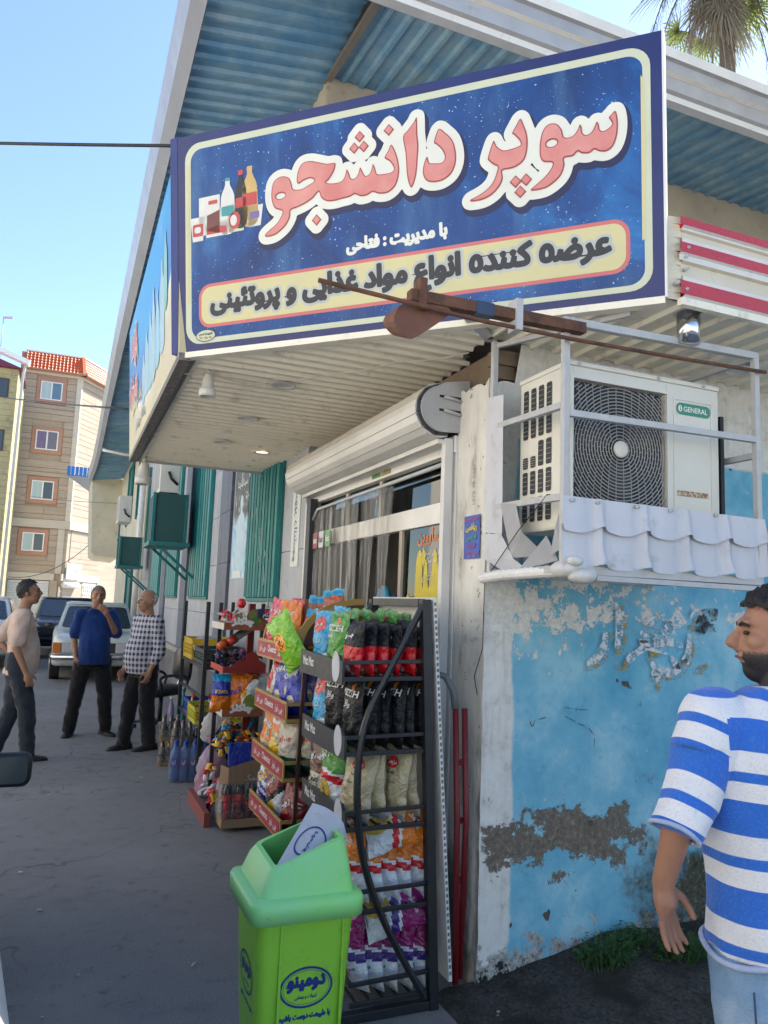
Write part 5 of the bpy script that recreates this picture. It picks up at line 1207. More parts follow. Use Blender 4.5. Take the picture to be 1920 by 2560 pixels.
# corrugated shield under the unit: two overlapping courses of tile-profile sheet
SHD = mat('grey_white_sheet', (.56, .57, .60), .5, c2=(.50, .51, .55), nscale=3, dirt=(8, (.30, .28, .25), .54, .6), bump=(9, .3, .01))
sh = thing('sheet_shield', 'grey white tile profile sheet shield below the air conditioner', 'shield', (CX0, CY-.02, 1.77))
def tile_prof(x):  # gentle pans with small rolls
    t = ((x-CX0-.04)/.216) % 1; return .020*math.exp(-((t-.5)/.085)**2) - .007*math.exp(-((t-.36)/.10)**2)-.004*sin(pi*t)+.002*noise.noise(V((x*14, 0, 3)))
def tile_arc(x): return sin(pi*(((x-CX0-.04)/.216+.5) % 1))
mb = MB(); n = 90; vs = []
for i in range(n+1):
    x_ = CX0-.02+1.03*i/n; h = tile_prof(x_)
    for z_, d in ((2.062-.012*i/n, 0), (1.965, .004), (1.957-.034*tile_arc(x_)**.7, .014)): vs.append((x_, CY-.02-h*(.4 if d == 0 else 1.2)-d, z_))
mb.add(vs, [(i*3+j, (i+1)*3+j, (i+1)*3+j+1, i*3+j+1) for i in range(n) for j in range(2)], 0, True); mb.build('sheet', SHD, sh, fix=False)
mb = MB(); vs = []
for i in range(n+1):
    x_ = CX0-.02+1.03*i/n; h = tile_prof(x_)
    for z_, d in ((1.955, -.003), (1.87, .002), (1.812-.024*tile_arc(x_)**.7, .006+.02*math.exp(-((((x_-CX0-.04)/.216) % 1-.55)/.15)**2))): vs.append((x_, CY-.018-h*1.2-d, z_))
mb.add(vs, [(i*3+j, (i+1)*3+j, (i+1)*3+j+1, i*3+j+1) for i in range(n) for j in range(2)], 0, True); mb.build('sheet', SHD, sh, fix=False)
for x_ in (1.86, 2.05, 2.22, 2.46, 1.745): mb = MB(); mb.cyl((x_, CY-.02, 2.045), (x_, CY-.033, 2.045), .008, None, 10); mb.build('screw', GALV, sh)
SHF = mat('bent_grey_sheet', (.38, .385, .40), .5, c2=(.30, .30, .31), nscale=5)
def sheetpts(nm, pts, mt=SHD, parent=sh, fs=None):
    mb = MB(); mb.add(pts, fs or [tuple(range(len(pts)))]); mb.add([(p[0]+.002, p[1]+.002, p[2]) for p in pts], fs or [tuple(range(len(pts)))]); return mb.build(nm, mt, parent, fix=False)
sheetpts('side_sheet', [(WX-.022, 3.03, 2.60), (WX-.024, 2.88, 2.58), (WX-.024, 2.87, 1.95), (WX-.022, 3.02, 1.97)])
sheetpts('side_sheet', [(WX-.030, 3.03, 1.965), (WX-.035, 2.86, 1.95), (WX-.02, 2.78, 1.84), (WX+.0, 2.72, 1.80), (WX-.01, 2.9, 1.80), (WX-.028, 3.02, 1.85)])
sheetpts(mt=SHF, nm='bent_flap', pts=[(WX-.035, 2.87, 2.085), (WX-.038, 2.74, 2.07), (WX-.02, 2.72, 1.95), (WX+.05, 2.64, 1.85), (WX-.02, 2.80, 1.845)])
sheetpts(mt=SHF, nm='bent_flap', pts=[(WX+.05, 2.70, 1.86), (WX+.02, 2.6, 1.93), (WX-.0, 2.5, 1.85), (WX-.02, 2.46, 1.82), (WX-.03, 2.62, 1.80), (WX-.01, 2.76, 1.79)])
sheetpts(mt=SHF, nm='bent_flap', pts=[(WX-.02, 2.48, 1.96), (WX-.04, 2.43, 2.0), (WX-.04, 2.42, 1.86), (WX-.03, 2.5, 1.84)])
# wrapped pipe with a bundled knot
pp = thing('wrapped_pipe', 'white tape wrapped pipe with a bundled knot below the cage', 'pipe', (WX, 2.9, 1.76))
mb = MB(); path = [V((WX-.03, 3.02, 1.762)), V((WX-.03, 2.85, 1.772)), V((WX-.03, 2.65, 1.776)), V((WX-.02, 2.46, 1.78))]; q = smooth_open(path, 14)
mb.tube(q, [.022+.003*(i % 3 == 0) for i in range(len(q))], 10, sm=False); mb.build('wrap', WHITEP, pp)
mb = MB(); n = 10
for c_, r_ in (((WX-.02, 2.42, 1.785), (.05, .06, .035)), ((WX+.03, 2.38, 1.76), (.06, .045, .03)), ((WX-.01, 2.37, 1.815), (.035, .03, .02)), ((WX+.07, 2.39, 1.77), (.035, .03, .022))): mb.ell(c_, r_, 8)
o = mb.build('knot', mat('white_putty', (.64, .63, .60), .7, c2=(.55, .54, .5), nscale=20, bump=(30, .6, .01)), pp)
mb = MB(); mb.bar((WX+.1, CY+.0, 1.757), (2.72, CY+.0, 1.752), .04, .02); mb.build('angle_iron', GALV, pp)
mb = MB(); mb.tube([(2.70, 2.96, 2.24), (2.74, 2.94, 2.12), (2.80, 2.95, 2.0)], .012, 6); o = mb.build('drain_hose', mat('grey_hose', (.16, .165, .17), .5)); tag(o, 'short dark drain hose hanging behind the cage by the blue wall', 'hose')
wire('tie_wire', 'thin dark wire dangling from the cage corner down the pillar', [(WX-.045, 2.50, 2.08), (WX-.04, 2.72, 1.95), (WX-.03, 3.0, 1.75), (WX-.02, 3.02, 1.62), (WX-.016, 3.03, 1.45), (WX-.016, 3.1, 1.32), (WX-.016, 3.07, 1.24)], .0022)
# ================================================================== units on the hall wall
def outdoor_unit(loc, label, cage):
    x, y, z = loc
    o = thing('wall_ac_unit', label, 'air conditioner', loc, 'air conditioners on the hall wall')
    mb = MB(); mb.box(x, x+.28, y, y+.85, z, z+.62); mb.build('casing', ACW, o, .01)
    mb = MB(); mb.box(x+.04, x+.17, y-.006, y, z+.30, z+.50); mb.build('service_cover', ACW, o)
    mb = MB(); mb.box(x-.004, x, y+.1, y+.75, z+.06, z+.56); mb.build('grille', ACG, o)
    mb = MB(); mb.tube([(x+.12, y-.01, z+.30), (x+.15, y-.05, z+.2), (x+.25, y-.02, z+.12)], .02, 6); mb.build('cable', mat('black_cable', (.015, .015, .017), .5), o)
outdoor_unit((1.14, 11.35, 3.14), 'white box air conditioner standing above the dark green cage', 1)
outdoor_unit((1.0, 18.6, 3.33), 'farther white air conditioner on a small ledge of the hall wall', 0)
NET = mat('dark_green_mesh', (.018, .075, .07), .7, c2=(.025, .09, .085), nscale=30)
for (x, y, z, h, l_), lb in (((1.09, 11.3, 2.42, .70, .9), 'dark green mesh cage bracketed to the marble wall'), ((1.10, 18.5, 2.33, .66, .9), 'smaller dark green mesh cage by the drain pipe')):
    o = thing('mesh_cage', lb, 'cage', (x, y, z), 'green cages on the hall wall')
    mb = MB(); mb.box(x, x+.46, y, y+l_, z, z+h); mb.build('mesh_box', NET, o, .01)
    for a, b_ in (((x, y, z), (x, y, z+h)), ((x+.46, y, z), (x+.46, y, z+h)), ((x, y+l_, z), (x, y+l_, z+h+.5))): mb = MB(); mb.bar(V(a)+V((-.01, -.01, 0)), V(b_)+V((-.01, -.01, 0)), .04); mb.build('corner_bar', TEAL, o)
    mb = MB(); mb.box(x-.05, x+.52, y-.05, y+l_, z-.06, z-.002); mb.build('base_frame', TEAL, o)
    for yy in (y+.05, y+l_-.05): mb = MB(); mb.bar((x+.1, yy, z-.06), (WX, yy, z-.55), .04); mb.build('bracket', TEAL, o)
# ================================================================== snack bags
def foil(name, c, rough=.28, c2=None):
    if name in MATS: return MATS[name]
    k = NT(name); c = srgb(c) if isinstance(c, str) else c
    n = k.noise(9, None, 4, .6, .6); k.col(k.ramp(n, [(.3, c), (.75, c2 or tuple(x*.75 for x in c))])); k.set(rough=rough, spec=.6, coat=.12)
    k.bump(k.math('ADD', k.noise(14, None, 4, .55, 1.2), k.math('MULTIPLY', k.noise(45, None, 3, .5), .3)), .9, .025); MATS[name] = k.m; return k.m
FW = foil('foil_white', (.72, .73, .75)); FRED = foil('foil_red', (.62, .010, .02)); FBLK = foil('foil_black', (.012, .013, .016), .38); [i_.__setattr__('default_value', v_) for i_, v_ in ((FBLK.node_tree.nodes['Principled BSDF'].inputs['Coat Weight'], 0.), (FBLK.node_tree.nodes['Principled BSDF'].inputs['Specular IOR Level'], .3))]; FGRN = foil('foil_green', (.07, .30, .035)); FLIME = foil('foil_lime', (.22, .55, .02))
FGOLD = foil('foil_champagne', (.52, .43, .26), .3); FORG = foil('foil_orange', (.80, .20, .006)); FRST = foil('foil_rust', (.42, .07, .012)); FPINK = foil('foil_crimson', (.68, .02, .08)); FPUR = foil('foil_purple', (.28, .005, .13)); FIND = foil('foil_indigo', (.05, .02, .20))
FBLU = foil('foil_royal', (.010, .035, .40)); FCYA = foil('foil_cyan', (.01, .33, .60)); FYEL = foil('foil_yellow', (.80, .50, .02)); FDRD = foil('foil_maroon', (.22, .006, .016)); FDGR = foil('foil_bottle_green', (.01, .10, .05)); FCRM = foil('foil_cream', (.56, .50, .38)); FGRY = foil('foil_silver', (.34, .35, .38), .22); FBRN = foil('foil_brown', (.13, .04, .025)); CHIP = foil('chip_print', (.62, .42, .06), .4, (.42, .25, .03)); POPC = foil('popcorn_print', (.60, .55, .42), .45, (.45, .3, .16))
BAGS = {}
def bag_pt(w, h, d, u, v, side, seed):
    """u,v in 0..1; side -1 front (towards -Y), +1 back"""
    e = max(0., 1-abs(2*u-1)**2.6); tv = max(0., min(1., (v-.05)/.90)); pv = max(0, sin(pi*tv))**.55
    t = d/2*(e**.75)*pv
    wr = .010*noise.noise(V((u*4+seed, v*5, side*2.)))+.008*noise.noise(V((u*9+seed, v*3+u*4, side*5.)))*(1.7-pv)+.004*noise.noise(V((u*17, v*19+seed, side*3.)))
    t = t+wr*(e > 0)*pv
    ww = w*(1-.10*sin(pi*tv)**1.5)
    x = (u-.5)*ww + .006*noise.noise(V((v*6, seed, 1)))
    z = h*v + .012*noise.noise(V((u*4+seed, v*2, 8)))*(v > .85) + (.012*(1-abs(2*u-1)) if v < .03 else 0) - (.02*(1-abs(2*u-1))*sin(pi*min(1, v*3))*0)
    yb = .012*sin(v*3+seed)*(v-.5)
    return V((x, side*t+yb, z))
def bag_kind(key, w, h, d, bands, prints, seed):
    """bands: list of (v_top, slope, material); prints: (text, w, u, v, material, off, rot) or ('oval', rx, u, v, material)"""
    nu, nv = 16, 36; mb = MB(); mats = []
    for b_ in bands:
        if b_[2] not in mats: mats.append(b_[2])
    vs = []; ids = {}
    for side in (-1, 1):
        for i in range(nu+1):
            for j in range(nv+1):
                vs.append(bag_pt(w, h, d, i/nu, j/nv, side, seed)); ids[(side, i, j)] = len(vs)-1
    fs = []; ms = []
    for side in (-1, 1):
        for i in range(nu):
            for j in range(nv):
                q = [ids[(side, a, b_)] for a, b_ in ((i, j), (i+1, j), (i+1, j+1), (i, j+1))]
                fs.append(q if side < 0 else q[::-1]); vv = (j+.5)/nv; uu = (i+.5)/nu
                mm = next((m_ for t, s_, m_ in bands if vv+s_*(uu-.5) <= t), bands[-1][2]); ms.append(mats.index(mm))
    mb.v = [tuple(p) for p in vs]; mb.f = fs; mb.m = ms; mb.sm = [True]*len(fs)
    body = mb.mesh('chip_bag', mats)
    pr = []
    def surf(a, b_, dd):
        u = min(.97, max(.03, .5+a/(w*.92))); v = min(.97, max(.03, b_/h)); p = bag_pt(w, h, d, u, v, -1, seed); return V((p.x, p.y-.0022-dd, p.z))
    for q in prints:
        m_ = MB()
        if q[0] == 'oval':
            _, rx, ry, u, v, mt = q; n = 5
            o_ = [[(rx*r/n*cos(2*pi*k_/20), ry*r/n*sin(2*pi*k_/20)) for k_ in range(20)] for r in range(1, n+1)]
            pts = [surf((u-.5)*w+a, v*h+b_, -.0008) for ring in o_ for a, b_ in ring]; c_ = len(pts); pts.append(surf((u-.5)*w, v*h, -.0008))
            ff = [(r*20+k_, r*20+(k_+1) % 20, (r+1)*20+(k_+1) % 20, (r+1)*20+k_) for r in range(n-1) for k_ in range(20)]+[(c_, k_, (k_+1) % 20) for k_ in range(20)]
            m_.add(pts, ff, 0, True); pr.append(('logo', m_.mesh('logo', mt)))
        else:
            s_, tw, u, v, mt, off, rot = q; put_text(m_, s_, w=tw, fn=surf, off=off, cx=(u-.5)*w, cy=v*h, rot=rot, res=2, lift=.0001); pr.append(('lettering', m_.mesh('lettering', mt)))
    BAGS[key] = (body, pr)
W_, K_ = FW, FBLK; LTW = mat('print_letter_white', (.68, .68, .66), .4); LTR = mat('print_letter_red', (.5, .02, .03), .4)
MZ = fa('مزمز'); CT = fa('چی توز'); PF = fa('پفک')
bag_kind('redblack', .17, .25, .075, [(.52, .0, FRED), (2, 0, FBLK)], [(CT, .10, .42, .70, LTW, .05, .1), ('oval', .02, .014, .5, .13, LTW)], 1)
bag_kind('green', .17, .27, .07, [(2, 0, FGRN)], [('PIZZEH', .12, .5, .74, LTW, .02, 0), ('oval', .014, .014, .62, .85, FORG), (fa('ویفر'), .05, .4, .6, LTW, .01, 0)], 2)
bag_kind('black', .175, .29, .075, [(2, 0, FBLK)], [('PIZZEH', .125, .5, .78, LTW, .025, 0), ('oval', .015, .015, .62, .88, FORG), (fa('وافل'), .06, .45, .62, LTW, .01, 0), (fa('گل'), .04, .3, .42, FGOLD, .02, 0)], 3)
bag_kind('gold', .17, .28, .07, [(.10, 0, FGRY), (2, 0, FGOLD)], [('oval', .030, .021, .5, .80, FRED), (MZ, .045, .5, .80, LTW, .03, 0), (fa('فلفل سیاه'), .075, .5, .55, INK, .01, 0), (fa('نمکی'), .05, .5, .68, INK, .02, 0)], 4)
bag_kind('orange', .175, .29, .075, [(.46, .15, FW), (.55, .15, FRED), (.60, .15, FW), (2, 0, FORG)], [('oval', .035, .06, .36, .26, CHIP), (MZ, .07, .5, .80, LTW, .04, .1)], 5)
bag_kind('purple', .175, .29, .075, [(.42, .15, FW), (.53, .15, FIND), (.58, .15, FW), (2, 0, FPUR)], [('oval', .04, .055, .32, .24, CHIP), (MZ, .06, .55, .76, LTW, .03, .1), (fa('سرکه'), .05, .6, .3, FIND, .02, 0)], 6)
bag_kind('cyan', .16, .28, .07, [(.10, 0, CHIP), (.24, -.1, FW), (2, 0, FCYA)], [('oval', .05, .038, .48, .76, FRED), (MZ, .06, .48, .76, LTW, .03, 0), (fa('ساده'), .06, .45, .48, LTW, .02, .2)], 7)
bag_kind('crimson', .17, .30, .07, [(2, 0, FPINK)], [(CT, .10, .45, .78, LTW, .05, .2), (fa('طلایی'), .10, .5, .42, LTW, .04, .3)], 8)
bag_kind('orangepuff', .17, .30, .08, [(2, 0, FORG)], [(CT, .10, .45, .80, LTW, .05, .2), (PF, .12, .5, .45, LTW, .05, 1.2), ('oval', .03, .05, .5, .16, POPC)], 9)
bag_kind('rust', .18, .28, .08, [(.85, 0, FRST), (2, 0, FCYA)], [(CT, .11, .5, .62, LTW, .05, .2)], 10)
bag_kind('lime', .17, .30, .06, [(.06, 0, FW), (2, 0, FLIME)], [('oval', .04, .05, .35, .55, FYEL), ('oval', .032, .042, .35, .55, FRED)], 11)
bag_kind('popcorn', .19, .29, .09, [(.42, .1, POPC), (.64, .15, FW), (2, 0, FRED)], [('AMAZING', .15, .5, .70, LTW, .05, -.25), ('oval', .03, .05, .38, .5, FRED)], 12)
bag_kind('royal', .18, .30, .09, [(2, 0, FBLU)], [('POFAK', .12, .5, .72, LTW, .03, .3), ('oval', .025, .03, .55, .28, FCRM), ('oval', .022, .016, .6, .85, FRED), ('oval', .02, .024, .3, .45, FCRM)], 13)
bag_kind('orangepop', .18, .30, .08, [(.35, .1, POPC), (2, 0, FORG)], [('AMAZE', .13, .5, .68, LTW, .05, -.35), ('oval', .02, .03, .6, .5, FCRM)], 14)
bag_kind('yellowpop', .18, .30, .08, [(.55, .0, FYEL), (2, 0, FORG)], [('oval', .045, .03, .5, .78, LTW), ('BUTTER', .07, .5, .78, FBLU, .03, -.15), ('oval', .018, .022, .3, .5, FCRM), ('oval', .02, .03, .6, .45, FCRM), ('oval', .02, .02, .75, .62, FCRM)], 15)
bag_kind('whitegreen', .18, .27, .10, [(.34, 0, FDGR), (2, 0, FCRM)], [(CT, .10, .5, .66, LTR, .05, .1), ('YOGURT', .10, .45, .22, LTW, .01, 0)], 16)
bag_kind('striped', .17, .30, .09, [(v_, .25, FBLU if i % 2 else FW) for i, v_ in enumerate((.14, .22, .30, .38, .46, .54, .62, .70, .78, .86, .94))]+[(2, 0, FW)], [(fa('فان'), .09, .5, .52, FYEL, .07, .1), ('oval', .02, .02, .65, .68, FRED)], 17)
bag_kind('maroon', .18, .26, .08, [(2, 0, FDRD)], [(CT, .13, .5, .55, LTW, .045, .15)], 18)
bag_kind('maroonwhite', .17, .28, .07, [(.38, -.3, FW), (.50, -.3, FBLK), (2, 0, FDRD)], [('oval', .03, .05, .45, .18, FYEL), ('CHIPS', .08, .4, .7, LTW, .02, .8)], 19)
bag_kind('brown', .17, .27, .07, [(.48, 0, FCRM), (2, 0, FBRN)], [(CT, .11, .45, .72, LTW, .05, .1), (fa('پنیر'), .08, .45, .35, INK, .01, 0)], 20)
bag_kind('greenwhite', .18, .30, .08, [(.40, .1, FW), (.50, .1, FRED), (.54, .1, FW), (2, 0, FGRN)], [(CT, .12, .5, .74, LTW, .05, .3), ('oval', .04, .045, .4, .26, CHIP)], 21)
bag_kind('orangered', .17, .29, .07, [(.06, 0, FBLU), (2, 0, FORG)], [(fa('کیوا'), .09, .5, .55, FBLU, .05, .3)], 22)
bag_kind('white', .16, .27, .07, [(2, 0, FW)], [('oval', .012, .012, .5, .8, FRED), ('oval', .02, .035, .55, .55, FYEL), (fa('چیپس'), .07, .45, .62, LTR, .02, .3)], 23)
bag_kind('kiva', .13, .26, .06, [(.45, 0, FORG), (.8, 0, FBLU), (2, 0, FCYA)], [('KIWA', .09, .5, .55, FYEL, .04, 0)], 24)
bag_kind('silver', .18, .27, .09, [(2, 0, FGRY)], [], 25)
rb_ = random.Random(11)
def bag(key, x, y, z, face, label, group, lean=0., roll=0., s=1.):
    """face: heading (degrees) the front looks at, 0 = -Y, 90 = +X, -90 = -X"""
    body, pr = BAGS[key]; o = link('chip_bag', body); tag(o, label, 'snack bag', group)
    o.rotation_mode = 'ZXY'
    M = Matrix.Rotation(radians(face+rb_.uniform(-4, 4)), 4, 'Z') @ Matrix.Rotation(radians(lean+rb_.uniform(-3, 3)), 4, 'X') @ Matrix.Rotation(radians(roll+rb_.uniform(-3, 3)), 4, 'Y')
    o.matrix_world = Matrix.Translation((x, y, z)) @ M @ Matrix.Scale(s*1.05*rb_.uniform(.96, 1.05), 4)
    for nm, me in pr: c = link(nm, me, o)
    return o
ORD = ('first', 'second', 'third', 'fourth', 'fifth', 'sixth', 'seventh')
# ================================================================== black rack by the pillar
RY, RYE = 2.985, 3.575
rk = thing('snack_rack', 'tall black metal snack rack with bowed side frames by the pillar', 'rack', (1.3, 3.27, 0))
def pbar(nm, a, b_, w_, mt, parent, h=None, bev=.002): mb = MB(); mb.bar(a, b_, w_, h); return mb.build(nm, mt, parent, bev)
bowp = [(1.425, 1.632), (1.345, 1.48), (1.266, 1.333), (1.195, 1.19), (1.162, 1.06), (1.154, .93), (1.158, .82), (1.18, .657), (1.225, .51), (1.287, .373), (1.38, .21), (1.487, .044)]
for y_ in (RY, RYE):
    pbar('back_post', (1.523, y_, 0), (1.432, y_, 1.655), .040, BLACKM, rk)
    q = smooth_open([V((a, y_-.001, b_)) for a, b_ in bowp], 4); mb = MB(); mb.tube(q, .0155, 6, sm=False); mb.build('side_bow', BLACKM, rk)
pbar('top_bar', (1.432, RY+.03, 1.64), (1.432, RYE-.03, 1.64), .035, BLACKM, rk)
pbar('base_bar', (1.10, RY, .02), (1.50, RY, .02), .035, BLACKM, rk); pbar('base_bar', (1.12, RY+.02, .02), (1.12, RYE, .02), .035, BLACKM, rk)
def bpost(z): return 1.523-(1.523-1.432)*z/1.655-.02
LBL = mat('black_board', (.014, .016, .02), .45, c2=(.022, .024, .028), nscale=9, dirt=(16, (.07, .045, .03), .62, .6)); OVAL = mat('peeled_white_oval', (.52, .52, .56), .6, c2=(.44, .44, .48), nscale=6)
shelves = [(1.075, 1.318, 1.385), (1.098, 1.02, 1.085), (1.113, .725, .79), (1.135, .405, .482), (1.16, .062, .138)]
for i, (xf, z0, z1) in enumerate(shelves):
    for y_ in (RY, RYE):
        pbar('side_rail', (xf, y_, z1), (bpost(z1), y_, z1+.008), .014, BLACKM, rk, .016); pbar('side_rail', (xf, y_, z0), (bpost(z0), y_, z0+.004), .014, BLACKM, rk, .018)
    for kx in range(7):
        pbar('floor_wire', (xf+.03+.06*kx, RY+.008, z0+.002), (xf+.03+.06*kx, RYE-.008, z0+.002), .008, BLACKM, rk, bev=0)
    if i < 3:
        mb = MB(); n = 10; zt = z1+.018; zb = z0-.022
        o_ = [(-RYE, zb), (-RY+.005, zb), (-RY+.005, zt-.012)]+[(-(RY+.02+.016*j), zt-.012+(.022 if 1 <= j <= 4 else .0)) for j in range(0, 7)]+[(-RYE, zt)]
        mb.prism(o_, lambda a, b_, d: V((xf-.004-d, -a, b_)), -.006, .004); bo = mb.build('front_board', LBL, rk)
        mb = MB(); put_text(mb, 'Maz Maz', w=.16, h=.042, fn=lambda a, b_, d: V((xf-.0095-d, -a, b_)), off=.03, cx=-(RYE-.13), cy=(z0+z1)/2+.006); mb.build('lettering', LTW, bo)
        mb = MB(); vs, fs = flat_shape([smooth_poly([(-.048, 0), (-.03, -.05), (.01, -.062), (.045, -.03), (.046, .02), (.02, .055), (-.012, .06), (-.04, .035)], 3)]); mb.add([(xf-.0095, RY+.075-a, (z0+z1)/2+.012+b_) for a, b_ in vs], fs); mb.build('white_oval', OVAL, bo, fix=False)
    else: pbar('front_rail', (xf, RY, z1), (xf, RYE, z1), .014, BLACKM, rk, .02)
# white board leaning behind the rack
wb = thing('white_board', 'tall white plastic board leaning behind the black snack rack', 'board', (1.55, 3.3, 0))
mb = MB(); mb.add([V((1.585, RY-.02, .10)), V((1.585, 3.66, .10)), V((1.462, 3.66, 1.665)), V((1.462, RY-.02, 1.665)), V((1.60, RY-.02, .10)), V((1.60, 3.66, .10)), V((1.477, 3.66, 1.665)), V((1.477, RY-.02, 1.665))], [(0, 1, 2, 3), (7, 6, 5, 4), (0, 3, 7, 4), (1, 5, 6, 2), (2, 6, 7, 3), (0, 4, 5, 1)]); mb.build('panel', mat('white_fluted_plastic', (.72, .72, .70), .5), wb)
for j in range(60):
    t = (j+.5)/60; mb = MB() if j == 0 else mb; zc = .12+1.53*t; xc = 1.585-(zc-.10)/1.565*.123; mb.box(xc+.003, xc+.012, RY-.0212, RY-.0204, zc-.007, zc+.007)
stuff(mb.build('flute_holes', mat('flute_shadow', (.16, .15, .14), .8), wb))
G = 'snack bags on the black rack'
for i in range(6):
    bag('redblack', 1.155+.062*i, RY+.115, shelves[0][1]+.004, -84, ORD[i]+' red and black bag from the street end of the top black shelf', G, -3, s=.90)
for i in range(5):
    bag('green', 1.20+.062*i, RY+.29, shelves[0][1]+.012, -86, ORD[i]+' green bag in the row behind the red ones, top black shelf', G, -2, s=.95)
bag('green', 1.118, RY+.235, shelves[0][1]+.004, -82, 'green bag standing at the front edge of the top black shelf', G, -4, s=.93)
bag('cyan', 1.115, RY+.40, shelves[0][1]+.006, -80, 'bright cyan bag with red oval on the top black shelf', G, -4, s=.92)
bag('cyan', 1.21, RY+.47, shelves[0][1]+.0, -84, 'cyan bag at the far back of the top black shelf', G, -2)
for i in range(6):
    bag('black', 1.165+.060*i, RY+.115, shelves[1][1]+.004, -83, ORD[i]+' plain black bag from the street end of the second shelf', G, -3, s=.97)
bag('black', 1.15, RY+.29, shelves[1][1]+.004, -80, 'black bag just behind the front one on the second shelf', G, -5)
bag('cyan', 1.135, RY+.44, shelves[1][1]+.004, -80, 'cyan bag leaning at the far end of the second shelf', G, -4, -6, s=.95)
bag('royal', 1.30, RY+.36, shelves[1][1]+.01, -85, 'dark blue bag deep inside the second black shelf', G, 0, s=.85)
for i, (x_, ln, rl) in enumerate(((1.175, -8, 6), (1.265, -4, -4), (1.35, -2, 3), (1.425, 0, -3))):
    bag('gold', x_, RY+.11, shelves[2][1]+.004, -70 if i else -60, ORD[i]+' champagne coloured bag from the street end of the third shelf', G, ln, rl)
for i in range(3): bag('gold', 1.23+.08*i, RY+.28, shelves[2][1]+.004, -85, ORD[i]+' champagne bag in the rear row of the third shelf', G, -2)
bag('greenwhite', 1.15, RY+.29, shelves[2][1]+.004, -72, 'green and white bag at the front of the third black shelf', G, -6)
bag('brown', 1.14, RY+.44, shelves[2][1]+.004, -75, 'brown and cream bag at the far end of the third shelf', G, -4)
for i in range(5):
    bag('orange', 1.20+.062*i, RY+.115, shelves[3][1]-.0, -62, ORD[i]+' orange and white bag from the street end of the fourth shelf', G, -4, -8+i*2, s=.98)
bag('orange', 1.22, RY+.10, shelves[3][1]+.255, -20, 'orange and white bag lying on top of the fourth shelf row', G, -30, 72, s=.95)
bag('orange', 1.17, RY+.35, shelves[3][1]+.03, -80, 'orange bag standing deep on the fourth black shelf', G, -3)
for i in range(5):
    bag('purple', 1.215+.062*i, RY+.115, shelves[4][1]-.0, -62, ORD[i]+' purple and white bag from the street end of the bottom shelf', G, -4, -8+i*2, s=.98)
bag('purple', 1.24, RY+.10, shelves[4][1]+.265, -20, 'purple bag lying across the tops of the bottom shelf row', G, -30, 68, s=.95)
bag('purple', 1.18, RY+.35, shelves[4][1]+.01, -80, 'purple bag standing deep on the bottom black shelf', G, -3)
# red pole things behind: folded hand trolley with a grey handle
ht = thing('hand_trolley', 'red hand trolley with grey handle standing behind the rack', 'trolley', (1.68, 3.1, 0))
REDM = mat('red_enamel', (.17, .010, .014), .45, dirt=(15, (.1, .03, .03), .6, .5))
for x_ in (1.655, 1.70):
    mb = MB(); mb.tube([(x_, 3.04+(x_-1.655), .05), (x_-.0, 3.06, .7), (x_-.01, 3.08, 1.18)], .014, 8); mb.build('upright', REDM, ht)
for z_ in (.2, .45, .7, .95): pbar('cross_bar', (1.655, 3.06, z_), (1.70, 3.09, z_), .02, REDM, ht)
mb = MB(); mb.tube([(1.645, 3.08, 1.18), (1.635, 3.09, 1.26), (1.60, 3.10, 1.32), (1.56, 3.11, 1.33), (1.53, 3.12, 1.29)], .017, 8); mb.build('handle', mat('grey_rubber_grip', (.13, .14, .15), .5), ht)
# ================================================================== second rack: brown and gold
r2 = thing('snack_rack', 'brown and gold snack rack with red strips in the middle of the row', 'rack', (1.3, 4.25, 0))
GOLD = mat('gold_board', (.40, .26, .07), .5, c2=(.32, .2, .05), nscale=6, dirt=(15, (.12, .06, .03), .6, .6)); BRW = mat('brown_board', (.075, .028, .02), .5, c2=(.06, .022, .016), nscale=6)
REDL = mat('red_label_strip', (.34, .012, .03), .45, c2=(.28, .012, .025), nscale=5)
Y0, Y1 = 3.90, 4.60
for y_ in (Y0, Y1):
    pbar('back_post', (1.56, y_, 0), (1.50, y_, 1.60), .035, GOLD, r2); pbar('front_post', (1.17, y_, .43), (1.19, y_, 1.42), .02, BRW, r2); pbar('foot', (1.20, y_, .02), (1.56, y_, .02), .03, BRW, r2)
    o_ = [(1.50, 1.40), (1.50, 1.655)]+[(1.50-.37*sin(t), 1.40+.255*cos(t)) for t in [radians(q) for q in range(10, 91, 10)]]
    i_ = [(1.50-(.33)*sin(t), 1.40+.222*cos(t)) for t in [radians(q) for q in range(0, 91, 10)]]+[(1.50, 1.40)]
    mb = MB(); mb.prism(o_[::-1], lambda a, b_, d: V((a, y_+d, b_)), -.014, .006); mb.build('arch_rim', GOLD, r2)
    mb = MB(); mb.prism(i_[::-1], lambda a, b_, d: V((a, y_-.016+d, b_)), -.001, .0); mb.build('arch_panel', BRW if y_ == Y0 else GOLD, r2)
tray2 = [(1.10, 1.30), (1.10, 1.005), (1.10, .71), (1.10, .42)]
CTL = fa('چی توز')+'   Cheetoz   '+fa('چی توز')
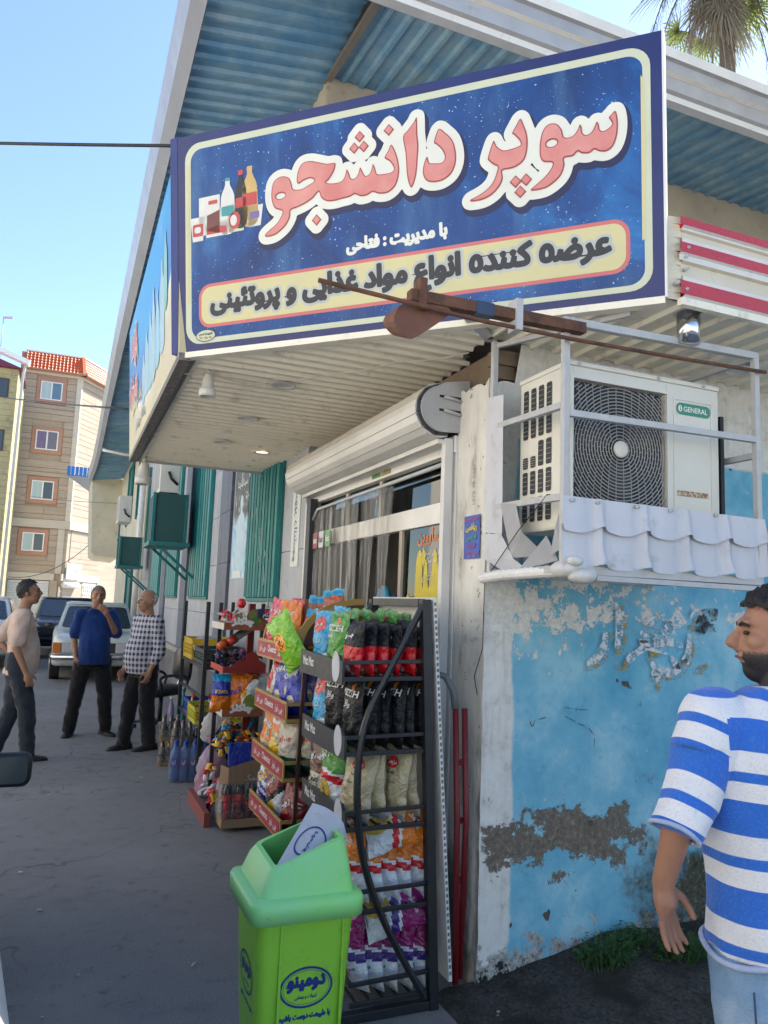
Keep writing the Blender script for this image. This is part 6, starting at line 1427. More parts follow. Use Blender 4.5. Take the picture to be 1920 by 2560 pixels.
for i, (xf, z0) in enumerate(tray2):
    mb = MB(); mb.box(xf, xf+.008, Y0, Y1, z0, z0+.105); fb_ = mb.build('front_board', GOLD, r2)
    mb = MB(); mb.box(xf-.003, xf-.0005, Y0+.02, Y1-.02, z0+.012, z0+.09); lb_ = mb.build('label_strip', REDL, fb_)
    mb = MB(); put_text(mb, CTL, w=.58, h=.052, fn=lambda a, b_, d: V((xf-.0035-d, -a, b_)), off=.03, cx=-(Y0+Y1)/2, cy=z0+.051); mb.build('lettering', LTW, lb_)
    mb = MB(); mb.box(xf+.009, 1.5, Y0, Y0+.006, z0, z0+.018); mb.box(xf+.009, 1.5, Y0, Y0+.006, z0+.085, z0+.103); mb.build('side_rail', GOLD, r2)
    mb = MB(); mb.box(xf+.009, 1.5, Y0+.007, Y1, z0-.004, z0+.004); mb.build('tray_floor', BRW, r2)
G = 'snack bags on the brown rack'
def row(tray, items):
    xf, z0 = tray2[tray]
    for key, dx, y_, dz, face, lean, roll, lb in items: bag(key, xf+.055+dx, y_, z0+.006+dz, face, lb, G, lean, roll)
row(0, [('crimson', 0, 4.50, .01, -80, -6, 3, 'leftmost crimson bag on the top brown shelf'), ('crimson', .01, 4.37, .01, -78, -5, -3, 'second crimson bag on the top brown shelf'), ('orangepuff', .0, 4.23, .005, -75, -6, 4, 'orange puff bag at the middle of the top brown shelf'), ('orangepuff', .03, 4.13, .0, -75, -4, -6, 'orange puff bag beside the lime bag on the top brown shelf'), ('rust', .16, 4.20, .05, -70, -4, 5, 'rust brown bag behind the orange ones, top brown shelf'), ('rust', .22, 4.05, .10, -70, -2, -4, 'rust bag with blue top rising highest on the brown rack'), ('lime', .0, 3.86, -.03, -55, 8, -34, 'lime green bag slumped over the near end of the brown rack'), ('crimson', .15, 4.45, .02, -82, -2, 0, 'crimson bag in the back row of the top brown shelf'), ('rust', .08, 3.98, -.02, -80, -2, 0, 'rust bag half hidden under the lime green bag')])
row(1, [('popcorn', .01, 4.42, .005, -75, -8, 5, 'white and red popcorn bag on the second brown shelf'), ('royal', .0, 4.22, .005, -72, -6, 3, 'royal blue popcorn bag beside the white and red one'), ('royal', .03, 4.02, .005, -66, -4, -3, 'nearest royal blue popcorn bag on the second brown shelf'), ('royal', .16, 4.10, .02, -75, -2, 0, 'royal blue bag in the back row of the brown rack'), ('crimson', .12, 4.42, .03, -80, -2, 0, 'crimson bag standing behind the popcorn bag')])
row(2, [('orangepop', .005, 4.45, .005, -75, -6, 3, 'orange and white popcorn bag on the third brown shelf'), ('yellowpop', .01, 4.27, .005, -72, -6, -3, 'yellow and orange popcorn bag with white bubble'), ('whitegreen', .02, 4.06, .0, -64, -4, 2, 'cream and green bag on the third brown shelf'), ('whitegreen', .11, 3.99, .0, -64, -3, -3, 'cream and green bag tucked behind its twin'), ('rust', .13, 4.3, .04, -80, -2, 0, 'rust bag in the back of the third brown shelf')])
row(3, [('striped', .0, 4.47, .03, -70, -8, 4, 'blue and white striped bag at the bottom of the brown rack'), ('maroonwhite', .02, 4.26, .0, -66, -6, -12, 'maroon and white chips bag on the bottom brown shelf'), ('maroon', .03, 4.02, .0, -52, -8, 5, 'shiny maroon bag with white lettering near the bin'), ('silver', .15, 4.10, .05, -60, -2, 4, 'silver grey bag behind the maroon one')])
# ================================================================== third stand: red tiered trays
r3 = thing('tray_stand', 'red tiered stand with cardboard trays of sweets', 'stand', (1.3, 5.9, 0))
CARD = mat('brown_cardboard', (.30, .20, .12), .85, c2=(.24, .16, .095), nscale=5, stretch=(10, 10, .6)); PRC = mat('printed_cardboard', (.26, .075, .03), .6, c2=(.2, .055, .025), nscale=6); REDC = mat('red_card', (.23, .013, .010), .6, c2=(.19, .011, .009), nscale=3); REDO = mat('orange_red_card', (.40, .035, .012), .6, c2=(.34, .03, .01), nscale=3); WHCARD = mat('white_card', (.6, .58, .5), .7)
SX0, SX1, SY0, SY1 = 1.095, 1.42, 5.65, 6.15
pbar('pole', (1.36, 5.95, 0), (1.36, 5.95, 1.60), .05, REDM, r3); pbar('pole', (1.15, 6.12, 0), (1.15, 6.12, 1.60), .03, BLACKM, r3)
def scallop(x0, x1, z0, zt, zp):
    return [(x0, z0), (x1, z0), (x1, zt+.02)]+[(x1-.05-(x1-x0)*.36*(1-cos(t))/2*1.0, zt+.02+(zp-zt-.02)*sin(t)) for t in [radians(q) for q in range(20, 161, 14)]]+[(x0+(x1-x0)*.48, zt+.03), (x0+(x1-x0)*.38, zt+.048), (x0+(x1-x0)*.28, zt+.03), (x0+(x1-x0)*.2, zt)]+[(x0, zt)]
for i, (z0, zt, zp, mt, sd_m) in enumerate(((1.405, 1.455, 1.565, PRC, WHCARD), (1.095, 1.14, 1.25, REDC, REDO), (.782, .83, .94, PRC, WHCARD))):
    x0 = SX0-.0+.012*i
    mb = MB(); mb.prism(scallop(x0, SX1, z0, zt, zp), lambda a, b_, d: V((a, SY0-d, b_)), -.003, .003); f_ = mb.build('tray_front', mt, r3)
    mb = MB(); mb.box(x0-.003, x0+.003, SY0+.004, SY1, z0, zt+.0); mb.build('tray_side', sd_m, r3)
    mb = MB(); mb.box(x0+.003, SX1, SY0+.004, SY1, z0, z0+.005); mb.build('tray_floor', CARD, r3)
    if i != 1:
        vs, fs = flat_shape([oval(SX1-.10, z0+.095, .052, .058)]); mb = MB(); mb.add([(a, SY0-.0045, b_) for a, b_ in vs], fs); mb.build('green_disc', mat('label_green', (.06, .13, .03), .5, c2=(.22, .24, .04), nscale=14), f_, fix=False)
        mb = MB(); fat_text(mb, fa('چاکلز'), .006, lambda a, b_, d: V((a, SY0-.0055, b_)), .003, w=.155, h=.062, cx=x0+.135, cy=z0+.058); mb.build('lettering', LTW, f_, fix=False)
# heaps of small wrapped sweets on the trays
SW = [FRED, FCYA, FYEL, FW, FLIME, FORG, FPINK]
def sweets(z, pal, n_, hgt, nm, label, seed, x0=SX0+.02, x1=SX1-.03, y0=SY0+.03, y1=SY1-.06):
    r_ = random.Random(seed); o = thing('sweets_pile', label, 'sweets', ((x0+x1)/2, (y0+y1)/2, z))
    for i in range(int(n_*1.5)):
        mb = MB(); c = V((r_.uniform(x0, x1), r_.uniform(y0, y1), z+r_.uniform(.02, hgt))); M = Matrix.Rotation(r_.uniform(0, 6), 3, 'Z') @ Matrix.Rotation(r_.uniform(-1.2, 1.2), 3, 'X'); l_, w2 = r_.uniform(.022, .040), r_.uniform(.012, .020)
        rings = []
        for t, rr2 in ((-1.1, 1.1), (-.9, .9), (-.75, 1.0), (0, 1.1), (.75, 1.0), (.9, .9), (1.1, 1.1)):
            rings.append([c + M @ V((w2*rr2*cos(a), t*l_, w2*rr2*sin(a)*(.55 if abs(t) < .5 else .4 if abs(t) < .8 else .06))) for a in [k_*pi/3 for k_ in range(6)]])
        mb.loft(rings, 0, True, False); mb.build('wrapped_sweet', r_.choice(pal), o, fix=False)
sweets(1.41, [FRED, FW, FYEL, FCYA, FCRM, FPINK], 46, .12, 'a', 'heap of bright wrapped sweets on the top cardboard tray', 1)
sweets(1.10, [FBLK, FBLK, FPUR, FBRN, FCRM, FIND], 46, .13, 'b', 'heap of dark wrapped chocolate bars in the plain red tray', 2)
sweets(.47, [FORG, FYEL, FDRD, FYEL, FRST, FCYA, FBLK], 60, .22, 'c', 'heap of orange and yellow snack packets above the taped carton', 3, SX0+.03, SX1-.0, SY0-.0, SY1-.1)
sweets(.10, [FRED, FYEL, FW], 26, .28, 'd', 'red and yellow packets stuffed left of the cola carton', 4, SX0-.02, SX0+.07, SY0+.05, SY1)
for i, (c_, lb) in enumerate((((.55, .10, .01), 'orange'), ((.45, .03, .02), 'red'))):
    mb = MB(); p0 = V((1.08+.07*i, 5.70, 1.28+.03*i)); p1 = p0+V((.20, .12, .115)); mb.tube([p0, p0+(p1-p0)*.25, p0+(p1-p0)*.3, p1], [.028, .03, .024, .022], 10); o = mb.build('toy_tube', [mat('tube_clear', (.35, .36, .33), .2)], at=p0); tag(o, 'clear tube with '+lb+' cap lying across the second tray', 'tube')
    mb = MB(); mb.tube([p0-(p1-p0)*.02, p0+(p1-p0)*.24], [.031, .031], 10); mb.build('cap', mat('tube_cap_'+lb, c_, .35), o)
G = 'bags on the red stand'
bag('kiva', 1.11, 5.72, .80, 0, 'blue and orange bag at the left end of the red stand', G, -4, 3)
bag('orangered', 1.19, 5.74, .79, -30, 'tall orange bag on the red stand', G, -8, 8); bag('orangered', 1.24, 5.80, .79, -20, 'orange bag half hidden behind the white ones', G, -4, 12)
for i in range(3): bag('white', 1.25+.065*i, 5.72+.03*i, .80+.02*i, -28, ORD[i]+' white bag from the left on the red stand', G, -12, 10, s=.9)
bx = MB(); bx.box(1.33, 1.47, 5.60, 5.64, 1.50, 1.565); o = bx.build('sweets_box', mat('navy_box', (.02, .02, .09), .5), at=(1.40, 5.62, 1.5)); tag(o, 'small navy box with white lettering on top of the stand', 'box')
mb = MB(); put_text(mb, fa('کنکام'), w=.07, fn=lambda a, b_, d: V((1.40+a, 5.598-d, 1.518+b_)), off=.03); mb.build('lettering', LTW, o)
mb = MB(); vs, fs = flat_shape([rrect(1.375, 1.425, 1.535, 1.558, .008)]); mb.add([(a, 5.598, b_) for a, b_ in vs], fs); mb.build('red_logo', FRED, o, fix=False)
mb = MB(); mb.ell((1.255, 5.85, 1.60), (.035, .035, .04), 8); o = mb.build('red_parcel', FRED, at=(1.255, 5.85, 1.57)); tag(o, 'crumpled red foil parcel on top of the sweets', 'parcel')
# taped carton and shrink wrapped cola at the foot
ct = thing('taped_carton', 'taped brown cardboard carton with handwritten word on the stand', 'carton', (1.28, 5.63, .33))
mb = MB(); mb.add([V((1.125, 5.62, .327)), V((1.175, 5.57, .327)), V((1.42, 5.60, .327)), V((1.42, 5.60, .50)), V((1.175, 5.57, .44)), V((1.125, 5.62, .455))], [(0, 1, 4, 5), (1, 2, 3, 4)]); mb.add([V((1.13, 5.63, .327)), V((1.175, 5.58, .327)), V((1.42, 5.61, .327)), V((1.42, 5.61, .50)), V((1.175, 5.58, .44)), V((1.13, 5.63, .455))], [(0, 1, 4, 5), (1, 2, 3, 4)]); f_ = mb.build('carton_wall', CARD, ct, fix=False)
mb = MB(); put_text(mb, fa('نمک'), w=.10, fn=lambda a, b_, d: V((1.34+a, 5.586-d, .365+b_)), off=.0); mb.build('handwriting', LTW, f_)
for i in range(6): mb = MB(); x_ = 1.20+.04*i; mb.box(x_-.018, x_+.018, 5.63, 5.66, .44, .60); mb.build('blue_packet', FBLU, ct, .004)
cw = thing('cola_carton', 'shrink wrapped tray of cola bottles and cans at the foot', 'drinks pack', (1.3, 5.6, 0))
mb = MB(); mb.box(1.14, 1.47, 5.56, 5.80, .03, .09); mb.build('tray', CARD, cw, .003)
COLA = mat('cola_dark', (.02, .008, .006), .12, spec=.7); CANR = mat('can_red', (.42, .012, .014), .25, metal=.3); GRB = mat('green_bottle', (.01, .07, .03), .12, spec=.7)
for i in range(4):
    x_ = 1.185+.075*i; mb = MB(); mb.lathe([(.024, .09), (.031, .10), (.031, .185), (.026, .20), (.024, .20)], 12, (x_, 5.60, 0)); cn = mb.build('can', CANR, cw); mb = MB(); put_text(mb, 'Coca', w=.04, fn=lambda a, b_, d: V((x_+.029*sin(a/.029), 5.60-.032*cos(a/.03)-d, .145+b_)), off=.02); mb.build('lettering', LTW, cn)
for i in range(3):
    x_ = 1.20+.09*i; mb = MB(); mb.lathe([(.034, .10), (.04, .12), (.04, .24), (.032, .28), (.014, .32), (.014, .34)], 12, (x_, 5.69, 0)); bt = mb.build('bottle', (COLA, COLA, GRB)[i], cw); mb = MB(); mb.lathe([(.041, .19), (.041, .235)], 12, (x_, 5.69, 0), cap=False); mb.build('label', FRED if i < 2 else FGRN, bt, fix=False)
mb = MB(); mb.box(1.135, 1.475, 5.555, 5.81, .092, .33); mb.build('shrink_wrap', mat_film('shrink_wrap', (.92, .93, .93), .05), cw, .02)
mb = MB(); mb.bar((1.07, 5.72, .05), (1.07, 6.5, .05), .04, .10); mb.build('red_plinth', mat('faded_red', (.22, .05, .045), .7), r3)
# ================================================================== black shelf with crates
bs_ = thing('metal_shelf', 'slim black metal shelf unit holding plastic crates', 'shelf', (1.45, 7.6, 0))
for x_ in (1.2, 1.70):
    for y_ in (6.98, 8.35): pbar('post', (x_, y_, 0), (x_, y_, 1.60), .035, BLACKM, bs_)
for z_ in (.48, 1.0): mb = MB(); mb.box(1.19, 1.71, 6.97, 8.36, z_, z_+.03); mb.build('shelf_board', BLACKM, bs_)
for z_ in (.75,): pbar('rail', (1.2, 7.0, z_), (1.2, 8.33, z_), .025, BLACKM, bs_)
CRY = mat('yellow_crate_plastic', (.58, .38, .015), .4, c2=(.5, .32, .012), nscale=6); CRL = mat('lemon_crate_plastic', (.50, .46, .02), .4); CRB = mat('blue_crate_plastic', (.01, .06, .30), .4); CRK = mat('dark_green_crate_plastic', (.02, .035, .035), .45)
def crate(loc, sx, sy, sz, mt, label, tilt=0.):
    o = thing('plastic_crate', label, 'crate', loc, 'plastic crates', world=False); o.rotation_euler = (0, tilt, 0)
    mb = MB(); mb.box(-sx/2, sx/2, -sy/2, sy/2, 0, .008); mb.build('base', mt, o)
    for s_ in (-1, 1):
        for ax in (0, 1):
            L_ = sy if ax == 0 else sx; pos = s_*(sx/2 if ax == 0 else sy/2)
            def B(a0, a1, z0, z1, t=.006):
                mb.box(*((pos-t/2, pos+t/2, a0, a1) if ax == 0 else (a0, a1, pos-t/2, pos+t/2)), z0, z1)
            mb = MB(); B(-L_/2, L_/2, sz*.72, sz); B(-L_/2, L_/2, 0, sz*.22); B(-L_/2, L_/2, sz-.012, sz, .018)
            n = max(4, int(L_/.06))
            for j in range(n+1): a = -L_/2+L_*j/n; B(a-.008, a+.008, sz*.22, sz*.72)
            for j in range(1, 3): zc = sz*.22+sz*.5*j/3; B(-L_/2, L_/2, zc-.005, zc+.005, .004)
            mb.build('side', mt, o)
    return o
crate((1.40, 8.02, 1.031), .40, .55, .20, CRY, 'yellow plastic crate on the upper shelf by the posts'); crate((1.42, 7.35, 1.031), .42, .55, .14, CRK, 'dark green crate next to the yellow one on the upper shelf')
crate((1.40, 7.72, .511), .42, .50, .14, CRB, 'blue crate with small bottles on the lower shelf', -.0); crate((1.36, 7.22, .52), .42, .42, .15, CRL, 'lemon yellow crate of little bottles on the lower shelf')
SMB = [mat('mini_cap_red', (.45, .05, .02), .4), mat('mini_white', (.55, .53, .5), .4), mat('mini_dark', (.03, .03, .04), .3)]
for i in range(16):
    x_, y_ = 1.22+.085*(i % 4), (7.08 if i < 8 else 7.55)+.09*((i//4) % 2)+.02*(i % 3); z_ = .53
    mb = MB(); mb.lathe([(.02, 0), (.024, .01), (.024, .10), (.012, .13), (.012, .155)], 10); o = mb.build('small_bottle', SMB[(i*2+1) % 3]); o.location = (x_, y_, z_)
    tag(o, ('small sauce bottle standing in the lemon yellow crate' if i < 8 else 'small drink bottle standing in the blue crate'), 'bottle', 'bottles in the yellow crate' if i < 8 else 'bottles in the blue crate')
    mb = MB(); mb.cyl((0, 0, .155), (0, 0, .18), .014, None, 10); mb.build('cap', SMB[i % 2], o)
for i in range(8):
    mb = MB(); mb.box(-.05, .05, -.07, .07, 0, .05); o = mb.build('packet', (FBLK, FW, FGRY)[i % 3], None, .01); o.location = (1.30+.09*(i % 3), 7.16+.13*(i//3), 1.06+.03*(i % 2)); o.rotation_euler = (.2*(i % 3-1), .3, i*.7)
    tag(o, 'small packet lying in the dark green crate', 'packet', 'packets in the dark green crate')
mb = MB(); mb.ell((1.38, 7.95, 1.20), (.13, .18, .06), 8); o = mb.build('plastic_bag', mat_film('thin_bag_film', (.8, .85, .86), .25), at=(1.38, 7.95, 1.15)); tag(o, 'clear crumpled plastic bag lying in the yellow crate', 'plastic bag')
# ================================================================== drinks on the ground
BLW = NT('blue_bottle_water'); k = BLW; k.col((.08, .25, .62)); k.set(rough=.12, trans=.45, ior=1.33, spec=.6); k.bump(k.math('SINE', k.math('MULTIPLY', k.sep(k.coord())[2], 330)), .25, .004); BLW = k.m
LBLB = mat('blue_bottle_label', (.01, .05, .35), .35); DKB = mat('malt_bottle_dark', (.018, .014, .016), .2, spec=.7); SILV = mat('silver_foil_neck', (.30, .25, .21), .3, metal=.6, c2=(.15, .12, .10), nscale=40)
def bottle_mesh(kind):
    if kind == 'water': prof = [(.030, 0), (.041, .012), (.041, .10), (.038, .115), (.042, .13), (.042, .215), (.040, .23), (.030, .275), (.016, .31), (.014, .325), (.014, .335)]
    else: prof = [(.026, 0), (.031, .008), (.031, .12), (.026, .145), (.014, .185), (.013, .225), (.015, .23)]
    mb = MB(); mb.lathe(prof, 16); return mb.mesh('bottle', BLW if kind == 'water' else DKB)
BM = {k_: bottle_mesh(k_) for k_ in ('water', 'malt')}
mb = MB(); mb.lathe([(.0425, .135), (.0425, .21)], 16, cap=False); LBM = mb.mesh('label', LBLB); mb = MB(); mb.lathe([(.017, .322), (.017, .345), (.001, .346)], 14, cap=False); CPM = mb.mesh('cap', LBLB)
mb = MB(); mb.lathe([(.0145, .18), (.0145, .232), (.002, .234)], 12, cap=False); NKM = mb.mesh('foil_neck', SILV); mb = MB(); mb.lathe([(.0316, .03), (.0316, .10)], 14, cap=False); MLM = mb.mesh('label', SILV)
mb = MB(); put_text(mb, fa('آوا'), w=.035, fn=lambda a, b_, d: V((.0432*sin(a/.0432), -.0432*cos(a/.0432)-d, .17+b_)), off=.04); WTM = mb.mesh('lettering', LTW)
FILM2 = mat_film('pack_film', (.93, .94, .95), .03)
def pack(kind, x, y, z, nx, ny, label, rot=0.):
    o = thing('bottle_pack', label, 'drinks pack', (x, y, z), 'drink packs on the ground', world=False); o.rotation_euler = (0, 0, rot); p_ = .084 if kind == 'water' else .064
    for i in range(nx):
        for j in range(ny):
            c = link('bottle', BM[kind], o); c.location = ((i-(nx-1)/2)*p_, (j-(ny-1)/2)*p_, 0)
            for me in ((LBM, CPM, WTM) if kind == 'water' else (NKM, MLM)): link(me.name.split('.')[0], me, c)
    w2, d2 = nx*p_/2+.004, ny*p_/2+.004; h_ = .30 if kind == 'water' else .19
    mb = MB(); rings = []
    for sc_, z_ in ((1, .004), (1, h_*.7), (.97, h_*.85), (.86, h_*1.0)): rings.append([V((a*sc_, b_*sc_, z_)) for a, b_ in rrect(-w2, w2, -d2, d2, .03, 3)])
    mb.loft(rings, 0, False, True); mb.build('shrink_film', FILM2, o, fix=False)
    if kind != 'water': mb = MB(); mb.box(-w2, w2, -d2, d2, .001, .035); mb.build('tray', CARD, o)
pack('water', 1.12, 7.22, 0, 3, 2, 'six pack of blue water bottles standing in front', -.25)
pack('malt', 1.16, 7.52, 0, 4, 3, 'lower pack of dark malt bottles behind the water', -.2); pack('malt', 1.16, 7.52, .24, 4, 3, 'upper pack of dark malt bottles behind the water', -.2); pack('malt', 1.07, 7.92, 0, 3, 3, 'lower left pack of dark malt bottles', -.2); pack('malt', 1.07, 7.92, .24, 3, 3, 'upper left pack of dark malt bottles', -.2)
TQB = mat('turquoise_bottle', (.10, .34, .40), .15, spec=.6); LIL = mat('lilac_bottle', (.25, .2, .34), .15, spec=.6)
for (x_, y_, mt, lb, s_) in ((1.15, 8.6, LIL, 'lilac bottle standing behind the malt packs', .9), (1.25, 8.5, TQB, 'tall turquoise bottle standing behind the malt packs', 1.25)):
    mb = MB(); mb.lathe([(.035*s_, 0), (.042*s_, .015), (.042*s_, .2*s_), (.03*s_, .26*s_), (.014*s_, .30*s_), (.014*s_, .33*s_)], 14, (0, 0, 0)); o = mb.build('drink_bottle', mt); o.location = (x_, y_, .25); tag(o, lb, 'bottle')
    mb = MB(); mb.cyl((0, 0, .33*s_), (0, 0, .355*s_), .018, None, 10); mb.build('cap', LTW, o)
mb = MB(); mb.box(1.08, 1.36, 8.42, 8.72, 0, .248); o = mb.build('drinks_carton', CARD, at=(1.22, 8.57, 0)); tag(o, 'brown carton under the lilac and turquoise bottles', 'carton')
for i in range(2): pack('water', 1.42+.0*i, 7.55+.42*i, .0, 3, 3, ('nearer' if i == 0 else 'farther')+' blue water pack stored under the black shelf', .1)
# translucent bags at the foot of the stand
k = NT('pink_translucent_bag'); n = k.noise(6, None, 5, .6, .6); tr = k.n('ShaderNodeBsdfTransparent'); k.col(k.ramp(n, [(.35, (.42, .16, .25)), (.6, (.34, .28, .38))])); k.set(rough=.3); k.bump(k.noise(18, None, 4, .6, 1), .8, .03); mx = k.n('ShaderNodeMixShader'); mx.inputs[0].default_value = .82; k.l(tr.outputs[0], mx.inputs[1]); k.l(k.b.outputs[0], mx.inputs[2]); k.l(mx.outputs[0], k.out.inputs[0]); PBAG = k.m
def sack(loc, r, label, mt):
    mb = MB(); rings = []
    for t, rr2 in ((0, .6), (.05, .9), (.12, 1.0), (.2, .96), (.3, 1.02), (.4, .94), (.5, .97), (.6, .86), (.68, .78), (.76, .55), (.84, .38), (.9, .16), (1.0, .34), (1.06, .45)):
        rings.append([V((r[0]*rr2*cos(a)*(1+.2*noise.noise(V((a*2, t*4, r[0]*9)))+.12*noise.noise(V((a*6, t*9, 3)))), r[1]*rr2*sin(a)*(1+.2*noise.noise(V((a*2, t*4, 5)))+.12*noise.noise(V((a*6, t*9, 1)))), r[2]*t+.012*noise.noise(V((a*3, t*5, 2))))) for a in [2*pi*k_/36 for k_ in range(36)]])
    mb.loft(rings, 0, True, True); o = mb.build('carrier_bag', mt); o.location = loc; return tag(o, label, 'bag')
sack((1.25, 6.62, 0), (.13, .15, .46), 'knotted pink translucent carrier bag on the ground by the stand', PBAG); sack((1.28, 6.72, .42), (.12, .13, .30), 'pale clear plastic bag tied above the pink one', mat_film('pale_bag_film', (.8, .83, .82), .28))
# ================================================================== waste bin
k = NT('bright_green_plastic'); n = k.noise(3, None, 6, .6); s_ = k.noise(60, None, 3, .6); c = k.ramp(n, [(.35, (.27, .58, .05)), (.7, (.22, .51, .045))]); c = k.mix(k.math('MULTIPLY', k.step(k.noise(7, None, 9, .75), .52, .72), .5), c, (.07, .15, .03)); k.col(k.mix(k.step(s_, .72, .76), c, (.05, .10, .02))); k.set(rough=.38, spec=.4); BING = k.m
k = NT('mint_green_plastic'); n = k.noise(2.5, None, 6, .6, .5, (1.5, 1.5, .6)); c = k.ramp(n, [(.35, (.26, .66, .27)), (.55, (.26, .69, .20)), (.7, (.36, .73, .16))]); c = k.mix(k.math('MULTIPLY', k.step(k.noise(11, None, 8, .75), .58, .72), .45), c, (.05, .15, .09)); k.col(c); k.set(rough=.4, spec=.4); BINL = k.m
PRNT = mat('bin_blue_print', (.01, .035, .20), .45)
bn = thing('waste_bin', 'lime green plastic waste bin with mint hood beside the snack rack', 'bin', (.78, 2.56, 0))
bx0, bx1, by0, by1 = .612, .955, 2.385, 2.745
def bring(z, ins, r=.035): return [V((a, b_, z)) for a, b_ in rrect(bx0+ins, bx1-ins, by0+ins, by1-ins, r, 4)]
mb = MB(); mb.loft([bring(0, .055), bring(.03, .05), bring(.35, .03), bring(.66, .014), bring(.70, .012)], 0, True, True); body_ = mb.build('body', BING, bn)
mb = MB()
for x_ in (.70, .90): mb.box(x_-.004, x_+.004, by0+.012, by0+.03, .05, .66)
mb.build('rib', BING, bn)
mb = MB(); mb.loft([bring(.648, .004), bring(.645, -.012, .045), bring(.695, -.014, .045), bring(.707, -.006), bring(.712, .02)], 0, False, True); mb.build('lid_rim', BINL, bn, fix=False)
# hood: walls rise from the rim to a slanted mouth
def hood(ins, dz=0.):
    base = rrect(bx0+.018+ins, bx1-.016-ins, by0+.018+ins, by1-.016-ins, .03, 4); top = []
    for a, b_ in base:
        u = (a-bx0)/(bx1-bx0); v = (b_-by0)/(by1-by0)
        z = .784+.078*min(1, max(0, u)*1.25)**1.1+.012*v+(.0 if u > .5 else -.0)
        top.append(V((bx0+.045+ins*.6+(bx1-bx0-.075-1.2*ins)*u, by0+.04+ins*.6+(by1-by0-.085-1.2*ins)*v, z+dz)))
    return [V((a, b_, .709)) for a, b_ in base], top
b0, t0 = hood(0); b1, t1 = hood(.012)
m0 = [p.lerp(q, .6)+V((0, 0, .012)) for p, q in zip(b0, t0)]
mb = MB(); mb.loft([b0, m0, t0], 0, False, True); mb.loft([t0, t1], 0, False, True); mb.loft([t1, [V((p.x, p.y, .70)) for p in b1]], 0, False, True); mb.build('hood', BINL, bn, fix=False)
mb = MB(); mb.box(bx0+.04, bx1-.04, by0+.04, by1-.04, .62, .64); mb.build('bin_liner', DARK, bn)
FLP = mat('dirty_white_flap', (.44, .47, .50), .5, c2=(.36, .39, .43), nscale=7, dirt=(12, (.14, .14, .13), .55, .6))
f0, f1, f2, f3 = V((.675, 2.465, .765)), V((.80, 2.435, .765)), V((.955, 2.535, .872)), V((.872, 2.685, .918))
nn = (f1-f0).cross(f3-f0).normalized()
if nn.z < 0: nn = -nn
vs = [f0, f1, f2, f3]; n_ = 8; grid = []
for i in range(n_+1):
    for j in range(n_+1):
        u, v = i/n_, j/n_; p = f0.lerp(f1, u).lerp(f3.lerp(f2, u), v)+nn*(.02*sin(pi*u)*1.0-.05*max(0, u-.85)/.15); grid.append(p)
mb = MB(); fsq = [(i*(n_+1)+j, (i+1)*(n_+1)+j, (i+1)*(n_+1)+j+1, i*(n_+1)+j+1) for i in range(n_) for j in range(n_)]; mb.add(grid, fsq, 0, True); mb.add([p-nn*.006 for p in grid], fsq, 0, True); fl_ = mb.build('swing_flap', FLP, bn, fix=False)
def onflap(a, b_, d): u, v = .5+b_, .45+a; p = f0.lerp(f1, u).lerp(f3.lerp(f2, u), v)+nn*(.02*sin(pi*u)+.002+d); return p
vs, fs = flat_shape([oval(0, 0, .24, .36), oval(0, 0, .215, .325)]); mb = MB(); mb.add([onflap(a, b_, 0) for a, b_ in vs], fs); mb.build('flap_ring', PRNT, fl_, fix=False)
mb = MB(); put_text(mb, fa('دومینو'), w=.34, fn=onflap, off=.03, rot=0); mb.build('flap_print', PRNT, fl_)
def binfront(a, b_, d): ins = .055-(.055-.012)*min(1, b_/.70)*1.0; return V((a, by0+ins-.0035-d, b_))
def binleft(a, b_, d): ins = .055-(.055-.012)*min(1, b_/.70); return V((bx0+ins-.0035-d, 2.565-a, b_))
for fn, cx, nm, sxx in ((binfront, .79, 'front', 1.), (binleft, 0., 'side', 1.)):
    vs, fs = flat_shape([oval(cx, .44, .086, .062, 40), oval(cx, .44, .079, .055, 40)]); mb = MB(); mb.add([fn(a, b_, 0) for a, b_ in vs], fs); mb.build('print_ring', PRNT, body_, fix=False)
    vs, fs = flat_shape([oval(cx, .44, .075, .051, 40), oval(cx, .44, .0735, .0495, 40)]); mb = MB(); mb.add([fn(a, b_, 0) for a, b_ in vs], fs); mb.build('print_ring', PRNT, body_, fix=False)
    mb = MB(); fat_text(mb, fa('دومینو'), .0035, lambda a, b_, d: fn(a, b_, 0), .0016, w=.118, h=.042, cx=cx, cy=.452); mb.build('brand_print', PRNT, body_, fix=False)
    mb = MB(); fat_text(mb, fa('لبنیات و بستنی'), .0006, lambda a, b_, d: fn(a, b_, 0), .0012, w=.07, h=.016, cx=cx, cy=.412); mb.build('small_print', PRNT, body_, fix=False)
    mb = MB(); fat_text(mb, fa('با طبیعت دوست باشیم'), .0016, lambda a, b_, d: fn(a, b_, 0), .0014, w=.165, h=.026, cx=cx, cy=.352); mb.build('slogan_print', PRNT, body_, fix=False)
mb = MB(); mb.box(bx0+.008, bx0+.02, 2.53, 2.61, .60, .635); mb.build('side_latch', BING, bn, .003)
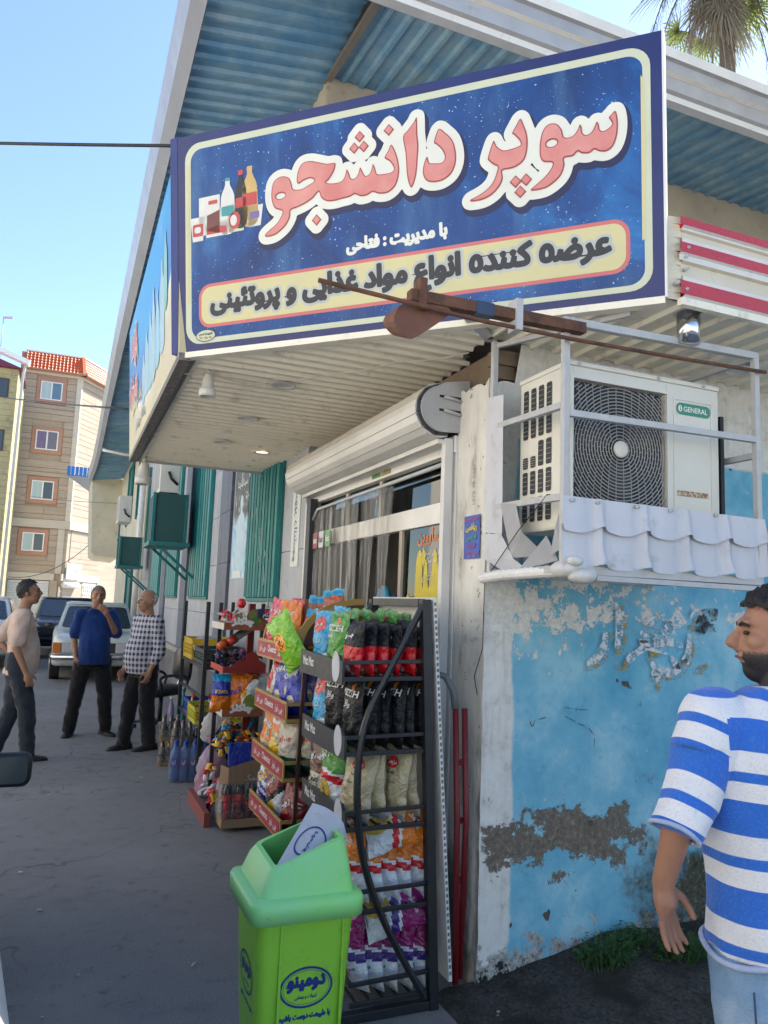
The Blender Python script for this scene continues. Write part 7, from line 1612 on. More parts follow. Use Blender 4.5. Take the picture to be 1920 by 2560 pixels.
# ================================================================== people
def skin_mat(name, c):
    if name in MATS: return MATS[name]
    k = NT(name); n = k.noise(12, None, 6, .6); k.col(k.ramp(n, [(.35, c), (.7, tuple(x*.8 for x in c))])); k.set(rough=.5, sss=.08, spec=.35); k.b.inputs['Subsurface Radius'].default_value = (.012, .004, .002); k.bump(k.noise(60, None, 4), .12, .004); MATS[name] = k.m; return k.m
def cloth_mat(name, c, c2=None, sc_=14):
    if name in MATS: return MATS[name]
    k = NT(name); n = k.noise(sc_, None, 6, .65); k.col(k.ramp(n, [(.35, c), (.7, c2 or tuple(x*.75 for x in c))])); k.set(rough=.9, spec=.15, sheen=.2); k.bump(k.math('ADD', k.noise(5, None, 4, .5, 1.2), k.math('MULTIPLY', k.noise(90, None, 2), .2)), .5, .03); MATS[name] = k.m; return k.m
def limb(mb, pts, rs, n=14):
    pts = [V(p) for p in pts]; q = []; r = []
    for i in range(len(pts)-1):
        for j in range(5): t = j/5; q.append(pts[i].lerp(pts[i+1], t)); r.append(rs[i]*(1-t)+rs[i+1]*t)
    q.append(pts[-1]); r.append(rs[-1]); mb.tube(q, r, n)
    for p, rr in zip(pts, rs): mb.ell(p, rr*1.0, 7)
def torso(mb, secs, n=26):
    """secs: (z, rx, ry, cx, cy, squareness)"""
    rings = []
    for z, rx, ry, cx, cy in secs:
        rings.append([V((cx+rx*abs(cos(a))**.85*(1 if cos(a) >= 0 else -1), cy+ry*abs(sin(a))**.9*(1 if sin(a) >= 0 else -1), z)) for a in [2*pi*k_/n for k_ in range(n)]])
    mb.loft(rings, 0, True, True)
def fuse(name, mb, mt, parent, voxel, it=4):
    """grow the overlapping shapes into one continuous surface"""
    me = mb.mesh(name, mt); o = bpy.data.objects.new(name, me); COL.objects.link(o)
    bm = bmesh.new(); bm.from_mesh(me); bmesh.ops.recalc_face_normals(bm, faces=bm.faces); bm.to_mesh(me); bm.free()
    r = o.modifiers.new('r', 'REMESH'); r.mode = 'VOXEL'; r.voxel_size = voxel; r.use_smooth_shade = True
    s = o.modifiers.new('s', 'SMOOTH'); s.factor = .5; s.iterations = it
    joined(o); o.data.name = name
    if not o.data.materials: o.data.materials.append(mt)
    o.parent = parent; ORG[o.name] = V((0, 0, 0))
    return o
def wrinkle(o, amp, fz=.45):
    me = o.data; ns = [v.normal.copy() for v in me.vertices]
    for v, n_ in zip(me.vertices, ns):
        p = v.co; q = V((p.x*9, p.y*9, p.z*9*fz)); d = 1-abs(noise.noise(q+V((0, 0, p.x*4))))*2.2; v.co = p+n_*amp*(.6*d+.5*noise.noise(V((p.x*18, p.y*18, p.z*12))))
def hand(mb, wrist, d, side, up, s=1., curl=.5, spread=.016):
    """wrist point, d direction of the fingers, side = direction towards the thumb, up = back of the hand"""
    d, side, up = V(d).normalized(), V(side).normalized(), V(up).normalized(); w_ = V(wrist)
    limb(mb, [w_, w_+d*.045*s], [.026*s, .032*s], 10)
    M = Matrix((side, up, d)).transposed()
    mb.ell(w_+d*.055*s, (.042*s, .017*s, .052*s), 8, M=M)
    for i, (off, L_) in enumerate(((.030, .072), (.010, .082), (-.010, .077), (-.029, .062))):
        p = w_+d*.095*s+side*off*s; q = [p]; ang = 0.
        for j, f in enumerate((.45, .32, .25)):
            ang += curl*(.45 if j == 0 else .75); p = p+(d*cos(ang)-up*sin(ang))*L_*f*s+side*off*.12*s; q.append(p)
        limb(mb, q, [.0098*s, .0092*s, .0085*s, .0075*s], 8)
    p = w_+d*.03*s+side*.036*s; q = [p, p+(d*.6+side*.6-up*.35).normalized()*.035*s]; q.append(q[-1]+(d*.85+side*.25-up*.4).normalized()*.032*s); q.append(q[-1]+(d*.95-up*.45).normalized()*.024*s)
    limb(mb, q, [.014*s, .0125*s, .0105*s, .009*s], 8)
def head_shape(mb, c, M, s=1.):
    T = lambda p: V(c)+M @ (V(p)*s)
    mb.ell(T((0, .012, .028)), (.077*s, .097*s, .098*s), 12, M=M); mb.ell(T((0, -.022, -.035)), (.062*s, .072*s, .082*s), 12, M=M); mb.ell(T((0, -.045, -.085)), (.038*s, .040*s, .034*s), 9, M=M)
    limb(mb, [T((0, -.088, .022)), T((0, -.112, -.018)), T((0, -.098, -.028))], [.010*s, .017*s, .013*s], 8)
    mb.ell(T((0, -.078, .035)), (.05*s, .02*s, .014*s), 8, M=M)      # brow
    mb.ell(T((0, -.086, -.055)), (.026*s, .014*s, .012*s), 8, M=M)   # lips
    for sx in (-1, 1): mb.ell(T((sx*.078, .018, -.002)), (.010*s, .022*s, .034*s), 8, M=M); mb.ell(T((sx*.040, -.058, -.012)), (.026*s, .026*s, .024*s), 8, M=M)
def shell(name, c, M, radii, keep, mt, parent, s=1., amp=.006, fr=22., cen=(0, .012, .028), n=22, thick=.0):
    mb = MB(); T = lambda p: V(c)+M @ (V(p)*s); rings = []; loc = []
    for i in range(1, n):
        t = pi*i/n
        for j in range(2*n):
            a = 2*pi*j/(2*n); d = V((sin(t)*cos(a), sin(t)*sin(a), -cos(t))); nz = 1+amp/.09*noise.noise(d*fr*.3)+amp/.14*noise.noise(d*fr)
            loc.append(V((cen[0]+radii[0]*d.x*nz, cen[1]+radii[1]*d.y*nz, cen[2]+radii[2]*d.z*nz)))
    top = len(loc); loc.append(V((cen[0], cen[1], cen[2]+radii[2])))
    fs = []
    for i in range(n-2):
        for j in range(2*n):
            f = (i*2*n+j, i*2*n+(j+1) % (2*n), (i+1)*2*n+(j+1) % (2*n), (i+1)*2*n+j)
            if all(keep(loc[q]) for q in f): fs.append(f)
    for j in range(2*n): fs.append(((n-2)*2*n+j, (n-2)*2*n+(j+1) % (2*n), top)) if keep(loc[top]) else None
    mb.add([T(p) for p in loc], fs, 0, True); o = mb.build(name, mt, parent, fix=False)
    if o: 
        bm = bmesh.new(); bm.from_mesh(o.data); bmesh.ops.delete(bm, geom=[v for v in bm.verts if not v.link_faces], context='VERTS'); bm.to_mesh(o.data); bm.free()
    return o
def hair_mat(name, c, c2):
    if name in MATS: return MATS[name]
    k = NT(name); n = k.noise(55, None, 6, .7, 0, (1, 1, .35)); k.col(k.ramp(n, [(.35, c), (.7, c2)])); k.set(rough=.55, spec=.4); k.bump(k.noise(90, None, 4, .7, 0, (1, 1, .3)), .8, .01); MATS[name] = k.m; return k.m
def face_bits(c, M, parent, s=1., brow=None):
    T = lambda p: V(c)+M @ (V(p)*s)
    for sx in (-1, 1):
        mb = MB(); mb.ell(T((sx*.031, -.082, .008)), (.012*s, .008*s, .006*s), 7, M=M); mb.build('eye', mat('eye_dark', (.03, .022, .018), .3), parent)
        mb = MB(); limb(mb, [T((sx*.016, -.094, .028)), T((sx*.034, -.091, .033)), T((sx*.052, -.078, .026))], [.0042*s, .005*s, .003*s], 6); mb.build('eyebrow', brow, parent)
    mb = MB(); limb(mb, [T((-.022, -.092, -.056)), T((0, -.101, -.055)), T((.022, -.092, -.056))], [.0028*s, .004*s, .0028*s], 6); mb.build('mouth', mat('lip_colour', (.20, .07, .06), .5), parent)
def shoe(parent, p, ang, mt, L_=.28):
    M = Matrix.Rotation(ang, 3, 'Z'); mb = MB(); rings = []
    for t, w_, h_ in ((-.34, .030, .065), (-.26, .042, .085), (-.05, .043, .085), (.15, .048, .062), (.4, .050, .045), (.58, .042, .036), (.66, .022, .026)):
        y_ = -t*L_
        rings.append([V(p)+M @ V((w_*cos(a)*(1 if sin(a) > -.5 else 1.05), y_, max(0.004, h_/2+h_/2*sin(a)))) for a in [2*pi*k_/14 for k_ in range(14)]])
    mb.loft(rings, 0, True, True); o = mb.build('shoe', mt, parent)
    mb = MB(); mb.prism([(M @ V((x_*1.05, -t*L_, 0)))[:2] for t, x_ in ((-.36, .032), (.0, .046), (.4, .053), (.68, .02))]+[(M @ V((-x_*1.05, -t*L_, 0)))[:2] for t, x_ in ((.68, .02), (.4, .053), (.0, .046), (-.36, .032))], lambda a, b_, d: V((p[0]+a, p[1]+b_, d)), 0, .018); mb.build('sole', mat('black_rubber_sole', (.012, .012, .013), .7), o)
SK1 = skin_mat('olive_skin', (.36, .19, .12)); SK2 = skin_mat('tan_skin', (.33, .165, .10)); SHOE = mat('black_shoe', (.013, .013, .014), .5)
HBK = hair_mat('black_hair', (.008, .007, .007), (.025, .022, .02)); HGR = hair_mat('grey_hair', (.10, .095, .09), (.26, .25, .24)); HWH = hair_mat('silver_hair', (.38, .37, .36), (.55, .54, .53))
def man(name_label, loc, rot, spec, vox=.011):
    """builds one man; local frame faces -Y, left hand on +X"""
    S = spec; r = thing('person', name_label, 'person', loc, world=False); r.rotation_euler = (0, 0, rot)
    J = S['J']; HM = Matrix.Rotation(S.get('yaw', 0), 3, 'Z') @ Matrix.Rotation(S.get('nod', 0), 3, 'X'); hc = V(J['head'])
    sk = S['skin']
    b = MB(); head_shape(b, hc, HM); limb(b, [V(J['neck'])+V((0, .01, -.04)), hc+V((0, .012, -.05))], [.062, .056])
    torso(b, [(J['hip_z']-.05, .13, .09, 0, .01), (J['hip_z']+.1, .125, .085, 0, .01), (J['hip_z']+.3, .15, .10, 0, .0), (J['sh_z']-.03, .16, .085, 0, .01), (J['sh_z']+.03, .07, .06, 0, .01)])
    for s_ in ('L', 'R'):
        limb(b, [J['sh'+s_], J['el'+s_], J['wr'+s_]], [.05, .041, .027]); limb(b, [J['hi'+s_], J['kn'+s_], J['an'+s_]], [.075, .052, .036])
        h_ = S.get('hand'+s_)
        if h_: hand(b, J['wr'+s_], *h_)
    fuse('body', b, sk, r, vox)
    # shirt
    b = MB(); torso(b, S['shirt'])
    for s_ in ('L', 'R'):
        a, e, w_ = V(J['sh'+s_]), V(J['el'+s_]), V(J['wr'+s_]); t = S.get('sleeve', .75); sr = S.get('sleeve_r', (.085, .07, .062))
        pts = [a, a.lerp(e, t)] if t <= 1 else [a, e, e.lerp(w_, t-1)]
        limb(b, pts, list(sr[:len(pts)]))
    sh_ = fuse('shirt', b, S['shirt_mat'], r, vox, 5); wrinkle(sh_, .012)
    # trousers
    b = MB(); zh = J['hip_z']; torso(b, [(zh-.13, .17, .115, 0, .0), (zh-.02, .18, .125, 0, .0), (zh+.07, .172, .12, 0, -.0), (zh+.13, .165, .115, 0, -.005)])
    for s_ in ('L', 'R'):
        an = V(J['an'+s_]); limb(b, [V(J['hi'+s_]), V(J['kn'+s_]), an.lerp(V(J['kn'+s_]), .25), an+V((0, 0, -.01))], [.105, .082, .072, .070])
    wrinkle(fuse('trousers', b, S['trouser_mat'], r, vox, 5), .013, 1.1)
    if S.get('belt'):
        mb = MB(); n = 26; rings = []
        for dz in (-.018, .018):
            for k2 in (1.03,): rings.append([V((.172*k2*abs(cos(a))**.85*(1 if cos(a) >= 0 else -1), -.003+.121*k2*abs(sin(a))**.9*(1 if sin(a) >= 0 else -1), zh+.085+dz)) for a in [2*pi*k_/n for k_ in range(n)]])
        mb.loft(rings, 0, False, True); be = mb.build('belt', mat('black_belt', (.015, .014, .013), .45), r, fix=False); mb = MB(); mb.box(-.022, .022, -.133, -.127, zh+.067, zh+.103); mb.build('buckle', CHR, be)
    for s_ in ('L', 'R'): an = J['an'+s_]; shoe(r, (an[0], an[1], S.get('foot_z', 0)), S.get('toe'+s_, 0), SHOE)
    S['hair'](hc, HM, r); face_bits(hc, HM, r, 1., S['brow'])
    return r, sh_, hc, HM
def J_stand(h=1.72, **kw):
    k_ = h/1.72
    J = dict(head=(0, -.015, 1.585*k_), neck=(0, .01, 1.44*k_), sh_z=1.41*k_, hip_z=.90*k_, shL=(.168, .01, 1.375*k_), shR=(-.168, .01, 1.375*k_), elL=(.22, .02, 1.09*k_), elR=(-.22, .02, 1.09*k_), wrL=(.225, -.05, .84*k_), wrR=(-.225, -.05, .84*k_),
             hiL=(.092, .0, .86*k_), hiR=(-.092, .0, .86*k_), knL=(.11, -.01, .47*k_), knR=(-.11, -.01, .47*k_), anL=(.12, .02, .085), anR=(-.12, .02, .085)); J.update(kw); return J
def hair_short(mt, front=.055, amp=.006, r=(.083, .104, .106), side=-.02):
    def f(c, M, p): shell('hair', c, M, r, lambda q: q.z > (.075 if q.y < -.045 else (front-.02 if q.y < -.01 else (side if abs(q.x) > .05 and q.y < .055 else -.055))), mt, p, amp=amp)
    return f
# man in beige T-shirt, side on, walking to the right
TEE = cloth_mat('beige_tee', (.60, .46, .38)); JEAND = cloth_mat('dark_jeans', (.022, .027, .036), (.032, .038, .05)); NAVYP = cloth_mat('navy_polo', (.008, .03, .13), (.010, .038, .155)); BLKP = cloth_mat('black_trousers', (.009, .009, .011), (.014, .014, .016))
torso_tee = lambda k_, belly: [(.815*k_, .186, .134+belly*.5, 0, -.012), (.95*k_, .172, .118+belly, 0, -.02-belly*.6), (1.08*k_, .168, .115+belly, 0, -.015-belly*.6), (1.22*k_, .172, .118+belly*.4, 0, -.005), (1.33*k_, .176, .108, 0, .005), (1.395*k_, .15, .085, 0, .01), (1.44*k_, .08, .068, 0, .008)]
h1 = 1.74; k1 = h1/1.72
J1 = J_stand(h1, head=(0, -.035, 1.60*k1), neck=(0, -.005, 1.45*k1), elR=(-.25, .05, 1.08*k1), wrR=(-.255, -.06, .84*k1), elL=(.27, .20, 1.12*k1), wrL=(.20, .06, .97*k1), knR=(-.10, -.10, .49*k1), anR=(-.10, -.14, .085), knL=(.10, .02, .48*k1), anL=(.10, .15, .09))
man('man in beige T-shirt and dark jeans seen from the side', (-.36, 8.45, 0), radians(95), dict(J=J1, skin=SK1, shirt=torso_tee(k1, .03), shirt_mat=TEE, trouser_mat=JEAND, handR=((.05, -.35, -.94), (0, -1, .3), (-1, 0, 0), 1., .9), handL=((-.6, -.2, -.5), (0, -.6, .6), (1, .2, 0), 1., .5), sleeve=.80, sleeve_r=(.078, .072), hair=hair_short(HBK, .07, .008, (.086, .108, .112)), brow=HBK, yaw=radians(-6), nod=radians(-8)))
# man in navy polo, facing the camera, hand at his chin
h2 = 1.74; k2_ = h2/1.72
J2 = J_stand(h2, elR=(-.225, .03, 1.11*k2_), wrR=(-.20, -.06, .90*k2_), elL=(.24, -.08, 1.14*k2_), wrL=(.10, -.24, 1.37*k2_), anL=(.20, .0, .085), anR=(-.20, .03, .085), knL=(.155, -.02, .47*k2_), knR=(-.155, -.01, .47*k2_), hiL=(.10, 0, .87*k2_), hiR=(-.10, 0, .87*k2_))
rt_, *_ = man('man in navy polo shirt facing the camera with hand at his chin', (.37, 9.72, 0), radians(4), dict(J=J2, skin=SK2, shirt=torso_tee(k2_, .035), shirt_mat=NAVYP, trouser_mat=BLKP, belt=True, handL=((-.62, -.25, .72), (.35, -.55, .75), (.55, -.75, -.1), 1., .75), handR=((.25, .05, -.95), (.2, -1, 0), (-1, 0, 0), .9, .2), sleeve=.84, sleeve_r=(.076, .072), hair=hair_short(HGR, .065, .006, (.083, .103, .106)), brow=HBK, nod=radians(-3), toeL=radians(25), toeR=radians(-20)))
mb = MB(); 
for sx in (-1, 1): mb.add([V((sx*.012, -.098, 1.405)), V((sx*.06, -.075, 1.475)), V((sx*.082, -.02, 1.49)), V((sx*.075, -.10, 1.43)), V((sx*.04, -.118, 1.385))], [(0, 1, 2, 3, 4)])
mb.build('collar', NAVYP, rt_, fix=False)
# older man in a checked shirt
k = NT('checked_shirt'); X_, Y_, Z_ = k.sep(k.coord()); 
def band(ax, per, duty, ph=0.): return k.step(k.math('ABSOLUTE', k.math('SUBTRACT', k.math('FRACT', k.math('ADD', k.math('DIVIDE', ax, per), ph)), .5)), .5*(1-duty)-.02 if False else duty*.5+.03, duty*.5-.03)
hsum = k.math('ADD', X_, k.math('MULTIPLY', Y_, .9)); bz = band(Z_, .058, .5); bh = band(hsum, .058, .5); tz = band(Z_, .058, .16, .5); th = band(hsum, .058, .16, .5)
f = k.math('ADD', k.math('MULTIPLY', bz, .5), k.math('MULTIPLY', bh, .5)); c = k.mix(f, (.52, .51, .54), (.035, .038, .075)); c = k.mix(k.math('MULTIPLY', k.math('MAXIMUM', tz, th), .5), c, (.40, .40, .46)); k.col(c); k.set(rough=.9, spec=.15); k.bump(k.noise(5, None, 4, .5, 1.), .5, .03); PLAID = k.m
h3 = 1.70; k3 = h3/1.72
J3 = J_stand(h3, head=(0, -.02, 1.595*k3), elL=(.23, .03, 1.08*k3), wrL=(.235, -.08, .86*k3), elR=(-.22, .02, 1.08*k3), wrR=(-.22, -.1, .85*k3), anR=(-.10, -.12, .085), anL=(.10, .06, .085), knR=(-.10, -.08, .47*k3), knL=(.10, .0, .47*k3))
def bald(c, M, p):
    shell('hair', c, M, (.084, .104, .100), lambda q: q.z < .075 and q.z > -.06 and q.y > (.0 if q.z < .03 else .03) and not (abs(q.x) > .06 and q.y < .03 and q.z < -.0), HWH, p, amp=.004)
    T = lambda q: V(c)+M @ V(q); mb = MB(); limb(mb, [T((-.03, -.092, -.046)), T((-.012, -.104, -.041)), T((.012, -.104, -.041)), T((.03, -.092, -.046))], [.006, .009, .009, .006], 8); mb.build('moustache', HWH, p)
rt_, *_ = man('older man in checked shirt with grey moustache standing by the wall', (.86, 8.78, 0), radians(-62), dict(J=J3, skin=SK1, shirt=torso_tee(k3, .05), shirt_mat=PLAID, trouser_mat=BLKP, handL=((0, -.3, -.95), (0, -1, .3), (1, 0, 0), 1., .9), handR=((0, -.3, -.95), (0, -1, .3), (-1, 0, 0), 1., .8), sleeve=1.55, sleeve_r=(.074, .062, .052), hair=bald, brow=HWH, yaw=radians(-8), toeL=0, toeR=0))
# man in striped shirt walking past on the right, seen from behind
k = NT('blue_white_stripes'); at_ = k.n('ShaderNodeAttribute'); at_.attribute_name = 'st'; fr_ = k.math('FRACT', k.math('DIVIDE', at_.outputs['Fac'], .20))
c = k.ramp(fr_, [(0, (.03, .14, .55)), (.395, (.03, .14, .55)), (.405, (.70, .71, .74)), (.645, (.70, .71, .74)), (.655, (.03, .14, .55)), (.77, (.03, .14, .55)), (.78, (.70, .71, .74)), (1., (.70, .71, .74))])
wv = k.noise(160, None, 2, .5); c = k.mix(k.math('MULTIPLY', k.step(wv, .5, .7), .18), c, (.20, .30, .62)); k.col(c); k.set(rough=.92, spec=.12, sheen=.25); k.bump(k.math('ADD', k.math('MULTIPLY', k.noise(180, None, 2, .5), .35), k.noise(4, None, 4, .5, 1.0)), .5, .02); STRP = k.m
k = NT('washed_denim'); n = k.noise(5, None, 6, .6); w2 = k.noise(150, None, 2, .5, 0, (1, 1, 3)); c = k.ramp(n, [(.35, (.13, .23, .38)), (.55, (.24, .36, .50)), (.72, (.40, .50, .60))]); c = k.mix(k.math('MULTIPLY', k.step(w2, .45, .65), .3), c, (.12, .2, .34)); k.col(c); k.set(rough=.9, spec=.15); k.bump(k.math('ADD', k.math('MULTIPLY', w2, .3), k.noise(7, None, 5, .6, .8)), .5, .015); DENIM = k.m
PX, PD = 1948, 2.05
base = V((0, 0, 0)) + (_F + _R*((PX-960)/1908.76))*PD
aw = V((_F.x, _F.y, 0)).normalized()
rp_ = thing('person', 'man in blue and white striped shirt and jeans walking away at right', 'person', (base.x, base.y, 0), world=False)
rp_.rotation_euler = (0, 0, atan2(-aw.x, aw.y))      # local +Y looks away from the camera, -X is image left
b = MB(); HM = Matrix.Rotation(radians(180-66), 3, 'Z') @ Matrix.Rotation(radians(4), 3, 'X'); HM = Matrix.Rotation(radians(-106), 3, 'Z'); hc = V((.004, .03, 1.578))
head_shape(b, hc, HM, 1.02); limb(b, [V((.0, .0, 1.37)), hc+V((.02, -.015, -.06))], [.066, .062])
torso(b, [(.8, .15, .10, 0, .0), (1.0, .15, .1, 0, .0), (1.25, .17, .1, 0, 0), (1.36, .17, .085, 0, 0), (1.42, .07, .06, 0, 0)])
SHL, ELL, WRL = V((-.188, -.01, 1.355)), V((-.300, -.07, 1.135)), V((-.322, -.01, .955)); SHR, ELR, WRR = V((.195, 0, 1.36)), V((.29, .03, 1.08)), V((.29, .12, .86))
limb(b, [SHL, ELL, WRL], [.052, .040, .028]); limb(b, [SHR, ELR, WRR], [.055, .045, .029])
hand(b, WRL+V((0, 0, .0)), (.16, .12, -.98), (.75, .62, .1), (-.62, .76, 0), .97, .30); hand(b, WRR, (0, .3, -.95), (0, 1, .2), (1, 0, 0), .98, .5)
for sx in (-1, 1): limb(b, [V((sx*.09, 0, .83)), V((sx*.1, -.02, .45)), V((sx*.1, .0, .09))], [.075, .055, .038])
k = NT('bearded_skin'); n = k.noise(12, None, 6, .6); at_ = k.n('ShaderNodeAttribute'); at_.attribute_name = 'hm'; hn = k.noise(260, None, 3, .7); c = k.ramp(n, [(.35, (.37, .19, .125)), (.7, (.29, .145, .095))]); c = k.mix(k.math('MULTIPLY', k.step(k.noise(45, None, 5), .5, .75), .25), c, (.42, .18, .13))
c = k.mix(k.step(k.math('ADD', at_.outputs['Fac'], k.math('MULTIPLY', k.math('SUBTRACT', hn, .5), 1.3)), .15, .85), c, k.ramp(hn, [(.4, (.010, .009, .009)), (.65, (.035, .03, .028))])); k.col(c); k.set(rough=.5, sss=.06, spec=.35); k.b.inputs['Subsurface Radius'].default_value = (.012, .004, .002); k.bump(k.math('ADD', k.noise(90, None, 5), k.math('MULTIPLY', hn, at_.outputs['Fac'])), .3, .004)
bo_ = fuse('body', b, k.m, rp_, .0055, 3); hm = bo_.data.attributes.new('hm', 'FLOAT', 'POINT'); Mi = HM.inverted(); ss_ = lambda x, a, b2: (lambda t: t*t*(3-2*t))(min(1, max(0, (x-a)/(b2-a))))
for i, v in enumerate(bo_.data.vertices):
    if v.co.z < 1.38: continue
    q = Mi @ (v.co-hc)/1.02; side_ = abs(q.x); line_ = -.038+.55*max(0, q.y+.035)
    bd = ss_(line_-q.z, -.014, .020)*ss_(.028-q.y, 0, .02)*ss_(q.z, -.14, -.118)*(0 if side_ < .022 and -.068 < q.z < -.044 else 1)
    sbn = ss_(.02-abs(q.y-.0), 0, .012)*ss_(side_, .05, .062)*ss_(q.z, -.05, -.03)*ss_(.06-q.z, 0, .02)
    hr = ss_(q.z-(.080 if q.y < -.05 else .08-(q.y+.05)*1.15 if q.y < .02 else 0-(q.y-.02)*1.2), -.012, .012)*(0 if q.z < -.09 else 1)
    hm.data[i].value = max(bd, sbn, hr)
    if bd > .3: v.co += v.normal*.0035*bd
b = MB(); torso(b, [(.805, .208, .135, 0, 0), (.83, .210, .137, 0, 0), (1.0, .208, .135, 0, 0), (1.15, .215, .135, 0, -.005), (1.28, .222, .130, 0, -.005), (1.36, .205, .112, 0, 0), (1.41, .145, .088, 0, 0), (1.445, .085, .075, 0, .005)], 40)
cuff = SHL.lerp(ELL, 1.17); b.ell(SHL, .088, 10); b.tube([SHL, SHL.lerp(ELL, .3), SHL.lerp(ELL, .7), cuff], [.084, .080, .066, .058], 24); b.ell(SHR, .088, 10); b.tube([SHR, ELR], [.088, .078], 24)
st_ = fuse('shirt', b, STRP, rp_, .007, 4)
# folds, and the running length that the stripes follow
me = st_.data; at2 = me.attributes.new('st', 'FLOAT', 'CORNER'); d_ = (ELL-SHL).normalized(); d2_ = (ELR-SHR).normalized()
def zone(p):
    t = (p-SHL).dot(d_); t2 = (p-SHR).dot(d2_)
    if t > -.02 and ((p-SHL)-d_*t).length < .125 and p.x < -.19-.08*(1.36-p.z): return 1
    return 2 if t2 > -.02 and ((p-SHR)-d2_*t2).length < .125 and p.x > .20 else 0
for f_ in me.polygons:
    z_ = zone(f_.center)
    for li in f_.loop_indices:
        p = me.vertices[me.loops[li].vertex_index].co
        at2.data[li].value = (p-SHL).dot(d_)+.115 if z_ == 1 else (p-SHR).dot(d2_)+.115 if z_ == 2 else 2.375-p.z+.012*noise.noise(V((p.x*5, p.y*5, p.z*2)))
wrinkle(st_, .009, .5)
for v in me.vertices:
    p = v.co; v.co = p+V((p.x, p.y, 0))*.10*noise.noise(V((p.x*5+3, p.y*5, p.z*1.6)))*(1 if p.z < 1.3 else 0)
mb = MB(); n = 40
rg = [V((.212*abs(cos(a))**.85*(1 if cos(a) >= 0 else -1), .139*abs(sin(a))**.9*(1 if sin(a) >= 0 else -1), .806+.012*sin(a*3))) for a in [2*pi*k_/n for k_ in range(n)]]
mb.tube(rg+[rg[0]], .008, 6); mb.build('rolled_hem', cloth_mat('pale_blue_hem', (.40, .48, .66)), rp_)
M_ = Matrix((d_.cross(V((0, 1, 0))).normalized(), (d_.cross(d_.cross(V((0, 1, 0))))).normalized(), d_)).transposed(); rg = [cuff+M_ @ V((.060*cos(a), .060*sin(a), -.002+.004*sin(a*2+1))) for a in [2*pi*k_/26 for k_ in range(26)]]; mb = MB(); mb.tube(rg+[rg[0]], .006, 6); mb.build('rolled_cuff', cloth_mat('pale_blue_hem', (.40, .48, .66)), rp_)
b = MB(); torso(b, [(.70, .178, .125, 0, 0), (.80, .18, .125, 0, 0), (.92, .165, .115, 0, 0)])
for sx in (-1, 1): limb(b, [V((sx*.092, 0, .80)), V((sx*.105, -.03+.05*sx, .46)), V((sx*.11, -.02+.10*sx, .14)), V((sx*.11, -.02+.10*sx, .07))], [.108, .092, .086, .085])
wrinkle(fuse('jeans', b, DENIM, rp_, .009, 4), .010, 1.1)
mb = MB()
for sx in (-1, 1):
    q = [V((sx*.092+a, -.132-.006*(1-abs(a)/.07), z)) for a, z in ((-.065, .76), (-.06, .66), (-.0, .625), (.06, .66), (.065, .76))]; mb.tube(q, .0028, 5)
mb.build('pocket_stitching', cloth_mat('dark_stitch', (.05, .09, .17)), rp_)
for sx in (-1, 1): shoe(rp_, (sx*.11, -.02+.10*sx, 0), pi, SHOE)
shell('hair', hc, HM, (.086, .108, .115), lambda q: q.z+.012*noise.noise(q*60) > (.072 if q.y < -.05 else .072-(q.y+.05)*1.1 if q.y < .02 else -.005-(q.y-.02)*1.3), HBK, rp_, 1.02, .010, 26, n=46)
face_bits(hc, HM, rp_, 1.02, HBK)
T_ = lambda q: hc+HM @ (V(q)*1.02); mb = MB(); mb.tube([T_((-.086, .035, .012)), T_((-.085, .01, .013)), T_((-.083, -.015, .013))], .0028, 6); mb.tube([T_((.086, .035, .012)), T_((.085, .01, .013)), T_((.083, -.015, .013))], .0028, 6)
mb.build('glasses', CHR, rp_)
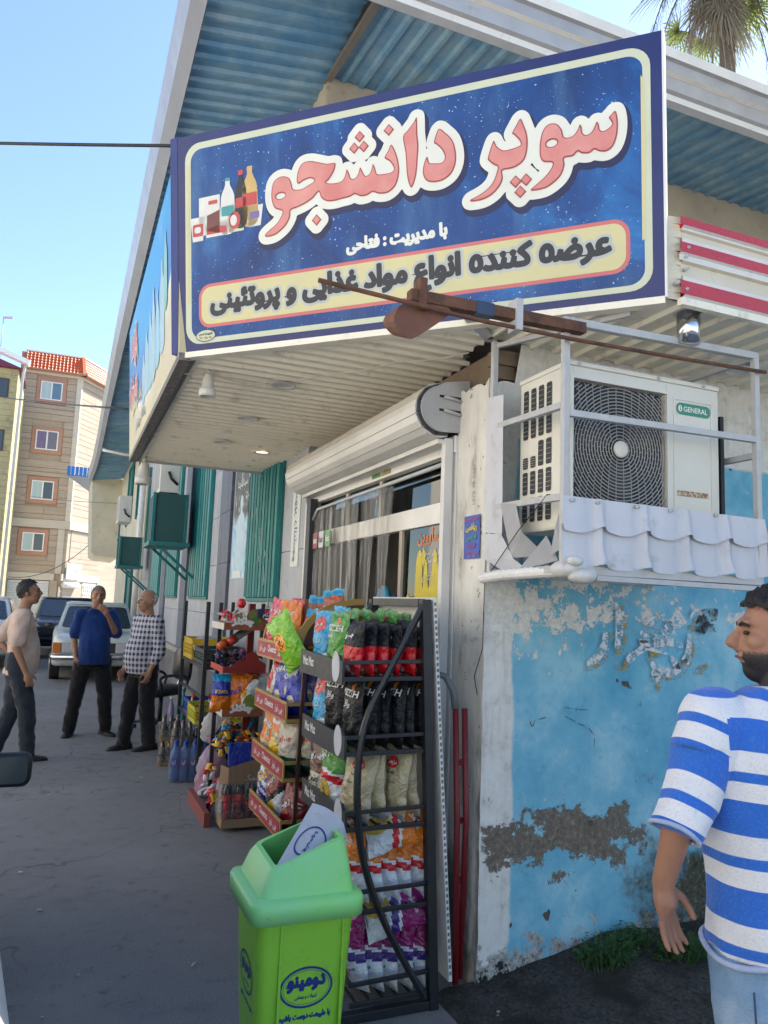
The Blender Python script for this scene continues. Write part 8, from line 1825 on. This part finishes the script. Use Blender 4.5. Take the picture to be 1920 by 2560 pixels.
# ================================================================== vehicles
TYRE = mat('tyre_rubber', (.014, .014, .015), .85, bump=(60, .3, .005)); RIMM = mat('dull_rim', (.35, .35, .35), .4, metal=.6); CGL = mat('car_glass', (.02, .035, .05), .06, spec=.9); LAMPG = mat('headlamp_glass', (.45, .47, .48), .15, spec=.8); AMBER = mat('amber_lens', (.55, .16, .01), .25); REDLENS = mat('red_lens', (.35, .01, .012), .25); BLKT = mat('black_trim', (.02, .02, .022), .5)
def car(label, loc, rot, paint, L_=4.3, W_c=1.62, H_c=1.42, style='old', rear=False):
    """local frame: nose at y=0 looking to -Y, tail at y=L"""
    r = thing('parked_car', label, 'car', loc, 'cars parked in the street', world=False); r.rotation_euler = (0, 0, rot); w2 = W_c/2
    hood_z = .90 if style == 'old' else .95; belt = .93 if style == 'old' else 1.0
    st = [(0, .80, .36, hood_z-.14), (.10, .95, .30, hood_z-.06), (.5, .985, .26, hood_z-.015), (1.15, 1.0, .24, belt-.0), (2.2, 1.0, .24, belt+.01), (3.2, 1.0, .24, belt+.01), (L_-.25, .97, .28, belt-.01), (L_-.02, .90, .34, belt-.06)]
    rings = []
    for y, s, z0, z1 in st:
        o_ = rrect(-w2*s, w2*s, z0, z1, .09 if style == 'old' else .14, 4); rings.append([V((a, y, b_)) for a, b_ in o_])
    mb = MB(); mb.loft(rings, 0, True, True); body = mb.build('body', paint, r)
    # cabin
    ws, we, ts, te = (1.15, 3.75, 1.72, 3.25) if style == 'old' else (1.0, 3.9, 1.75, 3.3)
    def rc(y, hw, z, n=1): return [V((-hw, y, z)), V((hw, y, z))]
    cb = [V((-w2*.93, ws, belt-.03)), V((w2*.93, ws, belt-.03)), V((w2*.93, we, belt-.03)), V((-w2*.93, we, belt-.03))]
    tp_ = [V((-w2*.74, ts, H_c-.03)), V((w2*.74, ts, H_c-.03)), V((w2*.74, te, H_c-.03)), V((-w2*.74, te, H_c-.03))]
    mb = MB(); mb.add(cb+tp_, [(0, 1, 5, 4), (1, 2, 6, 5), (2, 3, 7, 6), (3, 0, 4, 7), (4, 5, 6, 7)]); mb.build('cabin', paint, r, .05)
    mb = MB(); rg = []
    for z, s in ((H_c-.035, 1.03), (H_c-.01, 1.0), (H_c+.012, .86)): rg.append([V(((p.x)*s, (p.y-(ts+te)/2)*s+(ts+te)/2, z)) for p in [V((a, b_, 0)) for a, b_ in rrect(-w2*.74, w2*.74, ts, te, .12, 4)]])
    mb.loft(rg, 0, True, True); mb.build('roof', paint, r)
    def glass(nm, i0, i1, m0=.08, m1=.07):
        a, b_, c_, d = cb[i0], cb[i1], tp_[i1], tp_[i0]; n = (b_-a).cross(d-a).normalized(); ctr = (a+b_+c_+d)/4
        if n.dot(ctr-V((0, (ts+te)/2, belt))) < 0: n = -n
        f = lambda u, v: a.lerp(b_, u).lerp(d.lerp(c_, u), v)+n*.012
        mb = MB(); o_ = rrect(m0, 1-m0, .10, .90, .07, 4); mb.add([f(u, v) for u, v in o_], [tuple(range(len(o_)))]); return mb.build(nm, CGL, r, fix=False)
    wsn = glass('windscreen', 0, 1, .05); glass('side_window', 1, 2, .12); glass('rear_window', 2, 3, .06); glass('side_window', 3, 0, .12)
    for y in (.78, L_-.85):
        for sx in (-1, 1):
            mb = MB(); x0 = sx*(w2-.17); x1 = sx*(w2+.005); mb.tube([(x0, y, .30), (x1, y, .30)], .30, 26); t_ = mb.build('wheel', TYRE, r, .02)
            mb = MB(); mb.lathe([(.19, 0), (.19, sx*.012), (.10, sx*.02), (.001, sx*.02)], 20, (x1, y, .30), ax='x', cap=False); mb.build('rim', RIMM, t_, fix=False)
    # nose
    yf = -.0
    mb = MB(); mb.box(-w2*.78, w2*.78, -.025, .05, hood_z-.36, hood_z-.17); mb.build('grille', BLKT, r, .01)
    for sx in (-1, 1):
        if style == 'old':
            mb = MB(); mb.box(sx*w2*.58-.16, sx*w2*.58+.14, -.05, .03, hood_z-.355, hood_z-.175); mb.build('headlight', LAMPG, r, .012); mb = MB(); xa, xb = sorted((sx*w2*.80, sx*w2*.97)); mb.box(xa, xb, -.04, .10, hood_z-.36, hood_z-.17); mb.build('indicator', AMBER, r, .012)
        else:
            mb = MB(); mb.add([V((sx*w2*.45, -.02, hood_z-.30)), V((sx*w2*.85, .02, hood_z-.30)), V((sx*w2*.98, .22, hood_z-.16)), V((sx*w2*.92, .14, hood_z-.12)), V((sx*w2*.5, .0, hood_z-.20))], [(0, 1, 2, 3, 4)]); mb.build('headlight', LAMPG, r, fix=False)
        mb = MB(); mb.ell((sx*(w2+.08), 1.35, belt+.06), (.085, .05, .06), 8); mr_ = mb.build('wing_mirror', BLKT, r)
        mb = MB(); xa, xb = sorted((sx*w2*.62, sx*w2*.95)); mb.box(xa, xb, L_-.05, L_+.03, belt-.30, belt-.10); mb.build('tail_light', REDLENS, r, .012)
    mb = MB(); mb.tube([(-w2*.98, .12, .47), (-w2*.95, -.07, .47), (w2*.95, -.07, .47), (w2*.98, .12, .47)], .052, 8); mb.build('bumper', CHR if style == 'old' else BLKT, r)
    mb = MB(); mb.tube([(-w2*.96, L_-.1, .5), (-w2*.94, L_+.05, .5), (w2*.94, L_+.05, .5), (w2*.96, L_-.1, .5)], .055, 8); mb.build('bumper', CHR if style == 'old' else paint, r)
    mb = MB(); mb.box(-.25, .25, -.135, -.125, .37, .48); mb.build('number_plate', mat('plate_white', (.6, .6, .58), .5), r)
    for x_ in (-.35, .35): mb = MB(); mb.tube([(x_, .2, hood_z-.022), (x_*1.1, 1.1, belt+.012)], .008, 5); mb.build('bonnet_crease', paint, r)
    return r
def carpaint(name, c): return mat(name, c, .3, c2=tuple(x*.9 for x in c), nscale=2, coat=.5, dirt=(6, tuple(x*.6+.05 for x in c), .6, .3))
car('old pale green white boxy saloon parked behind the men', (.66, 15.45, 0), 0, carpaint('pale_green_white', (.50, .55, .52)), 4.3, 1.62, 1.46)
car('dark modern car parked behind the pale saloon', (.20, 21.3, 0), radians(3), carpaint('dark_blue_black', (.02, .025, .035)), 4.2, 1.72, 1.52, 'new')
car('white car at the left edge seen from behind', (-1.75, 22.2, 0), radians(180), carpaint('car_white', (.66, .67, .68)), 4.2, 1.66, 1.5, 'new')
# white hatchback right beside the camera: only its rear flank and door mirror reach into the frame
nc = thing('near_white_car', 'white car close at the left edge with black door mirror', 'car', (-.9, 2.6, 0))
WPA = carpaint('near_white', (.66, .67, .68)); MB_ = Matrix.Rotation(radians(7), 3, 'Z')
def nl(x, y, z): return V((-.905, 2.4, 0))+MB_ @ V((x, y-2.4, z))
rings = []
for y, s, z1 in ((.95, .80, .80), (1.05, .93, .95), (1.35, .99, 1.0), (2.2, 1.0, .98), (3.3, .99, .95), (4.0, .96, .90), (4.5, .86, .78), (4.62, .7, .62)):
    rings.append([nl(a, y, b_) for a, b_ in rrect(-.78*s, .78*s, .24, z1, .16, 5)])
mb = MB(); mb.loft(rings, 0, True, True); mb.build('body', WPA, nc)
mb = MB(); cb = [nl(-.72, 1.05, .93), nl(.72, 1.05, .93), nl(.70, 3.5, .93), nl(-.70, 3.5, .93)]; tp_ = [nl(-.54, 1.35, 1.42), nl(.54, 1.35, 1.42), nl(.54, 2.75, 1.42), nl(-.54, 2.75, 1.42)]; mb.add(cb+tp_, [(0, 1, 5, 4), (1, 2, 6, 5), (2, 3, 7, 6), (3, 0, 4, 7), (4, 5, 6, 7)]); mb.build('cabin', CGL, nc, .04)
mb = MB(); mb.loft([[nl(a, b_, z) for a, b_ in rrect(-.56*s, .56*s, 1.35, 2.75, .12, 4)] for z, s in ((1.40, 1.0), (1.43, 1.0), (1.45, .9))], 0, True, True); mb.build('roof', WPA, nc)
for y in (1.55, 3.95):
    for sx in (-1, 1): mb = MB(); mb.tube([nl(sx*.62, y, .29), nl(sx*.79, y, .29)], .29, 24); w_ = mb.build('wheel', TYRE, nc); mb = MB(); mb.tube([nl(sx*.79, y, .29), nl(sx*.795, y, .29)], .18, 18); mb.build('rim', RIMM, w_)
mc = V((-.165, 3.12, .985)); mb = MB(); rings = []
for d, s in ((.0, 1.0), (.03, 1.02), (.07, .9), (.10, .55)): rings.append([mc+V((a*s, d, b_*s)) for a, b_ in rrect(-.10, .105, -.058, .058, .03, 5)])
mb.loft(rings, 0, True, True); mr_ = mb.build('door_mirror', BLKT, nc)
mb = MB(); o_ = rrect(-.088, .093, -.047, .047, .024, 5); mb.add([mc+V((a, -.003+.02*a, b_)) for a, b_ in o_], [tuple(range(len(o_)))]); mb.build('mirror_glass', mat('mirror_glass', (.035, .05, .05), .1, spec=.6), mr_, fix=False)
mb = MB(); mb.tube([mc+V((-.09, .05, -.02)), nl(.74, 3.1, .93)], .02, 8); mb.build('mirror_arm', BLKT, nc)
# ================================================================== office chair by the shelf
oc = thing('office_chair', 'black office chair with looped armrests behind the drink packs', 'chair', (1.22, 10.1, 0), world=False); oc.rotation_euler = (0, 0, radians(-70))
LEA = mat('black_leatherette', (.016, .017, .019), .42, bump=(40, .2, .004))
mb = MB(); rg = [];
for z, s in ((.42, .88), (.44, 1.0), (.49, 1.0), (.515, .9)): rg.append([V((a*s, b_*s, z+.02*sin(b_*4))) for a, b_ in rrect(-.25, .25, -.25, .24, .09, 5)])
mb.loft(rg, 0, True, True); mb.build('seat', LEA, oc)
mb = MB(); rg = []
for y, s in ((.27, .92), (.285, 1.0), (.315, 1.0), (.33, .9)): rg.append([V((a*s, y+.05*(b_-.5)+.04*(a/.22)**2*-1, b_ if s == 1 else .78+(b_-.78)*s)) for a, b_ in rrect(-.22, .22, .58, 1.0, .10, 5)])
mb.loft(rg, 0, True, True); mb.build('backrest', LEA, oc)
for sx in (-1, 1):
    q = smooth_open([V((sx*.27, -.12, .44)), V((sx*.31, -.16, .55)), V((sx*.31, -.18, .64)), V((sx*.30, -.08, .67)), V((sx*.30, .12, .67)), V((sx*.29, .2, .60)), V((sx*.27, .15, .47))], 5); mb = MB(); mb.tube(q, .018, 8); mb.build('armrest', BLKT, oc)
    mb = MB(); mb.tube([V((sx*.08, .24, .45)), V((sx*.08, .29, .62))], .012, 8); mb.build('back_bar', CHR, oc)
mb = MB(); mb.cyl((0, 0, .1), (0, 0, .43), .028, None, 12); mb.build('gas_post', BLKT, oc)
for i in range(5):
    a = 2*pi*i/5+.3; mb = MB(); mb.bar((0, 0, .11), (.30*cos(a), .30*sin(a), .075), .04, .03); lg_ = mb.build('star_leg', BLKT, oc); mb = MB(); mb.tube([(.30*cos(a)-.02*sin(a), .30*sin(a)+.02*cos(a), .028), (.30*cos(a)+.02*sin(a), .30*sin(a)-.02*cos(a), .028)], .028, 10); mb.build('castor', BLKT, lg_)
# ================================================================== palm
pc = V((0, 0, CAMH))+(_F+_R*((1812-960)/1908.76)-_U*((90-1280)/1908.76))*19.5
pl = thing('palm_tree', 'tall fan palm with dry hanging fronds behind the roof', 'tree', (pc.x, pc.y, 0))
TRK = mat('palm_bark', (.16, .13, .10), .95, c2=(.09, .075, .06), nscale=9, stretch=(1, 1, 5), bump=(8, .8, .05)); GRNP = mat('palm_green', (.13, .19, .07), .5, c2=(.09, .14, .05), nscale=3); DRY = mat('dry_palm', (.30, .26, .21), .8, c2=(.22, .19, .15), nscale=4); SEED = mat('seed_stalk', (.10, .075, .05), .9)
for m_ in (GRNP, DRY):
    nt_ = m_.node_tree; tl = nt_.nodes.new('ShaderNodeBsdfTranslucent'); tl.inputs[0].default_value = (.3, .33, .08, 1) if m_ is GRNP else (.3, .25, .18, 1); mx = nt_.nodes.new('ShaderNodeMixShader'); mx.inputs[0].default_value = .35
    nt_.links.new(nt_.nodes['Principled BSDF'].outputs[0], mx.inputs[1]); nt_.links.new(tl.outputs[0], mx.inputs[2]); nt_.links.new(mx.outputs[0], nt_.nodes['Material Output'].inputs[0])
q = [V((pc.x+.08*sin(z*.5), pc.y, z)) for z in [i*pc.z/24*1.14 for i in range(25)]]; mb = MB(); mb.tube(q, [.26-.006*i*.6+.012*(i % 2) for i in range(25)], 14); mb.build('trunk', TRK, pl)
top = V((pc.x-.3, pc.y, pc.z+1.75)); rr = random.Random(8)
def fan(mt, el, az, plen, blen, droop, parent, name):
    d = V((cos(el)*cos(az), cos(el)*sin(az), sin(el))); st_ = top+V((0, 0, rr.uniform(-.5, .3))); side = d.cross(V((0, 0, 1))).normalized(); upv = side.cross(d)
    path = [st_+d*plen*t+V((0, 0, -droop*.3*t*t)) for t in (0, .35, .7, 1)]; mb = MB(); mb.tube(path, [.03, .024, .018, .014], 5); e = path[-1]; n = 26
    for i in range(n):
        a = (i/(n-1)-.5)*2*2.1; bd = (d*cos(a)+side*sin(a)).normalized(); bl = blen*(.75+.3*cos(a*.6))*rr.uniform(.9, 1.05); wd = .028
        nrm = bd.cross(upv).normalized(); pts = []
        for t in (0, .35, .7, 1.0):
            p = e+bd*bl*t+V((0, 0, -droop*bl*t*t*.7-.05*t*rr.random())); w2 = wd*(.5+1.1*t if t < .4 else (1.0-t)*1.35+.05); pts.append((p+nrm*w2+upv*.01*sin(i*3), p-nrm*w2-upv*.01*sin(i*3)))
        mb.add([x_ for pr_ in pts for x_ in pr_], [(0, 1, 3, 2), (2, 3, 5, 4), (4, 5, 7, 6)])
    mb.build(name, mt, parent, fix=False)
for i in range(26): fan(GRNP, radians(rr.uniform(-50, 50)), rr.uniform(0, 6.28), rr.uniform(1.0, 1.6), rr.uniform(.9, 1.2), rr.uniform(.25, .7), pl, 'green_frond')
for i in range(15): fan(DRY, radians(rr.uniform(-88, -60)), rr.uniform(0, 6.28), rr.uniform(.3, .8), rr.uniform(.8, 1.15), rr.uniform(.5, 1.0), pl, 'dry_frond')
for i in range(9):
    az = 2*pi*i/9+rr.uniform(-.2, .2); st_ = top+V((0, 0, .1)); d = V((cos(az), sin(az), 0)); R_h = rr.uniform(1.1, 1.9); path = [st_+d*R_h*t+V((0, 0, .5*t-2.0*t*t-1.0*t**4)) for t in [j/8 for j in range(9)]]
    mb = MB(); mb.tube(path, [.022-.001*j for j in range(9)], 5)
    for j in range(110):
        t = rr.uniform(.45, 1); p = st_+d*R_h*t+V((0, 0, .5*t-2.0*t*t-1.0*t**4)); e = p+V((rr.uniform(-.13, .13), rr.uniform(-.13, .13), rr.uniform(-.5, -.08))); m2 = p.lerp(e, .5)+V((rr.uniform(-.04, .04), rr.uniform(-.04, .04), 0)); w2 = .007
        mb.add([p, m2+V((w2, 0, 0)), e, m2-V((w2, 0, 0))], [(0, 1, 2, 3)]); mb.add([e, e+V((.02, .01, -.03)), e+V((0, 0, -.06)), e+V((-.02, -.01, -.03))], [(0, 1, 2, 3)])
    mb.build('seed_cluster', SEED, pl, fix=False)
# ================================================================== weeds and litter
WEED = mat('weed_leaf', (.05, .12, .025), .6, c2=(.03, .075, .018), nscale=20)
def weed(x, y, z, rx, h, n, label, seed):
    r_ = random.Random(seed); mb = MB()
    for i in range(n):
        a = r_.uniform(0, 6.28); rad = rx*sqrt(r_.random()); bx_, by_ = x+rad*cos(a), y+rad*sin(a)*.6; hh = h*r_.uniform(.35, 1)*(1-.5*rad/rx); tx, ty = bx_+r_.uniform(-.05, .05), by_+r_.uniform(-.05, .03)
        mb.tube([(bx_, by_, z-.02), ((bx_+tx)/2, (by_+ty)/2, z+hh*.55), (tx, ty, z+hh)], [.002, .0016, .001], 3, sm=False)
        for j in range(9):
            t = r_.uniform(.25, 1); p = V((bx_+(tx-bx_)*t, by_+(ty-by_)*t, z+hh*t)); b_ = r_.uniform(0, 6.28); l_ = r_.uniform(.010, .024); d = V((cos(b_), sin(b_), r_.uniform(-.2, .5))).normalized(); s_ = d.cross(V((0, 0, 1))).normalized()*l_*.32
            mb.add([p, p+d*l_*.5+s_, p+d*l_, p+d*l_*.5-s_], [(0, 1, 2, 3)])
    o = mb.build('weed_clump', WEED, at=(x, y, z), fix=False); return tag(o, label, 'weed', 'weeds at the wall foot')
weed(2.36, 2.93, .10, .15, .15, 150, 'broad leafy weed clump at the foot of the blue wall', 1); weed(2.55, 2.97, .12, .09, .13, 70, 'small weed tuft between the two larger clumps', 2); weed(2.72, 2.86, .08, .12, .17, 130, 'right hand weed clump beside the walking man', 3)
BUT = mat('cigarette_paper', (.62, .60, .56), .7)
def gpt(x, y, z=.005):
    d = _F+_R*((x-960)/1908.76)-_U*((y-1280)/1908.76); t = (z-CAMH)/d.z; return V((0, 0, CAMH))+d*t
for i, (x, y, lb) in enumerate(((484, 2408, 'right hand cigarette butt lying on the asphalt near the bin'), (100, 2272, 'cigarette butt lying on the asphalt at far left'), (53, 2178, 'short cigarette butt near the left edge of the asphalt'), (354, 1942, 'white paper scrap on the asphalt near the water pack'), (125, 1986, 'curled white paper scrap on the asphalt below the mirror'), (1690, 2522, 'cigarette end on the soil near the walking man'), (952+560, 2482, 'thin wooden stick lying on the dark soil'))):
    p = gpt(x, y, .012 if x < 1000 else .035); a = (.9, -.15, -.3, .1, .5, 1.2, .05)[i]; L_ = .03 if i != 6 else .075; mb = MB(); mb.tube([p-V((cos(a), sin(a), 0))*L_*.5+V((0, 0, -.004)), p+V((cos(a), sin(a), 0))*L_*.5+V((0, 0, -.004))], .0042 if i != 6 else .0025, 8); o = mb.build('cigarette_butt' if i not in (3, 4, 6) else ('paper_scrap' if i != 6 else 'wooden_stick'), BUT, at=p); tag(o, lb, 'litter', 'litter on the ground')
rr = random.Random(12)
for i in range(26):
    x, y = (rr.uniform(60, 560), rr.uniform(1950, 2550)) if i < 12 else (rr.uniform(1230, 1740), rr.uniform(2460, 2555)); p = gpt(x, y, .007 if i < 12 else .03); mb = MB() if i == 0 else mb; s_ = rr.uniform(.003, .008); mb.ell(p, (s_, s_*.8, s_*.5), 4)
o = stuff(mb.build('ground_specks', mat('pale_grit', (.35, .34, .31), .9), fix=False)); o['label'] = 'pale grit and crumbs scattered over the ground'; o['category'] = 'grit'
p = gpt(163, 1822, .01); mb = MB(); o_ = [(0, .05), (.02, .02), (.06, .03), (.035, -.005), (.05, -.045), (.01, -.025), (-.03, -.05), (-.02, -.01), (-.055, .01), (-.02, .02)]; mb.add([p+V((a, b_, .008+.01*sin(i*2))) for i, (a, b_) in enumerate(o_)], [tuple(range(len(o_)))]); o = mb.build('dry_leaf', mat('dry_leaf', (.42, .28, .12), .8), at=p, fix=False); tag(o, 'single dry brown leaf on the asphalt before the navy shirt man', 'leaf')
# unseen block added east of the shop to keep this side in shade
nh = thing('added_shade_block', 'unseen tall block added east of the shop to cast shade', 'building', (9, 0, 0)); b = MB(); b.box(9, 16, -2.5, 4.4, 0, 13); b.build('wall', OPP, nh)
